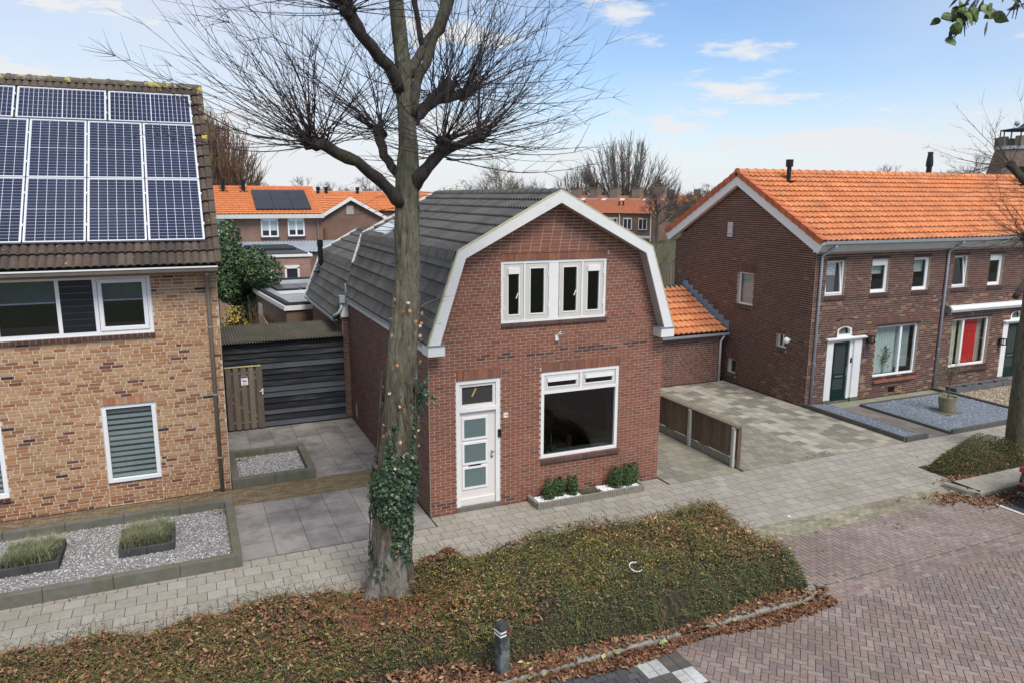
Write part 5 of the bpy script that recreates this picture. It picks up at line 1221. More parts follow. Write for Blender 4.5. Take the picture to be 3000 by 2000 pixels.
for q in ((25.3, 27.2, 14.6, 14.7, .02, .22), (25.3, 27.2, 15.5, 15.6, .02, .22), (25.3, 25.4, 14.701, 15.499, .02, .22), (27.1, 27.2, 14.701, 15.499, .02, .22)): box('sleeper', M_slp, s2, q)
box('soil', M_soil, s2, (25.4, 27.1, 14.7, 15.5, .02, .14))
box('doormat', mat('dark_mat', (.03, .03, .035), .95, .3, 30), None, (26.8, 27.55, 16.3, 16.75, .002, .02), label='dark doormat before the second green door', cat='doormat')
# potted tree
po = thing('potted_olive_tree', (20.9, 14.74, 0), 'small olive tree in a mossy stone pot on the blue gravel', 'potted tree')
box('base_tile', M_conc, po, (20.55, 21.2, 14.42, 15.02, .02, .055))
M_pot = mat('mossy_pot', (.24, .21, .13), .85, .2, 8, dirt=(.13, .15, .06, .6), dscale=3, dlim=(.45, .65))
MB().lathe((20.9, 14.74, .055), [(.19, 0), (.21, .02), (.26, .4), (.27, .46), (.235, .46), (.225, .4)], 20).build('pot', M_pot, po, smooth=False); MB().lathe((20.9, 14.74, .4), [(.22, 0), (.22, .03)], 16).build('soil', M_soil, po)
rt = random.Random(4); m = MB(); m.tube([(20.9, 14.74, .4), (20.91, 14.74, .8), (20.88, 14.75, 1.1)], [.025, .02, .018], 6); tips = []
for i in range(26):
    a = rt.uniform(0, 6.28); e = rt.uniform(.1, 1.3); L_ = rt.uniform(.3, .62); s0 = Vector((20.89, 14.745, rt.uniform(.95, 1.12))); d = Vector((math.cos(a)*math.cos(e), math.sin(a)*math.cos(e), math.sin(e)))
    p1 = s0+d*L_*.5+Vector((0, 0, .03)); p2 = s0+d*L_; m.tube([s0, p1, p2], [.008, .005, .003], 3); tips += [p1, p2, (p1+p2)/2]
m.build('trunk', mat('olive_bark', (.13, .1, .075), .9), po)
g = np.random.default_rng(6); P_ = np.array([tips[i] for i in g.integers(0, len(tips), 1300)])+g.normal(0, .06, (1300, 3)); V, F = leafquads(P_, P_*0+np.array([0, 0, .4]), .045, .3, 1, 6)
stuff('crown', V, F, palette_pick(g, 1300, [(.15, .15, .08), (.2, .18, .11), (.11, .11, .06), (.24, .2, .12)], [2, 2, 2, 1]), mat('leaf_dull', None, .8, .2, 30), po)

# ================================================================== LOW FENCE
fe = thing('low_wooden_fence', (11.86, 15, 0), 'low brown board fence with concrete posts dividing the paved yard', 'fence')
M_fw = mat('fence_wood', None, .85, .3, 7, bump=.4, bscale=50, stretch=(5, 5, .8), dirt=(.22, .18, .12, .5), dscale=1.4, dlim=(.5, .7))
pal_f = [(.15, .105, .07), (.13, .088, .058), (.175, .125, .085), (.115, .078, .052)]
yy = 13.66
while yy < 19.8:
    if abs((yy-15.25) % 1.85-.0) > .12 or True:
        m = MB(); m.col = R.choice(pal_f); m.box(11.83, 11.85, yy, yy+.138, .2+R.uniform(0, .03), 1.0); m.build('board', M_fw, fe)
    yy += .146
M_cp = mat('pale_post', (.45, .43, .38), .9, .15, 6)
for y in (13.6, 15.3, 17.15, 19.0): bevel(box('post', M_cp, fe, (11.76, 11.828, y-.05, y+.05, 0, 1.0)), .008)
for y0, y1 in ((13.55, 15.3), (15.3, 17.15), (17.15, 19.0), (19.0, 19.9)): box('concrete_plank', M_kerb, fe, (11.832, 11.865, y0+.004, y1-.004, 0, .19)); m = MB(); m.col = pal_f[2]; m.box(11.78, 11.93, y0-.06, y1-.065, 1.0, 1.035); m.build('cap_rail', M_fw, fe)
m = MB(); m.col = pal_f[3]; m.box(11.851, 11.95, 13.5, 13.6, 0, 1.0); m.build('end_post', M_fw, fe)

# ================================================================== PLANTER AT THE HOUSE FRONT
pe = thing('front_planter', (7.7, 13.2, 0), 'low ribbed concrete edging of the small planter under the front window', 'planter')
def ribbed(x0, x1, y, axis='x'):
    n = max(1, round((x1-x0)/.5)); st = (x1-x0)/n
    for i in range(n):
        a, b = x0+i*st+.003, x0+(i+1)*st-.003; m = MB()
        if axis == 'x': m.box(a, b, y, y+.05, 0, .14)
        else: m.box(y, y+.05, a, b, 0, .14)
        k = int((b-a)/.05)
        for j in range(k):
            c = a+(j+.5)*(b-a)/k
            if axis == 'x': m.tube([(c, y, .0), (c, y, .138)], .018, 6)
            else: m.tube([(y, c, .0), (y, c, .138)], .018, 6)
        m.build('ribbed_edging', M_kerb, pe)
ribbed(6.38, 9.0, 13.16); ribbed(13.23, 13.66, 6.38, 'y'); ribbed(13.23, 13.66, 8.99, 'y')
box('planter_bed', M_soil, None, (6.44, 8.98, 13.22, 13.66, 0, .07), label='dark soil of the small planter under the front window', cat='soil', kind='stuff')
WG = [(.82, .82, .8), (.7, .69, .67), (.88, .88, .87)]
gravel('white_pebbles', 6.46, 7.5, 13.23, 13.6, .085, 900, WG, [2, 1, 1], .026, 'white pebbles round the three box shrubs near the door', base=(.5, .5, .48), cat='pebbles')
gravel('white_pebbles', 8.0, 8.96, 13.23, 13.62, .085, 800, WG, [2, 1, 1], .026, 'white pebbles round the larger box shrubs away from the door', base=(.5, .5, .48), cat='pebbles')
def boxshrub(x, y, r_, h, seed, label):
    t = thing('box_shrub', (x, y, .08), label, 'shrub', 'box shrubs in the front planter'); g = np.random.default_rng(seed); n = 2600
    a = g.uniform(0, 2*np.pi, n); q = np.sqrt(g.uniform(.25, 1, n)); zz = g.uniform(0, 1, n); rr_ = r_*q*(.8+.22*np.sin(np.pi*(zz*.8+.12)))*(1+.16*np.sin(3*a+seed)+.1*np.sin(7*zz*3+seed)+g.normal(0, .07, n))
    P = np.stack([x+rr_*np.cos(a), y+rr_*np.sin(a), .1+zz*h*(1-.04*q)*(1+.1*np.sin(2*a+seed*1.7))], 1); Nn = np.stack([np.cos(a), np.sin(a), zz*1.0], 1)
    V, F = leafquads(P, Nn, .03, .6, .6, seed); stuff('foliage', V, F, palette_pick(g, n, [(.06, .105, .03), (.04, .075, .02), (.1, .15, .045), (.022, .04, .014)], [3, 3, 1.3, 1]), MATS['leaf_gloss'], t)
    MB().tube([(x, y, .05), (x, y, .1+h*.7)], [.02, .01], 5).build('stem', MATS['olive_bark'], t)
for i, (x, y, r_, h, lb_) in enumerate(((6.76, 13.42, .135, .4, 'small box shrub on white pebbles nearest the front door'), (7.02, 13.5, .13, .38, 'small box shrub, middle one of the three by the door'), (7.33, 13.44, .125, .4, 'small box shrub beside the bare middle of the planter'), (8.42, 13.42, .16, .44, 'box shrub at the bare middle side of the larger three'), (8.7, 13.47, .17, .42, 'broad box shrub in the middle of the larger three'), (8.9, 13.5, .13, .44, 'box shrub at the planter end by the house corner'))):
    boxshrub(x, y, r_, h, i+3, lb_)
dg_ = thing('dry_grass', (7.75, 13.4, .07), 'sparse dry grass in the bare middle of the front planter', 'grass')
for i in range(5): tuft(dg_, (7.58+i*.09, 13.35+.1*(i % 2), .06), .1, .1, 120, 70+i, [(.16, .14, .08), (.1, .11, .05), (.22, .18, .11)])

# ================================================================== BOLLARD
bo = thing('street_bollard', (3.52, 8.32, 0), 'dark weathered square bollard with white and red bands in the fallen leaves', 'bollard')
M_bol = mat('lichened_bollard', (.05, .052, .05), .85, .4, 14, bump=.4, bscale=60, dirt=(.2, .235, .22, .75), dscale=3.2, dlim=(.52, .66))
Mb = Matrix.Translation((3.52, 8.32, 0)) @ Matrix.Rotation(rad(12), 4, 'Z')
m = MB(); h_ = .074; m.v = [tuple(Mb @ Vector(p)) for p in ((-h_, -h_, -.02), (h_, -h_, -.02), (h_, h_, -.02), (-h_, h_, -.02), (-h_, -h_, .8), (h_, -h_, .8), (h_, h_, .8), (-h_, h_, .8), (-.056, -.056, .86), (.056, -.056, .86), (.056, .056, .86), (-.056, .056, .86))]
for q in ((0, 1, 5, 4), (1, 2, 6, 5), (2, 3, 7, 6), (3, 0, 4, 7), (4, 5, 9, 8), (5, 6, 10, 9), (6, 7, 11, 10), (7, 4, 8, 11), (8, 9, 10, 11)): m.face(list(q))
bevel(m.build('post', M_bol, bo), .01, 2)
for z in (.735, .685):
    m = MB(); e = h_+.003
    m.box(-e, .02, -e, -e+.004, z, z+.022, Mb); m.box(-e, -e+.004, -e+.005, e, z, z+.022, Mb); m.build('white_band', M_pvc, bo)
    m = MB(); m.box(.022, e-.01, -e, -e+.004, z-.004, z+.024, Mb); m.build('red_band', mat('red_reflector', (.25, .02, .02), .5), bo)

# ================================================================== SMALL PLANTED ISLAND AND CAR
isl = sheet('island', rect(15.5, 30, 9.98, 10.7), .085, M_tile, 'raised paved island beside the parking bay')
it = Pieces(); it.pal = pt.pal; rows(it, isl, .3, .3, (15.66, 24, 10.08, 10.68), pk, z=.086, h=.012); it.finish('paving_tile', 'paving_tiles', M_tile, isl)
ik = thing('island_kerb', (15.5, 10.3, 0), 'pale concrete kerb round the paved island behind the parked car', 'kerb')
def kst(a, b, n): 
    global kerbo
    o = kerbo; kerbo = ik; kerbstone(a, b, .12, .11); kerbo = o
kst((15.36, 10.68), (15.36, 10.2), 0) if False else None
for a, b in (((15.56, 9.98), (16.5, 9.98)), ((16.5, 9.98), (17.5, 9.98)), ((17.5, 9.98), (18.5, 9.98)), ((18.5, 9.98), (19.5, 9.98)), ((15.42, 10.2), (15.56, 9.98)), ((15.34, 10.7), (15.42, 10.2))): kst(a, b, 0)
dk = sheet('parking_lane', rect(15.5, 60, 8.5, 9.98), -.004, mat('dark_pavers', (.06, .058, .055), .9, .3, 6, bump=.4, bscale=40), 'dark paved parking lane under the parked car')
for i in range(7): box('lane_marking', mat('road_white', (.6, .6, .58), .8, .15, 8), dk, (15.47, 15.55, 8.5+i*.18+.006, 8.5+(i+1)*.18-.006, -.003, .003))
# car: rear part shows at the picture's edge
car = thing('parked_car', (18, 8.7, 0), 'black hatchback parked by the planted island, rear lamp showing', 'car')
M_car = mat('black_car_paint', (.008, .009, .014), .18, .1, 2, spec=.5, coat=1.0); cx0, cy0, cy1 = 15.85, 7.72, 9.46
prof = [(0, .32), (-.04, .5), (0, .62), (.06, .86), (.16, 1.02), (.62, 1.4), (1.2, 1.46), (2.2, 1.42), (2.9, 1.05), (3.7, .9), (4.05, .72), (4.1, .45), (4.0, .25), (.15, .25)]
secs = [(0, .0), (.05, .03), (.12, .045), (.5, .06), (.88, .045), (.95, .03), (1.0, 0)]
m = MB(); n_ = len(prof)
for (t, g_) in secs:
    y = cy0+(cy1-cy0)*t; k = 1-abs(2*t-1)
    for (x, z) in prof:
        cxm = 2.05; sh = .93+.07*min(1, k*4); zz = z if z < .9 else .9+(z-.9)*(.92+.08*min(1, k*3)); ins = .13*max(0, (z-.85))/.6*(1-min(1, k*5))
        yy_ = y+(ins if t < .5 else -ins)*1.0; m.v.append((cx0+cxm+(x-cxm)*sh, yy_, zz))
for i in range(len(secs)-1):
    for j in range(n_): j2 = (j+1) % n_; m.face([i*n_+j, i*n_+j2, (i+1)*n_+j2, (i+1)*n_+j])
m.face(list(range(n_))); m.face(list(range((len(secs)-1)*n_, len(secs)*n_)))
bevel(m.build('body', M_car, car, smooth=True), .03, 3)
M_lamp = mat('tail_lamp_red', (.28, .008, .012), .12, .05, spec=.6, coat=1)
for y0, y1 in ((9.2, 9.44), (7.74, 7.98)): bevel(box('tail_lamp', M_lamp, car, (cx0+.03, cx0+.2, y0, y1, .72, .84)), .02, 2)
box('rear_bumper', mat('bumper_black', (.015, .015, .016), .6), car, (cx0-.02, cx0+.2, cy0+.06, cy1-.06, .24, .45))
for y0 in (9.12, 7.82):
    mm = MB(); mm.box(cx0-.045, cx0+.05, y0, y0+.24, .26, .33); bevel(mm.build('exhaust_trim', mat('chrome', (.75, .75, .75), .08, .02, metal=1), car), .015, 2); box('exhaust_mouth', M_black, car, (cx0-.047, cx0-.044, y0+.025, y0+.215, .275, .315))
    box('reflector', M_lamp, car, (cx0-.03, cx0+.0, y0, y0+.25, .46, .49))
bevel(box('number_plate', mat('plate_yellow', (.7, .5, .05), .5), car, (cx0-.02, cx0+.03, 8.34, 8.84, .6, .71)), .003)
bevel(box('rear_window', M_glassd, car, (cx0+.3, cx0+.34, 7.95, 9.23, 1.08, 1.32)), .002)
for x in (cx0+.75, cx0+3.3):
    for y0 in (cy0+.02, cy1-.22):
        wm = MB(); wm.tube([(x, y0, .3), (x, y0+.2, .3)], .31, 20); wh = wm.build('wheel', mat('tyre', (.015, .015, .015), .8), car); wr = MB(); wr.tube([(x, y0-.005, .3), (x, y0+.205, .3)], .2, 12); wr.build('rim', M_steel, wh)
# ================================================================== STREET TREE (pollarded lime)
M_bark = mat('lime_bark', None, .95, .5, 9, bump=1.0, bscale=13, bdist=.06, stretch=(2.2, 2.2, .5), dirt=(.085, .09, .035, .7), dscale=1.1, dlim=(.5, .68), dirt2=(.03, .024, .018, .7), d2scale=5, d2lim=(.56, .66))
M_twig = mat('twig_bark', None, .8, .2, 8)
tree = thing('lime_tree', (2.7, 10.98, 0), 'tall bare pollarded lime tree with ivy round its trunk before the gambrel house', 'tree')
def interp(tab, z):
    for a, b in zip(tab[:-1], tab[1:]):
        if z <= b[0]: t = (z-a[0])/(b[0]-a[0]); return [a[k]+(b[k]-a[k])*t for k in range(1, len(a))]
    return list(tab[-1][1:])
TR = [(-.1, 2.68, 10.98, .47), (.1, 2.69, 10.98, .41), (.4, 2.7, 10.98, .345), (1.0, 2.715, 10.98, .315), (1.5, 2.74, 10.98, .3), (2.7, 2.88, 10.98, .285), (4.1, 2.97, 10.98, .255), (5.3, 3.09, 10.98, .215), (6.2, 3.105, 10.98, .205), (6.7, 3.12, 10.98, .195), (7.15, 3.145, 10.98, .155), (8.25, 3.09, 10.98, .13), (9.1, 3.02, 11.0, .115), (10.5, 2.98, 11.05, .09), (11.6, 3.0, 11.1, .05)]
m = MB(); nz_, ns = 260, 56; zs = [-.1+11.6*(i/nz_)**1.0 for i in range(nz_+1)]
for z in zs:
    x, y, r_ = interp(TR, z)
    for j in range(ns):
        a = 2*math.pi*j/ns; c, s = math.cos(a), math.sin(a)
        ridge = abs(mnoise.noise((c*4.2, s*4.2, z*.8)))*.2+mnoise.noise((c*9, s*9, z*2.6))*.09+mnoise.noise((c*5, s*5, z*7))*.05
        lump = max(0, mnoise.noise((c*1.7+5, s*1.7, z*1.5)))**1.5*.42*(1 if z < 4.9 else .25)
        root = max(0, .7-z)*.35*(.5+.5*math.cos(5*a+1))
        rr_ = r_*(1+ridge-.05+lump+root)*(.86 if z > .8 else .86+.14*(1-max(0, z)/.8)); m.v.append((x+c*rr_, y+s*rr_, z))
for i in range(nz_):
    z = zs[i]
    m.col = (.24, .21, .175) if z < 1.1 else (.17, .15, .105) if z < 6.5 else (.16, .15, .11)
    for j in range(ns): j2 = (j+1) % ns; m.face([i*ns+j, i*ns+j2, (i+1)*ns+j2, (i+1)*ns+j])
m.build('trunk', M_bark, tree, smooth=True)
def dep(p, y):   # same sight line, other depth
    k = y/10.98; return Vector((p[0]*k, y, 6.4+(p[1]-6.4)*k))
BR = {  # (x,z at trunk depth), depth, radius
 'a': ([(3.02, 6.3, 10.9), (2.8, 6.52, 10.8), (2.39, 6.87, 10.62), (1.95, 7.08, 10.5), (1.76, 7.14, 10.45)], (.1, .085, .08, .085, .09)),
 'b': ([(3.05, 6.62, 11.1), (2.9, 6.8, 11.3), (2.78, 6.97, 11.45), (2.71, 7.31, 11.55)], (.08, .07, .065, .085)),
 'c': ([(3.2, 6.5, 10.95), (3.35, 6.75, 10.8), (3.59, 6.99, 10.7), (3.7, 7.2, 10.62)], (.11, .095, .085, .1)),
 'd': ([(3.6, 7.02, 10.7), (3.9, 7.13, 10.85), (4.25, 7.27, 10.95)], (.07, .06, .065)),
 'e': ([(3.2, 7.5, 11.0), (3.4, 7.68, 11.25), (3.57, 7.8, 11.4), (3.78, 8.0, 11.5)], (.1, .095, .09, .13)),
 'f': ([(3.58, 7.8, 11.4), (3.8, 7.84, 11.5), (4.04, 7.91, 11.6)], (.08, .07, .08)),
 'g': ([(3.05, 7.9, 10.95), (2.88, 8.21, 10.85), (2.51, 8.59, 10.7), (2.31, 8.92, 10.6)], (.1, .09, .085, .1)),
 'h': ([(3.15, 8.1, 11.0), (3.4, 8.5, 11.15), (3.64, 8.77, 11.2), (3.82, 9.25, 11.25), (3.9, 9.8, 11.3)], (.08, .075, .085, .07, .08)),
 'i': ([(3.2, 7.55, 10.95), (3.3, 8.0, 10.85), (3.49, 8.45, 10.75), (3.72, 9.05, 10.65), (3.85, 9.6, 10.6)], (.08, .07, .07, .07, .09)),
 'j': ([(3.38, 8.52, 11.15), (3.32, 8.85, 11.3), (3.27, 9.2, 11.4), (3.2, 9.9, 11.5)], (.045, .04, .04, .05)),
 'k': ([(3.02, 9.3, 11.0), (2.7, 9.9, 10.9), (2.5, 10.3, 10.8)], (.08, .07, .08))}
rt = random.Random(21); KN = []
for k, (pts, rs) in BR.items():
    P_ = [dep((x, z), y) for x, z, y in pts]
    fine = []; fr = []
    for i in range(len(P_)-1):
        for t in (0, .33, .66): fine.append(P_[i].lerp(P_[i+1], t)+Vector((rt.gauss(0, .012), rt.gauss(0, .012), rt.gauss(0, .012)))); fr.append((rs[i]+(rs[i+1]-rs[i])*t)*rt.uniform(.9, 1.12))
    fine.append(P_[-1]); fr.append(rs[-1]); e = P_[-1]; dv = (P_[-1]-P_[-2]).normalized(); fine.append(e+dv*.07); fr.append(rs[-1]*.6)
    m = MB(); m.col = (.055, .044, .038) if k != 'h' and k != 'i' else (.12, .105, .078); m.tube(fine, fr, 9)
    for q in range(7):   # knuckle lumps
        d = Vector((rt.gauss(0, 1), rt.gauss(0, 1), rt.gauss(0, 1))).normalized(); m.tube([e, e+d*.09, e+d*.14], [.075, .06, .02], 6)
    m.build('branch', M_bark, tree, smooth=True); KN.append((e, dv, k)); 
    if k in 'ace': KN.append((fine[-5], dv, k+'2'))
def whip(m, p, d, L_, r0, rt, seg=9, up=.35, side=5, wig=.09):
    pts = [Vector(p)]; d = d.normalized(); st = L_/seg; bend = Vector((rt.gauss(0, 1), rt.gauss(0, 1), rt.gauss(0, .6)))*.065
    for i in range(seg):
        d = (d+bend).normalized()
        d = (d+Vector((rt.gauss(0, wig), rt.gauss(0, wig), rt.gauss(0, wig*.7)+up/seg*(1-max(0, d.z))))).normalized(); pts.append(pts[-1]+d*st)
    m.tube(pts, [r0*(1-.86*i/seg) for i in range(seg+1)], 3, False)
    for s in range(side):
        i = rt.randint(2, seg-1); b = pts[i]; t = (pts[i+1]-pts[i]).normalized(); o = t.orthogonal(); q = Matrix.Rotation(rt.uniform(0, 6.28), 3, t) @ o
        d2 = (t*.85+q*.45+Vector((0, 0, .08))).normalized(); pp = [b]; l2 = L_*rt.uniform(.07, .2)
        for k in range(3): d2 = (d2+Vector((rt.gauss(0, .07), rt.gauss(0, .07), rt.gauss(0, .07)))).normalized(); pp.append(pp[-1]+d2*l2/3)
        m.tube(pp, [r0*.42, r0*.34, r0*.25, r0*.15], 3, False)
for e, dv, k in KN:
    m = MB(); hz = Vector((dv.x, dv.y, 0)); az0 = math.atan2(hz.y, hz.x); n = {'a': 74, 'b': 56, 'c': 56, 'd': 56, 'e': 40, 'f': 40, 'g': 96, 'h': 62, 'i': 60, 'j': 18, 'k': 54}.get(k, 26)
    for i in range(n):
        # shoots leave the knuckle all round, mostly away from the trunk
        out = Vector((e.x-3.1, 0, 0)); az = rt.gauss(az0, 1.25) if k not in 'j' else rt.uniform(0, 6.28); el = rad(rt.uniform(-16, 52)) if rt.random() < .78 else rad(rt.uniform(45, 85))
        d = Vector((math.cos(az)*math.cos(el), math.sin(az)*math.cos(el)*.75, math.sin(el))); L_ = rt.uniform(1.4, 2.9)*(1 if k[0] not in 'j' else .7)
        if rt.random() < .2: L_ *= .45
        m.col = rt.choice(((.04, .028, .028), (.033, .024, .024), (.05, .035, .03), (.042, .03, .034)))
        whip(m, e+d*.06+Vector((rt.gauss(0, .04), rt.gauss(0, .04), rt.gauss(0, .04))), d, L_, rt.uniform(.006, .0115), rt, up=.6 if el < .4 else .1, side=rt.randint(5, 10), wig=.055)
    m.build('twigs', M_twig, tree)
m = MB()
for i in range(46):   # thin shoots on the bole below the fork
    z = rt.uniform(5.9, 7.6) if i > 8 else rt.uniform(4.6, 6); x, y, r_ = interp(TR, z); a = rt.uniform(0, 6.28); d = Vector((math.cos(a), math.sin(a), rt.uniform(-.4, .6))); m.col = rt.choice(((.14, .1, .075), (.09, .065, .05)))
    whip(m, (x+math.cos(a)*r_, y+math.sin(a)*r_, z), d, rt.uniform(.35, 1.1), .006, rt, seg=6, up=-.35, side=2, wig=.16)
m.build('twigs', M_twig, tree)
# ivy
M_ivy = mat('ivy_leaf', None, .4, .2, 30, spec=.5)
g = np.random.default_rng(17); pts = []; nr = []; sz = []
dens = lambda z, a: (max(0, 1-abs(z-1.95)/1.15)*1.0 + .35*max(0, 1-abs(z-1.0)/.6)+.12*(2.6 < z < 3.6))*(1+.5*math.sin(a*2+z*2.5+.5))
while len(pts) < 3600:
    z = g.uniform(.45, 3.7); a = g.uniform(0, 2*np.pi)
    if mnoise.noise((math.cos(a)*1.6, math.sin(a)*1.6, z*1.3)) < -.02: continue
    if g.uniform(0, 1.6) > dens(z, a): continue
    x, y, r_ = interp(TR, z); bulge = 1.03+.1*max(0, 1-abs(z-2.0)/.9); q = r_*(bulge+abs(g.normal(0, .16))*max(.3, 1-abs(z-2)/1.3)); pts.append((x+math.cos(a)*q, y+math.sin(a)*q, z)); nr.append((math.cos(a), math.sin(a), .45)); sz.append(g.uniform(.035, .085))
for i in range(90):
    z = g.uniform(3.25, 3.6); pts.append((3.2+g.normal(0, .1), 10.8+g.normal(0, .08), z+g.normal(0, .07))); nr.append((.4, -1, .4)); sz.append(g.uniform(.05, .09))
pts, nr, sz = map(np.array, (pts, nr, sz)); V, F = leafquads(pts, nr, sz, .95, .42, 3, .06)
stuff('ivy', V, F, palette_pick(g, len(pts), [(.022, .052, .02), (.035, .075, .028), (.014, .034, .014), (.06, .11, .04), (.09, .13, .05), (.3, .17, .07)], [5, 4, 4, 1.6, .5, .25]), M_ivy, tree)
m = MB()
for i in range(26):
    a = rt.uniform(0, 6.28); p = []; z = rt.uniform(.1, 1.5)
    while z < 3.9 and len(p) < 16: x, y, r_ = interp(TR, z); a += rt.gauss(0, .12); p.append((x+math.cos(a)*r_*1.1, y+math.sin(a)*r_*1.1, z)); z += .2
    m.col = (.11, .085, .06); m.tube(p, .008, 4, False)
m.build('ivy_stem', M_twig, tree)
g = np.random.default_rng(41); n = 34; zz = g.uniform(2.4, 4.9, n); P_ = []
for z in zz: x, y, r_ = interp(TR, z); a = g.uniform(-2.8, .2); P_.append((x+math.cos(a)*r_*1.12, y+math.sin(a)*r_*1.12, z))
V, F = leafquads(np.array(P_), np.array(P_)*0+np.array([0, -1, .3]), .07, .8, .6, 9); stuff('withered_leaf', V, F, palette_pick(g, n, [(.45, .26, .12), (.38, .17, .07), (.5, .36, .2)], [1, 1, 1]), mat('leaf_dull2', None, .85, .2, 20), tree)

# ================================================================== COTONEASTER BED AND LEAF LITTER
def fbm(x, y, s): return mnoise.noise((x*s, y*s, 1.7))+.5*mnoise.noise((x*s*2.1, y*s*2.1, 4.2))
def front(x): return 8.42+.62*max(0, min(1, 1.5-abs(x-2.0)/1.5))+.12*math.sin(x*1.7)
def bedh(x, y):
    e = min((y-front(x))/.2, (11.25+.1*math.sin(x*2.3)-y)/.3, (9.3-x+.1*math.sin(y*3))/.3)
    if x > 8.2 and y < 9.2: e = min(e, (1.05-math.hypot(x-8.25, y-9.2))/.3)
    if e <= 0: return 0
    e = min(1, e)**.6
    b = .3+.27*min(1, max(0, (x-1.0)/3.5)); dtree = math.hypot((x-2.5)/1.0, (y-10.35)/.75)
    b *= min(1, max(.18, (dtree-.55)*1.6)); b *= 1-.55*max(0, 1-math.hypot((x-4.2)/.8, (y-11.1)/.5))
    return max(.01, e*(b+.13*fbm(x, y, 1.5)+.1*fbm(x+7, y, 3.4)))
gx, gy = 300, 76; X0, X1, Y0, Y1 = -5.5, 9.45, 8.2, 11.5
HH = np.array([[bedh(X0+(X1-X0)*i/gx, Y0+(Y1-Y0)*j/gy) for i in range(gx+1)] for j in range(gy+1)])
Vv = np.array([(X0+(X1-X0)*i/gx, Y0+(Y1-Y0)*j/gy, .03+HH[j, i]*.82) for j in range(gy+1) for i in range(gx+1)])
Fq = []
for j in range(gy):
    for i in range(gx):
        if max(HH[j, i], HH[j+1, i], HH[j, i+1], HH[j+1, i+1]) > 0: a = j*(gx+1)+i; Fq.append((a, a+1, a+gx+2, a+gx+1))
M_leaf = mat('small_leaf', None, .75, .2, 30)
cot_root = thing('cotoneaster', (4, 9.8, 0), 'low spreading cotoneaster shrubs, green and yellowing, filling the street bed', 'shrubs'); cot_root['kind'] = 'stuff'
me = fast_mesh('branch_mass', Vv, np.array(Fq), np.tile((.05, .036, .022), (len(Fq), 1)), True); me.materials.append(mat('shrub_core', None, .95, .5, 14, bump=.8, bscale=60)); link(bpy.data.objects.new('branch_mass', me), cot_root, kind='stuff')  # dark brown mound under the leaves
g = np.random.default_rng(99)
def hat(P):
    u = (P[:, 0]-X0)/(X1-X0)*gx; v = (P[:, 1]-Y0)/(Y1-Y0)*gy; i = u.astype(int).clip(0, gx-1); j = v.astype(int).clip(0, gy-1); fu, fv = u-i, v-j
    return (HH[j, i]*(1-fu)*(1-fv)+HH[j, i+1]*fu*(1-fv)+HH[j+1, i]*(1-fu)*fv+HH[j+1, i+1]*fu*fv)
n = 420000; P = np.stack([g.uniform(X0+.05, X1-.05, n), g.uniform(Y0+.05, Y1-.05, n)], 1)
vis = np.array([True]*n); vis &= ~((P[:, 0] < -3.6)); P = P[vis]; h = hat(P); k = h > .02; P, h = P[k], h[k]
def vnoise(P, s, o):
    G = np.array([[fbm(X0+(X1-X0)*i/120+o, Y0+(Y1-Y0)*j/40, s) for i in range(122)] for j in range(42)]); i = ((P[:, 0]-X0)/(X1-X0)*120).astype(int).clip(0, 119); j = ((P[:, 1]-Y0)/(Y1-Y0)*40).astype(int).clip(0, 39); return G[j, i]
n1, n2, n3 = vnoise(P, .9, 3), vnoise(P, 2.3, 9), vnoise(P, .55, 20)
gyy, gxx = np.gradient(HH, (Y1-Y0)/gy, (X1-X0)/gx); ii = ((P[:, 0]-X0)/(X1-X0)*gx).astype(int).clip(0, gx); jj = ((P[:, 1]-Y0)/(Y1-Y0)*gy).astype(int).clip(0, gy); GN = np.column_stack([-gxx[jj, ii], -gyy[jj, ii], np.ones(len(P))]); slp = np.linalg.norm(GN, axis=1); GN /= slp[:, None]
keep = g.uniform(0, 1, len(P)) < np.clip((.3+n2*.45)*np.minimum(slp, 3), .05, 1); GN = GN[keep]; P, h, n1, n2, n3 = P[keep], h[keep], n1[keep], n2[keep], n3[keep]; n = len(P)
zz = .03+h*(.82+g.uniform(-.05, .26, n))+g.exponential(.012, n)
pos = np.column_stack([P, zz])+GN*g.uniform(-.01, .07, (n, 1))*np.array([1, 1, .4])
yel = np.clip(.10+.3*n1+.18*(P[:, 0] > 3.2)*(P[:, 1] < 10.6), .02, .5); brn = np.clip(.16+.5*n3+.22*(P[:, 0] < 2.5), .04, .6); frontg = np.clip((P[:, 1]-8.6)/.8, 0, 1)
u = g.uniform(0, 1, n); col = np.zeros((n, 3)); pal_gr = np.array([(.07, .092, .03), (.095, .11, .036), (.05, .072, .024), (.125, .125, .045)]); pal_yl = np.array([(.5, .37, .07), (.34, .26, .06), (.24, .2, .055), (.6, .46, .1)]); pal_br = np.array([(.17, .095, .045), (.22, .12, .055), (.13, .08, .042), (.28, .16, .08)])
ty = u < yel*frontg*.55; tb_ = (~ty) & (u < yel*frontg*.55+brn*.55*frontg)
col[:] = pal_gr[g.integers(0, 4, n)]; col[ty] = pal_yl[g.choice(4, ty.sum(), p=[.2, .35, .35, .1])]; col[tb_] = pal_br[g.integers(0, 4, tb_.sum())]
oliv = g.uniform(0, 1, n) < .45*frontg; col[oliv & ~ty & ~tb_] *= np.array([1.7, 1.35, 1.05]); col *= g.uniform(.7, 1.35, (n, 1))
V, F = leafquads(pos, GN+np.array([0, -.1, .3]), g.uniform(.018, .04, n), .55, .7, 12); stuff('foliage', V, F, col, M_leaf, cot_root)
rt2 = random.Random(8); SP = []; SN = []; SC = []; SS = []; stm = MB()
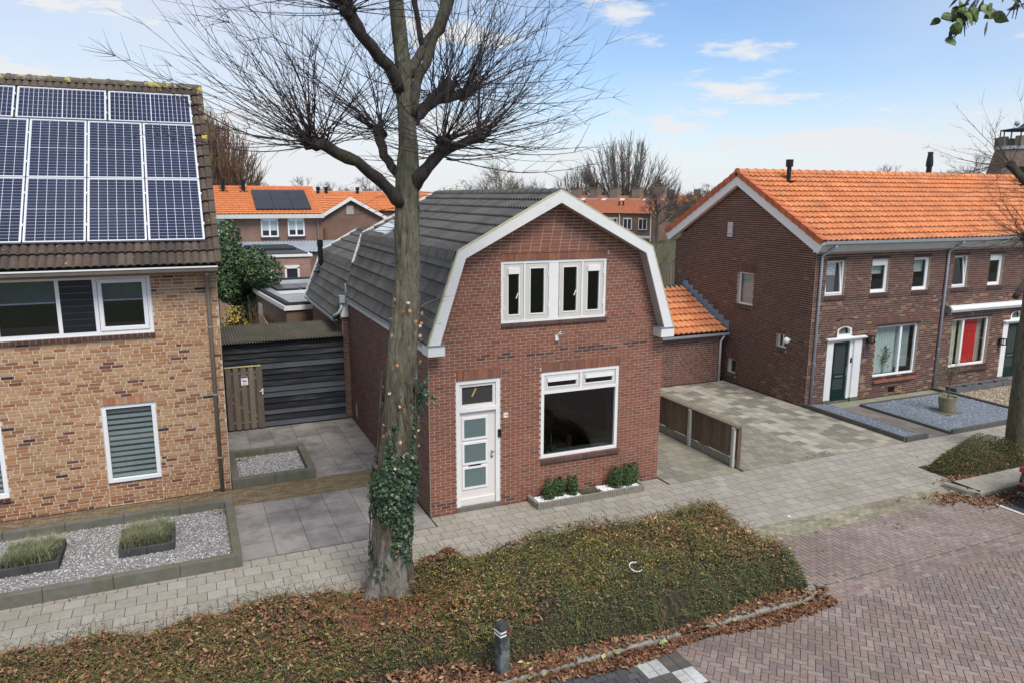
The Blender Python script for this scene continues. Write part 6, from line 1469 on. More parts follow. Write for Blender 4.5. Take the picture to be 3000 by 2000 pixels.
SPAL = [((.07, .09, .03), 3), ((.1, .11, .036), 3), ((.04, .06, .022), 3), ((.17, .135, .045), 3), ((.36, .26, .06), 1.6), ((.2, .11, .05), 2.4), ((.27, .135, .06), 1.4)]
for i in range(5200):    # arching sprays: stem with paired leaves
    x, y = rt2.uniform(-3.5, 9.3), rt2.uniform(8.3, 11.4); h0 = bedh(x, y)
    if h0 < .05: continue
    e = .06; gxv = (bedh(x+e, y)-bedh(x-e, y))/(2*e); gyv = (bedh(x, y+e)-bedh(x, y-e))/(2*e)
    a = math.atan2(-gyv, -gxv)+rt2.gauss(0, 1.1); el = rt2.uniform(.1, 1.2); L_ = rt2.uniform(.16, .5); d = Vector((math.cos(a)*math.cos(el), math.sin(a)*math.cos(el), math.sin(el))); p = Vector((x, y, .02+h0*.8))
    wts = [w_*(1.8 if k in (4, 3) and mnoise.noise((x*.8, y*.8, 2)) > .05 else 1)*(2.4 if k >= 5 and (x < 2.6 or mnoise.noise((x*.7, y*.7, 12)) > .12) else 1)*(.25 if k >= 3 and y < 8.9 else 1) for k, (c_, w_) in enumerate(SPAL)]
    col_ = rt2.choices([c_ for c_, w_ in SPAL], wts)[0]; nn_ = int(L_*62); sd = d.cross(Vector((0, 0, 1))).normalized(); pts = [p]
    for k in range(nn_):
        d = (d+Vector((rt2.gauss(0, .05), rt2.gauss(0, .05), -.055))).normalized(); p = p+d*(L_/nn_); s_ = sd*(1 if k % 2 else -1)*.012
        if k % 5 == 4: pts.append(p)
        q = rt2.uniform(.75, 1.3); cc_ = (.42, .32, .07) if rt2.random() < .035 else tuple(v*q for v in col_)
        SP.append((p.x+s_.x, p.y+s_.y, p.z+s_.z)); SN.append((d.x*.2, d.y*.2-.1, 1)); SC.append(cc_); SS.append(rt2.uniform(.022, .036)*(1-.35*k/nn_))
    if len(pts) > 1: stm.col = (.1, .065, .045); stm.tube(pts, [.003]+[.002]*(len(pts)-1), 3, False)
SP, SN, SC, SS = map(np.array, (SP, SN, SC, SS)); V, F = leafquads(SP, SN, SS, .62, .45, 21); stuff('spray_foliage', V, F, SC, M_leaf, cot_root); stm.build('spray_stems', M_twig, cot_root, kind='stuff')
m = MB()
for i in range(1500):
    x, y = rt2.uniform(-3.2, 9.3), rt2.uniform(8.4, 11.4); hh = bedh(x, y)
    if hh < .06: continue
    a = rt2.uniform(0, 6.28); L_ = rt2.uniform(.1, .34); edge = y > 10.9
    d = Vector((math.cos(a)*.8, math.sin(a)*.8+(.4 if edge else 0), rt2.uniform(.25, .9 if edge else .6))); p0 = Vector((x, y, hh*.8)); p1 = p0+d*L_*.5; p2 = p0+d*L_+Vector((0, 0, -.03)); m.col = rt2.choice(((.09, .055, .035), (.14, .095, .06), (.06, .04, .026))); m.tube([p0, p1, p2], [.003, .0025, .0015], 3, False)
m.build('twigs', M_twig, cot_root, kind='stuff')
m2 = []; ex = []
for i in range(420):    # sprigs reaching over the pavement edge
    x = rt2.uniform(-3.4, 9.2); y = 11.15+rt2.uniform(-.1, .2); p0 = np.array([x, y, .05+bedh(x, 11.0)*.8]); a = rt2.uniform(.4, 2.7); L_ = rt2.uniform(.12, .36); d = np.array([math.cos(a)*.6, math.sin(a)*.5, rt2.uniform(.2, .9)])
    for k in range(16): t = k/15; m2.append(p0+d*L_*t+np.array([rt2.gauss(0, .012), rt2.gauss(0, .012), rt2.gauss(0, .012)-.05*t*t]))
m2 = np.array(m2); V, F = leafquads(m2, np.tile((0, 0, 1.), (len(m2), 1)), g.uniform(.012, .024, len(m2)), .55, .8, 77); stuff('sprig_foliage', V, F, palette_pick(g, len(m2), [(.045, .06, .02), (.08, .08, .03), (.11, .07, .035), (.03, .045, .015)], [3, 2, 1, 2]), M_leaf, cot_root)
# fallen leaves
M_dead = mat('dead_leaf', None, .85, .25, 25)
DL = [(.2, .095, .05), (.15, .068, .036), (.27, .14, .073), (.11, .05, .03), (.33, .195, .105), (.22, .08, .04), (.4, .27, .15)]
def litter(n, fn, seed, size, wts=None, zoff=.015, curl=.22):
    g = np.random.default_rng(seed); out = []
    while len(out) < n:
        p = fn(g)
        if p is not None: out.append(p)
    P = np.array(out); P[:, 2] += zoff+np.abs(g.normal(0, .012, n)); s = g.uniform(size*.55, size*1.3, n)
    nr = np.tile((0, 0, 1.), (n, 1))+g.normal(0, .55, (n, 3)); nr /= np.linalg.norm(nr, axis=1, keepdims=True); t = np.cross(nr, g.normal(0, 1, (n, 3))); t /= np.linalg.norm(t, axis=1, keepdims=True); b = np.cross(nr, t); s = s[:, None]; w_ = g.uniform(.3, .62, (n, 1)); c = g.uniform(-.1, curl, (n, 1))
    V = np.stack([P-t*s*.5+nr*s*c, P-t*s*.1+b*s*w_*.5+nr*s*c*.8, P+t*s*.28+b*s*w_*.3+nr*s*c*.5, P+t*s*.55+nr*s*c*1.4, P+t*s*.28-b*s*w_*.3+nr*s*c*.5, P-t*s*.1-b*s*w_*.5+nr*s*c*.8, P], 1).reshape(-1, 3)
    base = np.arange(n)[:, None]*7; F = np.concatenate([base+np.array([0, 1, 6, 5]), base+np.array([1, 2, 4, 5])*0+np.array([6, 1, 2, 3]), base+np.array([6, 3, 4, 5])])
    cc = palette_pick(g, n, DL, wts or [3, 3, 3, 2, 2, 1, .6], .2); return V, F, np.concatenate([cc, cc, cc])
def f_front(g):
    x = g.uniform(-2, 9.25); y = 8.12+g.normal(0, .16) if g.uniform() < .6 else g.uniform(7.95, front(x)+.25)
    lim = 7.93+.1*math.sin(x*2.1)-.12*max(0, (x-6.5)/2.7)*0
    if x > 7: lim = 7.95-.12*math.sin((x-7)*1.4)
    if y < lim or (x > 9.0 and y > 8.35): return None
    if 8.15 < y < 8.28 and x > 4.6 and g.uniform() < .75: return None
    z = .1*(8.15 < y < 8.28)+.05*(y >= 8.28)
    return (x, y, z)
def f_bed(g):
    x, y = g.uniform(-3.5, 9.2), g.uniform(8.5, 11.3); h = bedh(x, y)
    if h <= 0: return None
    q = .25+.5*(x < 2.6)+.5*fbm(x+20, y, .55)
    return (x, y, .03+h*g.uniform(.8, 1.06)) if g.uniform() < q else None
def f_tree(g):
    if g.uniform() < .72: x, y = 2.45+g.normal(0, .55), 10.25+g.normal(0, .36)
    else: x, y = 4.1+g.normal(0, .5), 11.08+g.normal(0, .14)
    if math.hypot(x-2.7, y-10.98) < .36 or y > 11.3: return None
    return (x, y, .04+bedh(x, y))
def f_isl(g):
    x = g.uniform(15.0, 17.6); y = 9.75+g.normal(0, .16)
    if g.uniform() < .25: x, y = 14.95+g.normal(0, .35), 10.15+g.normal(0, .18)
    return (x, y, 0) if y < 9.96 or x < 15.34 else None
def f_scatter(g):
    q = g.uniform()
    if q < .3: return (g.uniform(9.5, 15), g.uniform(5, 10.6), 0)
    if q < .4: return (.35+g.normal(0, .1), 15.45+g.normal(0, .09), .06)
    if q < .45: return (.95+g.normal(0, .12), 18.5+g.normal(0, .12), .06)
    if q < .5: return (g.uniform(-3, .4), g.uniform(13.3, 15.6), .06)
    if q < .56: return (12.6+g.normal(0, .12), 9.62+g.normal(0, .09), 0)
    if q < .6: return (14.3+g.normal(0, .25), 13.4+g.normal(0, .1), 0)
    if q < .66: return (g.uniform(-3, .5), 12.95+g.normal(0, .03), 0)
    return (g.uniform(-3, 20), g.uniform(10.8, 13.2), 0) if g.uniform() < .25 else None
for nm, n_, fn, sd, sz_, wt, lb_ in (('fallen_leaves', 15000, f_front, 1, .085, None, 'thick drift of brown fallen leaves along the street kerb'),
    ('bed_leaves', 11000, f_bed, 2, .075, [2, 1.5, 3, 1.5, 2.6, 1, 1.4], 'brown dead leaves caught on top of the cotoneaster shrubs'),
    ('tree_leaves', 4200, f_tree, 3, .08, [2, 3, 1, 3, .6, 4, .2], 'dark red brown leaves heaped at the foot of the lime tree'),
    ('gutter_leaves', 1300, f_isl, 4, .075, None, 'brown leaves gathered against the island kerb by the black car'),
    ('scattered_leaves', 330, f_scatter, 5, .055, None, 'single brown leaves scattered over pavement, gravel and street')):
    V, F, C_ = litter(n_, fn, sd, sz_, wt, curl=.3 if nm != 'scattered_leaves' else .15); stuff(nm, V, F, C_, M_dead, None, lb_, 'leaves')
g = np.random.default_rng(55); n = 46; P_ = np.column_stack([g.uniform(1.5, 9, n), 8.05+np.abs(g.normal(0, .25, n)), .1+np.zeros(n)]); V, F = leafquads(P_, np.tile((0, 0, 1.), (n, 1)), .09, .75, .3, 5, .05); stuff('green_leaves', V, F, palette_pick(g, n, [(.33, .38, .13), (.42, .43, .17), (.2, .27, .08)], [1, 1, 1]), M_dead, None, 'fresh yellow green leaves lying on the brown leaf drift', 'leaves')
m = MB(); m.tube([(6.2+.1*math.cos(t), 9.22+.1*math.sin(t), .66+.03*math.sin(t)) for t in np.linspace(.9, 5.4, 14)], .009, 5); m.build('plastic_ring', M_pvc, None, 'white broken plastic ring caught in the cotoneaster', 'litter')
for i, (x, y, z, s, lb_) in enumerate(((3.05, 8.25, .06, .05, 'crumpled white paper scrap in the leaves by the bollard'), (10.95, 10.83, .002, .06, 'flat white scrap on the pavement near the bay'), (2.0, 9.3, .34, .04, 'tiny white scrap on the leaves before the lime tree'))):
    m = MB(); 
    for k in range(3): a = k*2.1+i; m.poly([(x+s*math.cos(a), y+s*math.sin(a), z+.004*k), (x+s*math.cos(a+1.9), y+s*math.sin(a+1.9), z+.012), (x+s*.5*math.cos(a+3), y+s*.5*math.sin(a+3), z+.02)])
    m.build('paper_scrap', M_pvc, None, lb_, 'litter')
# island shrub
g = np.random.default_rng(31); n = 26000; a = g.uniform(0, 2*np.pi, n); q = np.sqrt(g.uniform(0, 1, n)); X = 17.45+1.5*q*np.cos(a)*(1+.08*np.sin(3*a)); Y = 11.3+.55*q*np.sin(a); hh = .78*np.clip(1-q**3.2, 0, 1)*(.8+.25*np.sin(X*3.1)*np.cos(Y*4)); k = g.uniform(0, 1, n) ** .5; P_ = np.column_stack([X, Y, .05+hh*k+g.exponential(.015, n)])
V, F = leafquads(P_, np.column_stack([np.cos(a)*q, np.sin(a)*q, np.ones(n)*.8]), g.uniform(.018, .042, n), .55, .75, 6)
ish = thing('island_shrub', (17.45, 11.3, 0), 'low green and yellowish shrub beside the trunk at the car end', 'shrub'); stuff('foliage', V, F, palette_pick(g, n, [(.07, .085, .028), (.1, .1, .035), (.05, .065, .02), (.16, .12, .05), (.13, .075, .035)], [3, 3, 3, 1.5, 1]), M_leaf, ish); MB().tube([(17.4, 11.3, 0), (17.45, 11.3, .35)], [.04, .02], 6).build('stem', M_twig, ish)
V, F, C_ = litter(700, lambda g: (16.2+g.normal(0, .35), 10.85+g.normal(0, .1), .01) if g.uniform() < .5 else (17.3+g.normal(0, .8), 11.25+g.normal(0, .3), .3), 8, .07); stuff('shrub_leaves', V, F, C_, M_dead, None, 'brown leaves under and on the shrub by the car', 'leaves')
box('island_soil', M_soil, None, (15.95, 19.6, 10.82, 11.8, -.01, .012), label='bare soil under the shrub by the car', cat='soil', kind='stuff')

# ================================================================== SECOND STREET TREE (right edge)
t2 = thing('street_tree', (19.25, 11.5, 0), 'bare pollarded street tree beside the low shrub and parked car', 'tree')
m = MB(); T2 = [(-.05, 19.22, 11.5, .36), (.3, 19.2, 11.5, .3), (1.2, 19.12, 11.5, .26), (2.5, 19.02, 11.5, .235), (4.2, 18.98, 11.5, .22), (5.2, 18.95, 11.5, .19), (7, 18.98, 11.5, .13), (9, 19.0, 11.5, .08)]
for i in range(61):
    z = -.05+9.0*i/60; x, y, r_ = interp(T2, z)
    for j in range(24): a = 2*math.pi*j/24; c, s = math.cos(a), math.sin(a); rr_ = r_*(1+.12*abs(mnoise.noise((c*3, s*3, z*.8)))+.05*mnoise.noise((c*9, s*9, z*3))); m.v.append((x+c*rr_, y+s*rr_, z))
m.col = (.13, .112, .085)
for i in range(60):
    for j in range(24): j2 = (j+1) % 24; m.face([i*24+j, i*24+j2, (i+1)*24+j2, (i+1)*24+j])
m.build('trunk', M_bark, t2, smooth=True)
rt = random.Random(77)
for pts, rs, nsh in (([(18.95, 11.5, 4.9), (18.6, 11.45, 5.2), (18.22, 11.4, 5.5)], (.11, .09, .12), 42), ([(18.95, 11.5, 4.35), (18.5, 11.42, 4.42), (18.2, 11.35, 4.25), (17.97, 11.3, 4.1)], (.12, .09, .08, .07), 0), ([(18.95, 11.5, 5.6), (19.4, 11.7, 6.0), (19.9, 11.9, 6.4)], (.1, .09, .12), 26), ([(18.97, 11.5, 6.3), (18.7, 11.9, 6.8), (18.55, 12.2, 7.2)], (.09, .08, .1), 26)):
    m = MB(); m.col = (.06, .05, .042); m.tube(pts, list(rs), 8); e = Vector(pts[-1]); dv = (e-Vector(pts[-2])).normalized()
    for q in range(5): d = Vector((rt.gauss(0, 1), rt.gauss(0, 1), rt.gauss(0, 1))).normalized(); m.tube([e, e+d*.08, e+d*.12], [.07, .055, .02], 6) if nsh else None
    m.build('branch', M_bark, t2, smooth=True)
    if nsh:
        m = MB(); az0 = math.atan2(dv.y, dv.x)
        for i in range(nsh):
            az = rt.gauss(az0, .9); el = rad(rt.uniform(-35, 70)); d = Vector((math.cos(az)*math.cos(el), math.sin(az)*math.cos(el), math.sin(el))); m.col = rt.choice(((.07, .045, .035), (.1, .065, .05), (.055, .038, .03))); whip(m, e+d*.05, d, rt.uniform(1.0, 2.3), rt.uniform(.007, .012), rt, up=.5, side=7, wig=.1)
        m.build('twigs', M_twig, t2)
# ================================================================== CATALPA BRANCH (top right corner)
ct = thing('catalpa_tree', (7.2, 1.1, 0), 'tree whose drooping twigs with green leaves and pods hang into the sky', 'tree')
MB().tube([(7.2, 1.1, -.05), (7.2, 1.1, .4), (7.1, 1.15, 3), (6.9, 1.3, 6), (6.6, 1.6, 8.4)], [.3, .22, .19, .15, .08], 10).build('trunk', M_bark, ct, smooth=True)
m = MB(); m.col = (.09, .075, .06); m.tube([(6.7, 1.5, 7.9), (6.0, 2.2, 8.35), (5.3, 2.9, 8.4), (4.85, 3.15, 8.15)], [.06, .045, .03, .016], 6)
tw_ = [[(4.85, 3.15, 8.15), (4.62, 3.22, 7.86), (4.46, 3.27, 7.66), (4.36, 3.31, 7.5)], [(5.1, 3.02, 8.3), (4.9, 3.1, 7.95), (4.74, 3.15, 7.75), (4.66, 3.18, 7.6)], [(5.3, 2.9, 8.4), (5.05, 3.0, 8.0), (4.92, 3.08, 7.78)], [(4.62, 3.22, 7.86), (4.47, 3.3, 7.7), (4.42, 3.33, 7.58)]]
tw_ = [[(x-.03, y, z-.13*(i > 0)) for i, (x, y, z) in enumerate(p)] for p in tw_]
for p in tw_: m.tube(p, [.012, .009, .006, .004][:len(p)], 4)
m.build('branch', M_twig, ct)
rt = random.Random(12); LV = []; LF = []; LC = []; PD = MB(); PD.col = (.03, .03, .05)
def catleaf(c, s, d, n_):
    d = Vector(d).normalized(); n_ = Vector(n_); n_ = (n_-d*n_.dot(d)).normalized(); b = d.cross(n_); k = len(LV)
    o = [(0, 0), (.1, .3), (.35, .44), (.65, .33), (1.05, 0), (.65, -.33), (.35, -.44), (.1, -.3)]
    for t, q in o: LV.append(tuple(Vector(c)+d*t*s+b*q*s+n_*(-.25*abs(q))*s))
    mid = len(LV); LV.append(tuple(Vector(c)+d*.5*s+n_*.05*s))
    for i in range(8): LF.append((k+i, k+(i+1) % 8, mid)); LC.append(rt.choice(((.1, .15, .035), (.075, .12, .03), (.14, .18, .05), (.055, .09, .025))))
for p in tw_:
    for i in range(22):
        t = rt.random()**.7*(len(p)-1.001); a = int(t); q = Vector(p[a]).lerp(Vector(p[a+1]), t-a); d = Vector((rt.gauss(-.1, .5), rt.gauss(0, .4), rt.uniform(-1, -.1)))
        q2 = q+Vector((rt.gauss(0, .05), rt.gauss(0, .05), rt.gauss(0, .03))); catleaf(q2, rt.uniform(.055, .11), d, (rt.gauss(0, .6), -1, rt.gauss(.2, .6)))
        if i % 3 == 0:
            q3 = q+Vector((rt.gauss(0, .04), 0, -.02))
            for w_ in range(2): PD.tube([q3, q3+Vector((rt.gauss(0, .02), 0, -.05)), q3+Vector((rt.gauss(-.02, .03), 0, -.11))], [.003, .005, .002], 4)
PD.build('seed_pods', M_twig, ct); stuff('leaves', np.array(LV), np.array(LF), np.array(LC), MATS['leaf_gloss'], ct)
# ================================================================== BACKGROUND BUILDINGS
BM = brickmat('far_brick', (.2, .105, .072), (.16, .08, .058), (.3, .22, .17))
BMr = brickmat('pink_brick', (.3, .15, .11), (.24, .11, .08), (.42, .33, .27))
BMd = brickmat('far_dark_brick', (.16, .095, .07), (.125, .075, .058), (.25, .19, .15))
M_far = mat('far_orange_tile', None, .8, .12, 2, obj=True); M_win = mat('far_window_glass', (.03, .035, .04), .1, .2, 1, spec=.6)
def wroof(name, parent, o, ax, up, W, L_, rows_, pitch, cols, m_=None, amp=.035):
    """tile courses of a distant roof: wavy steps, one part"""
    o, ax, up = Vector(o), Vector(ax).normalized(), Vector(up).normalized(); n = ax.cross(up); nc = max(2, int(W/pitch*4)); V = []; F = []; C = []
    for r in range(rows_):
        b = len(V); l0, l1 = r*L_/rows_, (r+1.04)*L_/rows_
        for i in range(nc+1):
            u = W*i/nc; h = amp*(.5+.5*math.cos(2*math.pi*i/4)); p = o+ax*u
            V += [tuple(p+up*l0+n*(h+.02)), tuple(p+up*l0+n*(h+.05)), tuple(p+up*l1+n*h)]
        for i in range(nc): a = b+i*3; F += [(a, a+3, a+4, a+1), (a+1, a+4, a+5, a+2)]; c = R.choice(cols); C += [c, c]
    me = fast_mesh(name, np.array(V), np.array(F), np.array(C)); me.materials.append(m_ or M_far); return link(bpy.data.objects.new(name, me), parent)
ORC = [(.62, .2, .07), (.58, .185, .062), (.66, .22, .08)]; ORD = [(.42, .15, .075), (.38, .13, .065), (.46, .17, .085)]
class Loc:
    """local frame of a rotated building"""
    def __init__(s, x, y, rz): s.M = Matrix.Translation((x, y, 0)) @ Matrix.Rotation(rz, 4, 'Z')
    def thing(s, name, label, cat):
        o = bpy.data.objects.new(name, None); o.matrix_basis = s.M; link(o, None, label, cat); s.o = o; return o
    def put(s, mb, name, m_, parent=None):   # mesh in local coordinates
        o = mb.build(name, m_, None) if False else bpy.data.objects.new(name, mb.mesh(name, m_)); COL.objects.link(o); o.parent = parent or s.o; return o
def pane_window(Lc, par, x0, x1, z0, z1, y, frame, nm='window', cur=None, mull=1):
    m = MB(); w_ = .1
    for q in ((x0, x1, z0, z0+w_), (x0, x1, z1-w_*1.6, z1), (x0, x0+w_, z0+w_, z1-w_), (x1-w_, x1, z0+w_, z1-w_)): m.box(q[0], q[1], y-.06, y+.05, q[2], q[3])
    for k in range(mull): c = x0+(x1-x0)*(k+1)/(mull+1); m.box(c-.06, c+.06, y-.05, y+.05, z0+w_, z1-w_)
    wd = Lc.put(m, nm, frame, par); m = MB(); m.box(x0+.05, x1-.05, y-.01, y, z0+.05, z1-.05); Lc.put(m, 'pane', M_win, wd)
    if cur: m = MB(); m.box(x0+.12, x1-.12, y-.03, y-.012, z0+.35*(z1-z0), z1-.35*(z1-z0)*cur); Lc.put(m, 'blind', mat('pale_blind', (.45, .5, .48), .8), wd)
    m = MB(); m.box(x0-.05, x1+.05, y-.1, y, z0-.1, z0-.005); Lc.put(m, 'sill', mat('dark_sill', (.05, .045, .05), .7), wd); return wd
# house row with orange roof and black solar panels
A = Loc(0, 56, 0); a = A.thing('orange_roof_house', 'distant brick row with bright orange roof and black solar panels', 'house')
m = MB(); m.prism([(0, 0), (8, 0), (8, 5.05), (4, 6.75), (0, 5.05)], 'x', -8, 9.4); A.put(m, 'wall', BM)
RA = Vector((0, 4.45, 1.85)); wroof('roof', a, (-8, -.4, 5.12), (1, 0, 0), RA, 17.5, RA.length, 13, .3, ORC); wroof('roof', a, (9.5, 8.4, 5.12), (-1, 0, 0), (0, -4.45, 1.85), 17.5, RA.length, 13, .3, ORC)
m = MB(); m.tube([(-8, 4.05, 6.98), (9.5, 4.05, 6.98)], .13, 8); A.put(m, 'ridge', mat('orange_ridge', (.55, .17, .07), .8))
m = MB(); m.box(-8, 9.5, -.5, -.05, 4.82, 5.1); A.put(m, 'eave_fascia', M_fas)
for x0, x1, z0, z1 in ((5.15, 6.33, 3.5, 4.8), (6.99, 8.15, 3.53, 4.8), (1.75, 2.95, 3.5, 4.8), (-1, .2, 3.5, 4.8)): pane_window(A, a, x0, x1, z0, z1, -.02, M_pvc, cur=.35)
for i in range(3):
    for j in range(2):
        m = MB(); o = Vector((4.9+i*1.28, -.4, 5.12))+RA.normalized()*(.55+j*1.75); u = RA.normalized(); n = Vector((1, 0, 0)).cross(u)
        pts = [o+n*.16, o+Vector((1.26, 0, 0))+n*.16, o+Vector((1.26, 0, 0))+u*1.72+n*.16, o+u*1.72+n*.16]; m.v = [tuple(p) for p in pts]+[tuple(p-n*.05) for p in pts]
        m.face([0, 1, 2, 3]); [m.face([k, (k+1) % 4, 4+(k+1) % 4, 4+k]) for k in range(4)]; A.put(m, 'black_panel', mat('black_solar', (.02, .022, .03), .3, .2, 1))
for x in (3.0, 4.4):
    m = MB(); p = Vector((x, 3.5, 6.7)); m.tube([p, p+Vector((0, 0, .8))], .14, 8); m.tube([p+Vector((0, 0, .55)), p+Vector((0, 0, .85))], .22, 8); m.box(x-.3, x+.3, 3.2, 3.7, 6.55, 6.75); A.put(m, 'roof_vent', M_black)
m = MB(); m.tube([(9.1, -.1, 4.9), (9.1, -.1, 0)], .06, 8); A.put(m, 'downpipe', mat('brown_pipe', (.2, .15, .12), .7))
m = MB(); m.box(1.2, 1.5, -.05, -.0, 4.05, 4.6); A.put(m, 'vent_plate', MATS['vent_grey'])
# lean-to and extension
le = Loc(0, 51, 0); l_ = le.thing('lean_to', 'grey corrugated lean-to roof against the far orange roofed row', 'shed'); m = MB(); K = 120
for i in range(K+1): x = 3.4+7.2*i/K; dz = .04*math.cos(i*2*math.pi/4); m.v += [(x, 0, 2.75+dz), (x, 4.9, 3.2+dz)]
for i in range(K): m.face([2*i, 2*i+2, 2*i+3, 2*i+1])
le.put(m, 'roof_sheet', mat('grey_sheet', (.34, .38, .42), .5, .15, 1)); m = MB(); m.box(3.5, 10.5, .2, 4.6, 0, 2.7); le.put(m, 'wall', BMd)
ex_ = Loc(0, 40, 0); e_ = ex_.thing('brick_extension', 'pink brick flat roofed extension with two small white windows', 'building'); m = MB(); m.box(1.5, 6.05, 0, 6.5, 0, 3.3); ex_.put(m, 'wall', BMr); m = MB(); m.box(1.4, 6.15, -.08, 6.6, 3.3, 3.42); ex_.put(m, 'roof_edge', M_white); m = MB(); m.box(1.6, 5.95, .1, 6.4, 3.42, 3.5); ex_.put(m, 'roof_felt', mat('roof_felt', (.06, .06, .062), .9, .3)); m = MB(); m.box(3.2, 5.6, 2.0, 5.5, 3.5, 3.62); ex_.put(m, 'roof_curb', mat('felt_curb', (.03, .03, .032), .9))
pane_window(ex_, e_, 4.72, 5.46, 2.12, 2.86, -.02, M_white, mull=0); pane_window(ex_, e_, 3.3, 4.1, 2.1, 2.86, -.02, M_white, mull=0)
# flat garage nearer by, slightly turned
gg = Loc(3.18, 27.1, rad(5.5)); g_ = gg.thing('flat_roof_garage', 'brown brick garage with white edged flat roof behind the black shed', 'garage'); m = MB(); m.box(0, 6, 0, 8.4, 0, 2.42); gg.put(m, 'wall', brickmat('garage_brick', (.15, .085, .062), (.12, .068, .05), (.22, .16, .12))); m = MB(); m.box(-.08, 6.1, -.08, 8.5, 2.42, 2.58); gg.put(m, 'roof_edge', M_white); m = MB(); m.box(.1, 5.9, .12, 8.3, 2.582, 2.6); gg.put(m, 'roof_felt', mat('pale_felt', (.3, .31, .31), .7, .3, 1.2)); m = MB()
for q in ((-.02, .16, -.02, 8.42), (5.84, 6.02, -.02, 8.42), (.161, 5.839, -.02, .16), (.161, 5.839, 8.24, 8.42)): m.box(q[0], q[1], q[2], q[3], 2.6, 2.68)
gg.put(m, 'felt_upstand', MATS['felt_curb'])
for i in range(5): m = MB(); m.box(.6+i*1.02, 1.58+i*1.02, 4.2, 5.8, 2.66, 2.7); gg.put(m, 'roof_panel', mat('brown_panel', (.09, .075, .075), .3, .2, 1))
m = MB(); m.box(.5, 5.8, 3.2, 4.1, 2.601, 2.612); gg.put(m, 'red_gravel_strip', mat('pale_roof', (.55, .56, .57), .5, .1, 2)); m = MB(); m.tube([(.55, 7.5, 2.6), (.55, 7.5, 3.05)], .12, 8); gg.put(m, 'roof_vent', MATS['vent_grey']); m = MB(); m.box(-.03, .0, 4.3, 5.0, 1.35, 2.1); gg.put(m, 'window', M_white)
# gable house behind
B = Loc(0, 62, 0); b = B.thing('gable_house', 'distant brick gable with thin white bargeboards behind the lime tree', 'house'); m = MB(); m.prism([(10.4, 0), (15.4, 0), (15.4, 4.75), (12.75, 6.15), (10.4, 4.95)], 'y', 0, 11); B.put(m, 'wall', BM)
wroof('roof', b, (10.2, 11, 4.86), (0, -1, 0), (2.55, 0, 1.42), 11.3, 2.92, 8, .3, ORC); wroof('roof', b, (15.75, -.3, 4.66), (0, 1, 0), (-3.0, 0, 1.62), 11.3, 3.4, 9, .3, ORC)
for p, q in (((10.1, 4.8), (12.75, 6.32)), ((12.75, 6.32), (15.8, 4.65))): m = MB(); m.prism([p, q, (q[0], q[1]-.28), (p[0]+.1*(1 if p[0] < 12 else 0), p[1]-.28)], 'y', -.36, -.28); B.put(m, 'bargeboard', M_white)
m = MB(); m.box(12.4, 13.0, -.05, .0, 4.9, 5.6); B.put(m, 'vent_plate', mat('pale_vent', (.4, .38, .3), .8)); m = MB(); m.tube([(10.4, -1.5, 2.0), (10.4, -1.5, 3.9)], .14, 8); B.put(m, 'flue', mat('rust_flue', (.2, .09, .06), .7))
D = Loc(0, 73, 0); d = D.thing('far_row_house', 'strip of orange tiled roof behind the distant gable house', 'house'); m = MB(); m.prism([(0, 0), (8, 0), (8, 4.9), (4, 6.7), (0, 4.9)], 'x', 6, 24.5); D.put(m, 'wall', BM); wroof('roof', d, (6, -.3, 4.95), (1, 0, 0), (0, 4.3, 1.9), 18.5, 4.7, 12, .3, ORC)
for x in (12.6, 13.4, 16.5): m = MB(); m.tube([(x, 3.4, 6.3), (x, 3.4, 7.2)], .14, 8); m.tube([(x, 3.4, 6.95), (x, 3.4, 7.25)], .2, 8); D.put(m, 'roof_vent', M_black)
# terrace row far right of the gambrel roof, turned
C = Loc(63.2, 93.0, rad(-55)); c = C.thing('chimney_row_house', 'distant brown brick row with faded orange roof and five square chimneys', 'house'); CL = 17
m = MB(); m.prism([(0, -1), (11, -1), (11, 3.9), (5.5, 6.4), (0, 3.9)], 'x', -CL, 0); C.put(m, 'wall', BM)
CU = Vector((0, 5.75, 2.6)); wroof('roof', c, (-CL, -.25, 3.95), (1, 0, 0), CU, CL+.1, CU.length, 17, .3, ORD); wroof('roof', c, (.1, 11.25, 3.95), (-1, 0, 0), (0, -5.75, 2.6), CL+.1, CU.length, 17, .3, ORD)
M_chim = brickmat('chimney_brick', (.17, .13, .1), (.2, .15, .115), (.22, .18, .14)); M_leadw = mat('pale_flashing', (.55, .57, .6), .6)
for i, x in enumerate((-1.0, -4.7, -8.4, -11.8, -15)):
    hw = .75 if i == 0 else .62; zt = 8.1 if i == 0 else 7.75
    m = MB(); m.box(x-hw, x+hw, 4.6, 6.3, 5.2, zt); ch = C.put(m, 'chimney', M_chim); m = MB(); m.box(x-hw-.06, x+hw+.06, 4.5, 6.4, zt, zt+.1); C.put(m, 'chimney_cap', mat('chim_cap', (.16, .15, .11), .9), ch); m = MB(); m.box(x-hw-.25, x+hw+.25, 4.2, 4.6, 5.85, 6.1); C.put(m, 'flashing', M_leadw, ch); m = MB(); m.tube([(x, 5.4, zt+.1), (x, 5.4, zt+.3)], .2, 8); C.put(m, 'chimney_pot', M_black, ch)
for x in (-3.1, -6.9, -10.0, -13.6): m = MB(); m.box(0, .7, 0, .75, .02, .12, Matrix.Translation((x, 3.6, 5.75)) @ Matrix.Rotation(.424, 4, 'X')); C.put(m, 'roof_window', M_leadw)
for x in (-5.6, -6.3, -12.2, -13): m = MB(); m.tube([(x, 2.2, 5.0), (x, 2.2, 5.75)], .12, 8); C.put(m, 'roof_vent', M_black)
for x0 in (-2.2, -4.6, -6.9, -9.4, -12): pane_window(C, c, x0, x0+1.35, 1.6, 3.3, -.02, M_white)
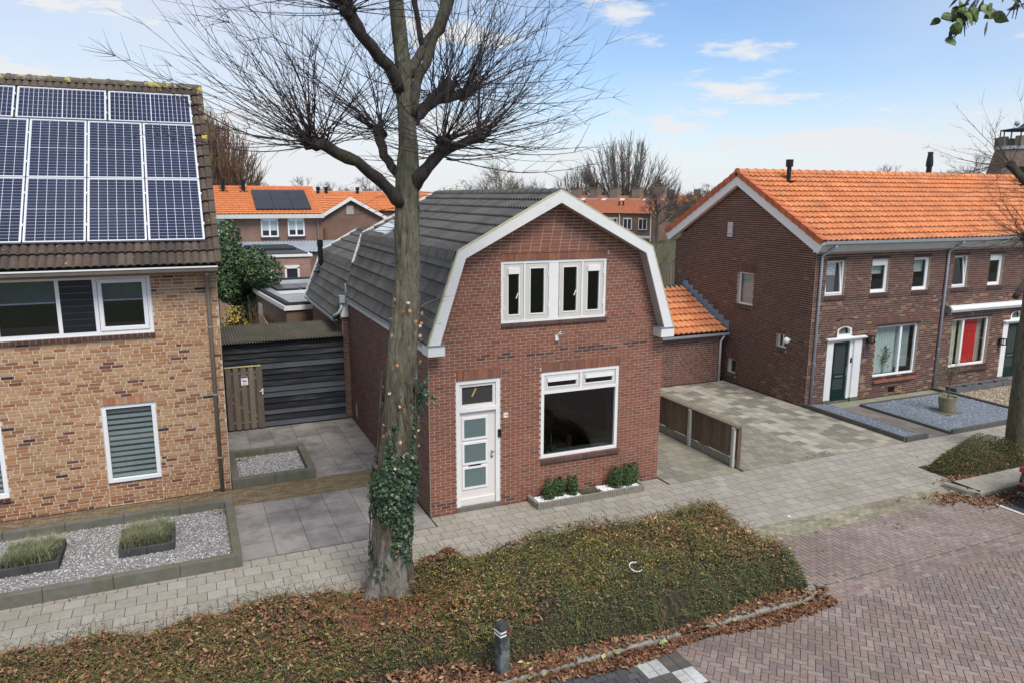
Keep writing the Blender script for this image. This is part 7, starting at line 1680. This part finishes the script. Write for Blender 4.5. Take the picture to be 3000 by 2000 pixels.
m = MB(); m.box(-CL, -.3, -.35, -.25, .4, .75); m.box(-CL, -.3, -.35, -.25, -.5, -.25); C.put(m, 'white_rail', M_white); m = MB(); m.tube([(-.25, -.1, 3.9), (-.25, -.1, -1)], .09, 6); m.tube([(-5.2, -.1, 3.9), (-5.2, -.1, -1)], .08, 6); C.put(m, 'downpipe', M_white)
E_ = Loc(86, 112, rad(-45)); e2 = E_.thing('hidden_row_house', 'far orange roof peeping beside the white gable of the terrace', 'house'); m = MB(); m.prism([(0, 0), (8, 0), (8, 4.6), (4, 6.6), (0, 4.6)], 'x', -18, 0); E_.put(m, 'wall', BM); wroof('roof', e2, (-18, -.25, 4.66), (1, 0, 0), (0, 4.25, 2.1), 18, 4.75, 12, .3, ORC)
for x in (-1, -6, -11): m = MB(); m.box(x-.6, x+.6, 3.4, 4.6, 5.8, 7.8); E_.put(m, 'chimney', M_chim)
# slatted fence seen between the houses
fz = thing('garden_fence', (26, 36, 0), 'weathered slatted garden fence seen between the two brick houses', 'fence')
for i in range(26): m = MB(); m.col = R.choice(pal_g); x = 23.0+i*.2; m.box(x, x+.16, 36, 36.03, 0, 2.45); m.build('slat', M_gate, fz)
for z in (.6, 2.1): m = MB(); m.col = pal_g[2]; m.box(23, 28.2, 36.031, 36.08, z, z+.1); m.build('rail', M_gate, fz)
# tower at the right edge
tw2 = thing('brick_tower', (124.5, 80, 0), 'tapering brown tower with railed top and copper ball at the skyline', 'tower')
MB().lathe((124.5, 80, 0), [(7.2, 0), (5.0, 9.8), (4.0, 14.0)], 8).build('tower_body', brickmat('tower_brick', (.22, .15, .11), (.18, .12, .09), (.26, .2, .16)), tw2)
MB().lathe((124.5, 80, 14), [(4.2, 0), (4.2, .5)], 8).build('cornice', M_leadw, tw2); MB().lathe((124.5, 80, 17.0), [(3.6, 0), (3.6, .12), (1.2, .5), (.2, 1.3)], 8).build('cap_roof', mat('dark_copper', (.05, .06, .09), .6), tw2); MB().lathe((122.1, 80, 17.5), [(.1, 0), (.38, .3), (.42, .5), (.3, .75), (.08, .9)], 10).build('copper_ball', mat('verdigris', (.25, .42, .4), .6), tw2)
for k in range(8):
    a_ = 2*math.pi*k/8+.39; x, y = 124.5+3.5*math.cos(a_), 80+3.5*math.sin(a_); box('pillar', M_chim, tw2, (x-.5, x+.5, y-.5, y+.5, 14.5, 16.0)); MB().tube([(x, y, 16), (x, y, 17.05)], .1, 5).build('post', M_black, tw2)
# ================================================================== BACKGROUND VEGETATION
def bare(name, label, x, y, H_, W_, seed, style, col, group=None, dens=1.0):
    t = thing(name, (x, y, 0), label, 'tree', group); rt = random.Random(seed); tm = MB(); tm.col = col; cm = MB(); r0 = H_*.02
    if style == 'vase':
        tm.tube([(x, y, -.1), (x, y, H_*.12), (x, y, H_*.22)], [r0*2.2, r0*1.7, r0*1.2], 8)
        for i in range(int(64*dens)):
            a_ = rt.uniform(0, 6.28); sp = rt.random()**.6; p = Vector((x, y, H_*rt.uniform(.05, .2))); top = Vector((x+math.cos(a_)*W_*.5*sp, y+math.sin(a_)*W_*.5*sp, H_*(1-.42*sp*sp)*rt.uniform(.93, 1.03))); pts = [p]
            for k in range(1, 7): q = k/6; pts.append(p.lerp(top, q)+Vector((math.cos(a_)*math.sin(math.pi*q)*W_*.07*sp+rt.gauss(0, .05), math.sin(a_)*math.sin(math.pi*q)*W_*.07*sp, 0)))
            cm.col = tuple(v*rt.uniform(.8, 1.25) for v in col); cm.tube(pts, [r0*.55*(1-.85*k/6) for k in range(7)], 3, False)
            for s in range(26):
                k = rt.uniform(1.5, 5.9); b_ = pts[int(k)].lerp(pts[min(6, int(k)+1)], k-int(k)); dd = (pts[-1]-pts[-3]).normalized(); d_ = (dd+Vector((rt.gauss(0, .4), rt.gauss(0, .4), .15))).normalized(); L_ = H_*rt.uniform(.06, .16); m1 = b_+d_*L_*.5; cm.tube([b_, m1, m1+(d_+Vector((rt.gauss(0, .2), rt.gauss(0, .2), .25))).normalized()*L_*.5], [r0*.13, r0*.1, r0*.05], 3, False)
    else:
        tm.tube([(x, y, -.1), (x+.1, y, H_*.25), (x, y, H_*.5)], [r0*1.3, r0, r0*.8], 7)
        def grow(p, d_, L_, r_, lv):
            m1 = p+d_*L_*.5+Vector((rt.gauss(0, L_*.05), rt.gauss(0, L_*.05), 0)); e = m1+(d_+Vector((0, 0, .12))).normalized()*L_*.5; cm.col = tuple(v*rt.uniform(.8, 1.25) for v in col); cm.tube([p, m1, e], [r_, r_*.8, r_*.55], 4 if lv > 1 else 3, False)
            if lv == 0: return
            for k in range({4: 4, 3: 4, 2: 5, 1: 5}[lv]):
                q = rt.uniform(.35, 1.0); b_ = p.lerp(m1, q*2) if q < .5 else m1.lerp(e, q*2-1); o_ = d_.orthogonal().normalized(); o_ = Matrix.Rotation(rt.uniform(0, 6.28), 3, d_) @ o_; up_ = .25 if style == 'round' else .8
                grow(b_, (d_*.8+o_*rt.uniform(.4, .95)+Vector((0, 0, up_*.5))).normalized(), L_*rt.uniform(.5, .75), r_*.55, lv-1)
        for i in range(int(8*dens)):
            a_ = 6.28*i/8+rt.random(); el = rad(rt.uniform(25, 75)); p = Vector((x, y, H_*rt.uniform(.25, .5))); d_ = Vector((math.cos(a_)*math.cos(el)*W_/H_*1.3, math.sin(a_)*math.cos(el)*W_/H_*1.3, math.sin(el))).normalized(); grow(p, d_, H_*rt.uniform(.22, .32), r0*.5, 4)
    tm.build('trunk', M_twig, t); cm.build('crown', M_twig, t); return t
cG = (.1, .085, .07); cB = (.12, .085, .06); cL = (.15, .12, .1)
bare('vase_tree', 'large bare vase shaped tree behind the row of chimneys', 69, 110, 16.0, 16.5, 1, 'vase', (.13, .115, .1), dens=1.5)
bare('bare_tree', 'dense twiggy tree at the house side flank of the vase shaped tree', 61, 112, 11.0, 10, 2, 'vase', (.085, .068, .055))
bare('bare_tree', 'low dense brown tree at the terrace side of the vase shaped tree', 76.5, 109, 9.6, 10, 3, 'vase', (.1, .075, .06))
bare('bare_tree', 'broad reddish brown bare tree above the dark ridge tiles', 33.5, 78, 10.4, 11, 4, 'round', (.13, .095, .08))
bare('brown_tree', 'tall dense russet brown tree rising behind the solar roof verge', 3.6, 82, 13.8, 9, 5, 'vase', (.15, .095, .06), dens=2.6)
bare('brown_tree', 'second dense russet tree half hidden by the solar roof', 1.0, 84, 14.6, 9, 15, 'vase', (.14, .09, .06), dens=2.2)
bare('olive_tree', 'bare tree with pale greenish limbs behind the dark ridge', 26.5, 60, 9.4, 8, 6, 'round', (.15, .14, .08))
rt = random.Random(50); protos = [bare('hedgerow_tree', 'bare tree in the far line along the skyline', 9, 92, 9.6, 9, 7, 'round', cG, 'trees along the skyline'), bare('hedgerow_tree', 'bare tree in the far line along the skyline', 16, 96, 9.2, 10, 8, 'round', cB, 'trees along the skyline'), bare('hedgerow_tree', 'bare tree in the far line along the skyline', 23, 90, 9.0, 9, 9, 'round', cL, 'trees along the skyline')]
def copytree(src, loc, rz, sc):
    r_ = src.copy(); r_.location = loc; r_.rotation_euler = (0, 0, rz); r_.scale = (sc, sc, sc); COL.objects.link(r_)
    for ch in list(src.children):
        c_ = ch.copy(); c_.parent = r_; c_.matrix_parent_inverse = ch.matrix_parent_inverse; COL.objects.link(c_)
    return r_
for az in list(np.arange(4, 62, 1.75)):
    d_ = rt.uniform(95, 150) if not 27 < az < 41 else rt.uniform(135, 165); far = d_/95; copytree(rt.choice(protos), (d_*math.sin(rad(az)), d_*math.cos(rad(az)), 0), rt.uniform(0, 6.28), rt.uniform(.75, 1.0)*(1+.12*(far-1)))
for x, y, sc, lb_ in ((97, 78, 1.28, 'bare tree above the terrace ridge beside the black flue'), (104, 80, 1.2, 'bare tree above the terrace ridge near the twin vents'), (112, 82, 1.55, 'tall bare tree just before the brick tower'), (62, 90, 1.0, 'small bare tree peeping over the near end of the orange ridge'), (72, 92, 1.05, 'bare crown peeping over the middle of the orange ridge'), (102, 128, 1.15, 'slender bare tree between the chimneys and the white gable')):
    q = copytree(rt.choice(protos), (x, y, 0), rt.uniform(0, 6.28), sc); q['label'] = lb_
# thicket of stems before the far row
th2 = thing('bare_thicket', (28, 44, 0), 'tangle of bare stems before the far row with chimneys', 'shrub'); m = MB(); rt = random.Random(60)
for i in range(150):
    x, y = 29+rt.gauss(0, 1.9), 43+rt.gauss(0, 1.5); h_ = rt.uniform(2.2, 4.4); m.col = rt.choice(((.15, .11, .075), (.11, .085, .06), (.18, .14, .1))); whip(m, (x, y, 0), Vector((rt.gauss(0, .12), rt.gauss(0, .12), 1)), h_, .022, rt, seg=6, up=.1, side=8, wig=.05)
m.build('stems', M_twig, th2)
# evergreen behind the tan house
def leafmass(name, label, c, rx, ry, rz_, n, size, cols, wts, seed, lobes=9, trunk=True, asp=.45):
    t = thing(name, (c[0], c[1], 0), label, 'shrub'); g = np.random.default_rng(seed); L_ = g.normal(0, .55, (lobes, 3))*np.array([rx, ry, rz_])*.8; lr = g.uniform(.38, .62, lobes); k = g.integers(0, lobes, n); d = g.normal(0, 1, (n, 3)); d /= np.linalg.norm(d, axis=1, keepdims=True); q = g.uniform(.72, 1.06, (n, 1))
    P = np.array(c)+L_[k]+d*q*lr[k][:, None]*np.array([rx, ry, rz_]); V, F = leafquads(P, d+np.array([0, 0, .3]), g.uniform(size*.6, size*1.3, n), asp, .55, seed); bright = (.85+.3*(P[:, 2:3]-c[2])/rz_*0)
    stuff('crown', V, F, palette_pick(g, n, cols, wts, .22), mat('evergreen_leaf', None, .55, .2, 8), t)
    if trunk: MB().tube([(c[0], c[1], 0), (c[0], c[1], c[2])], [.14, .06], 7).build('trunk', M_twig, t)
    return t
leafmass('laurel_tree', 'rounded evergreen laurel tree rising behind the tan house corner', (1.75, 33, 3.35), 1.0, 1.0, 1.45, 15000, .17, [(.05, .09, .04), (.075, .125, .045), (.035, .07, .032), (.13, .19, .06)], [3, 2.4, 3, .8], 3, 13)
leafmass('laurel_tree', 'darker lower evergreen shrub beside the laurel tree', (2.35, 33.5, 2.0), .75, .8, .9, 5000, .16, [(.04, .075, .036), (.06, .1, .042), (.03, .06, .03)], [3, 2, 3], 4, 9)
leafmass('yellow_shrub', 'shrub with yellow leaves above the corrugated shed roof', (1.5, 27.0, 2.1), .5, .5, .85, 700, .14, [(.4, .3, .05), (.3, .24, .05), (.2, .18, .05)], [2, 2, 1], 5, 7)
rb = thing('reed_stems', (2.2, 28, 0), 'bundle of thin brown stems beside the yellow shrub', 'shrub'); m = MB(); rt = random.Random(3)
for i in range(60): m.col = rt.choice(((.2, .13, .07), (.15, .1, .06))); whip(m, (2.1+rt.gauss(0, .25), 28+rt.gauss(0, .2), 0), Vector((rt.gauss(0, .1), rt.gauss(0, .1), 1)), rt.uniform(2.2, 3.0), .01, rt, seg=5, up=0, side=3, wig=.05)
m.build('stems', M_twig, rb)
hz = thing('garden_wall_fence', (1.2, 26, 0), 'pale wooden fence between the shrubs behind the shed', 'fence')
for i in range(24): m = MB(); m.col = R.choice(((.4, .3, .18), (.34, .26, .16))); m.box(2.62, 2.65, 24+i*.3, 24+i*.3+.28, 0, 1.8); m.build('board', M_gate, hz)
leafmass('lime_green_tree', 'yellow green leafy tree beyond the dark ridge behind the trunk', (20.6, 58, 5.6), 1.6, 1.5, 1.9, 1500, .2, [(.28, .3, .06), (.2, .23, .05)], [1, 1], 8, 8)
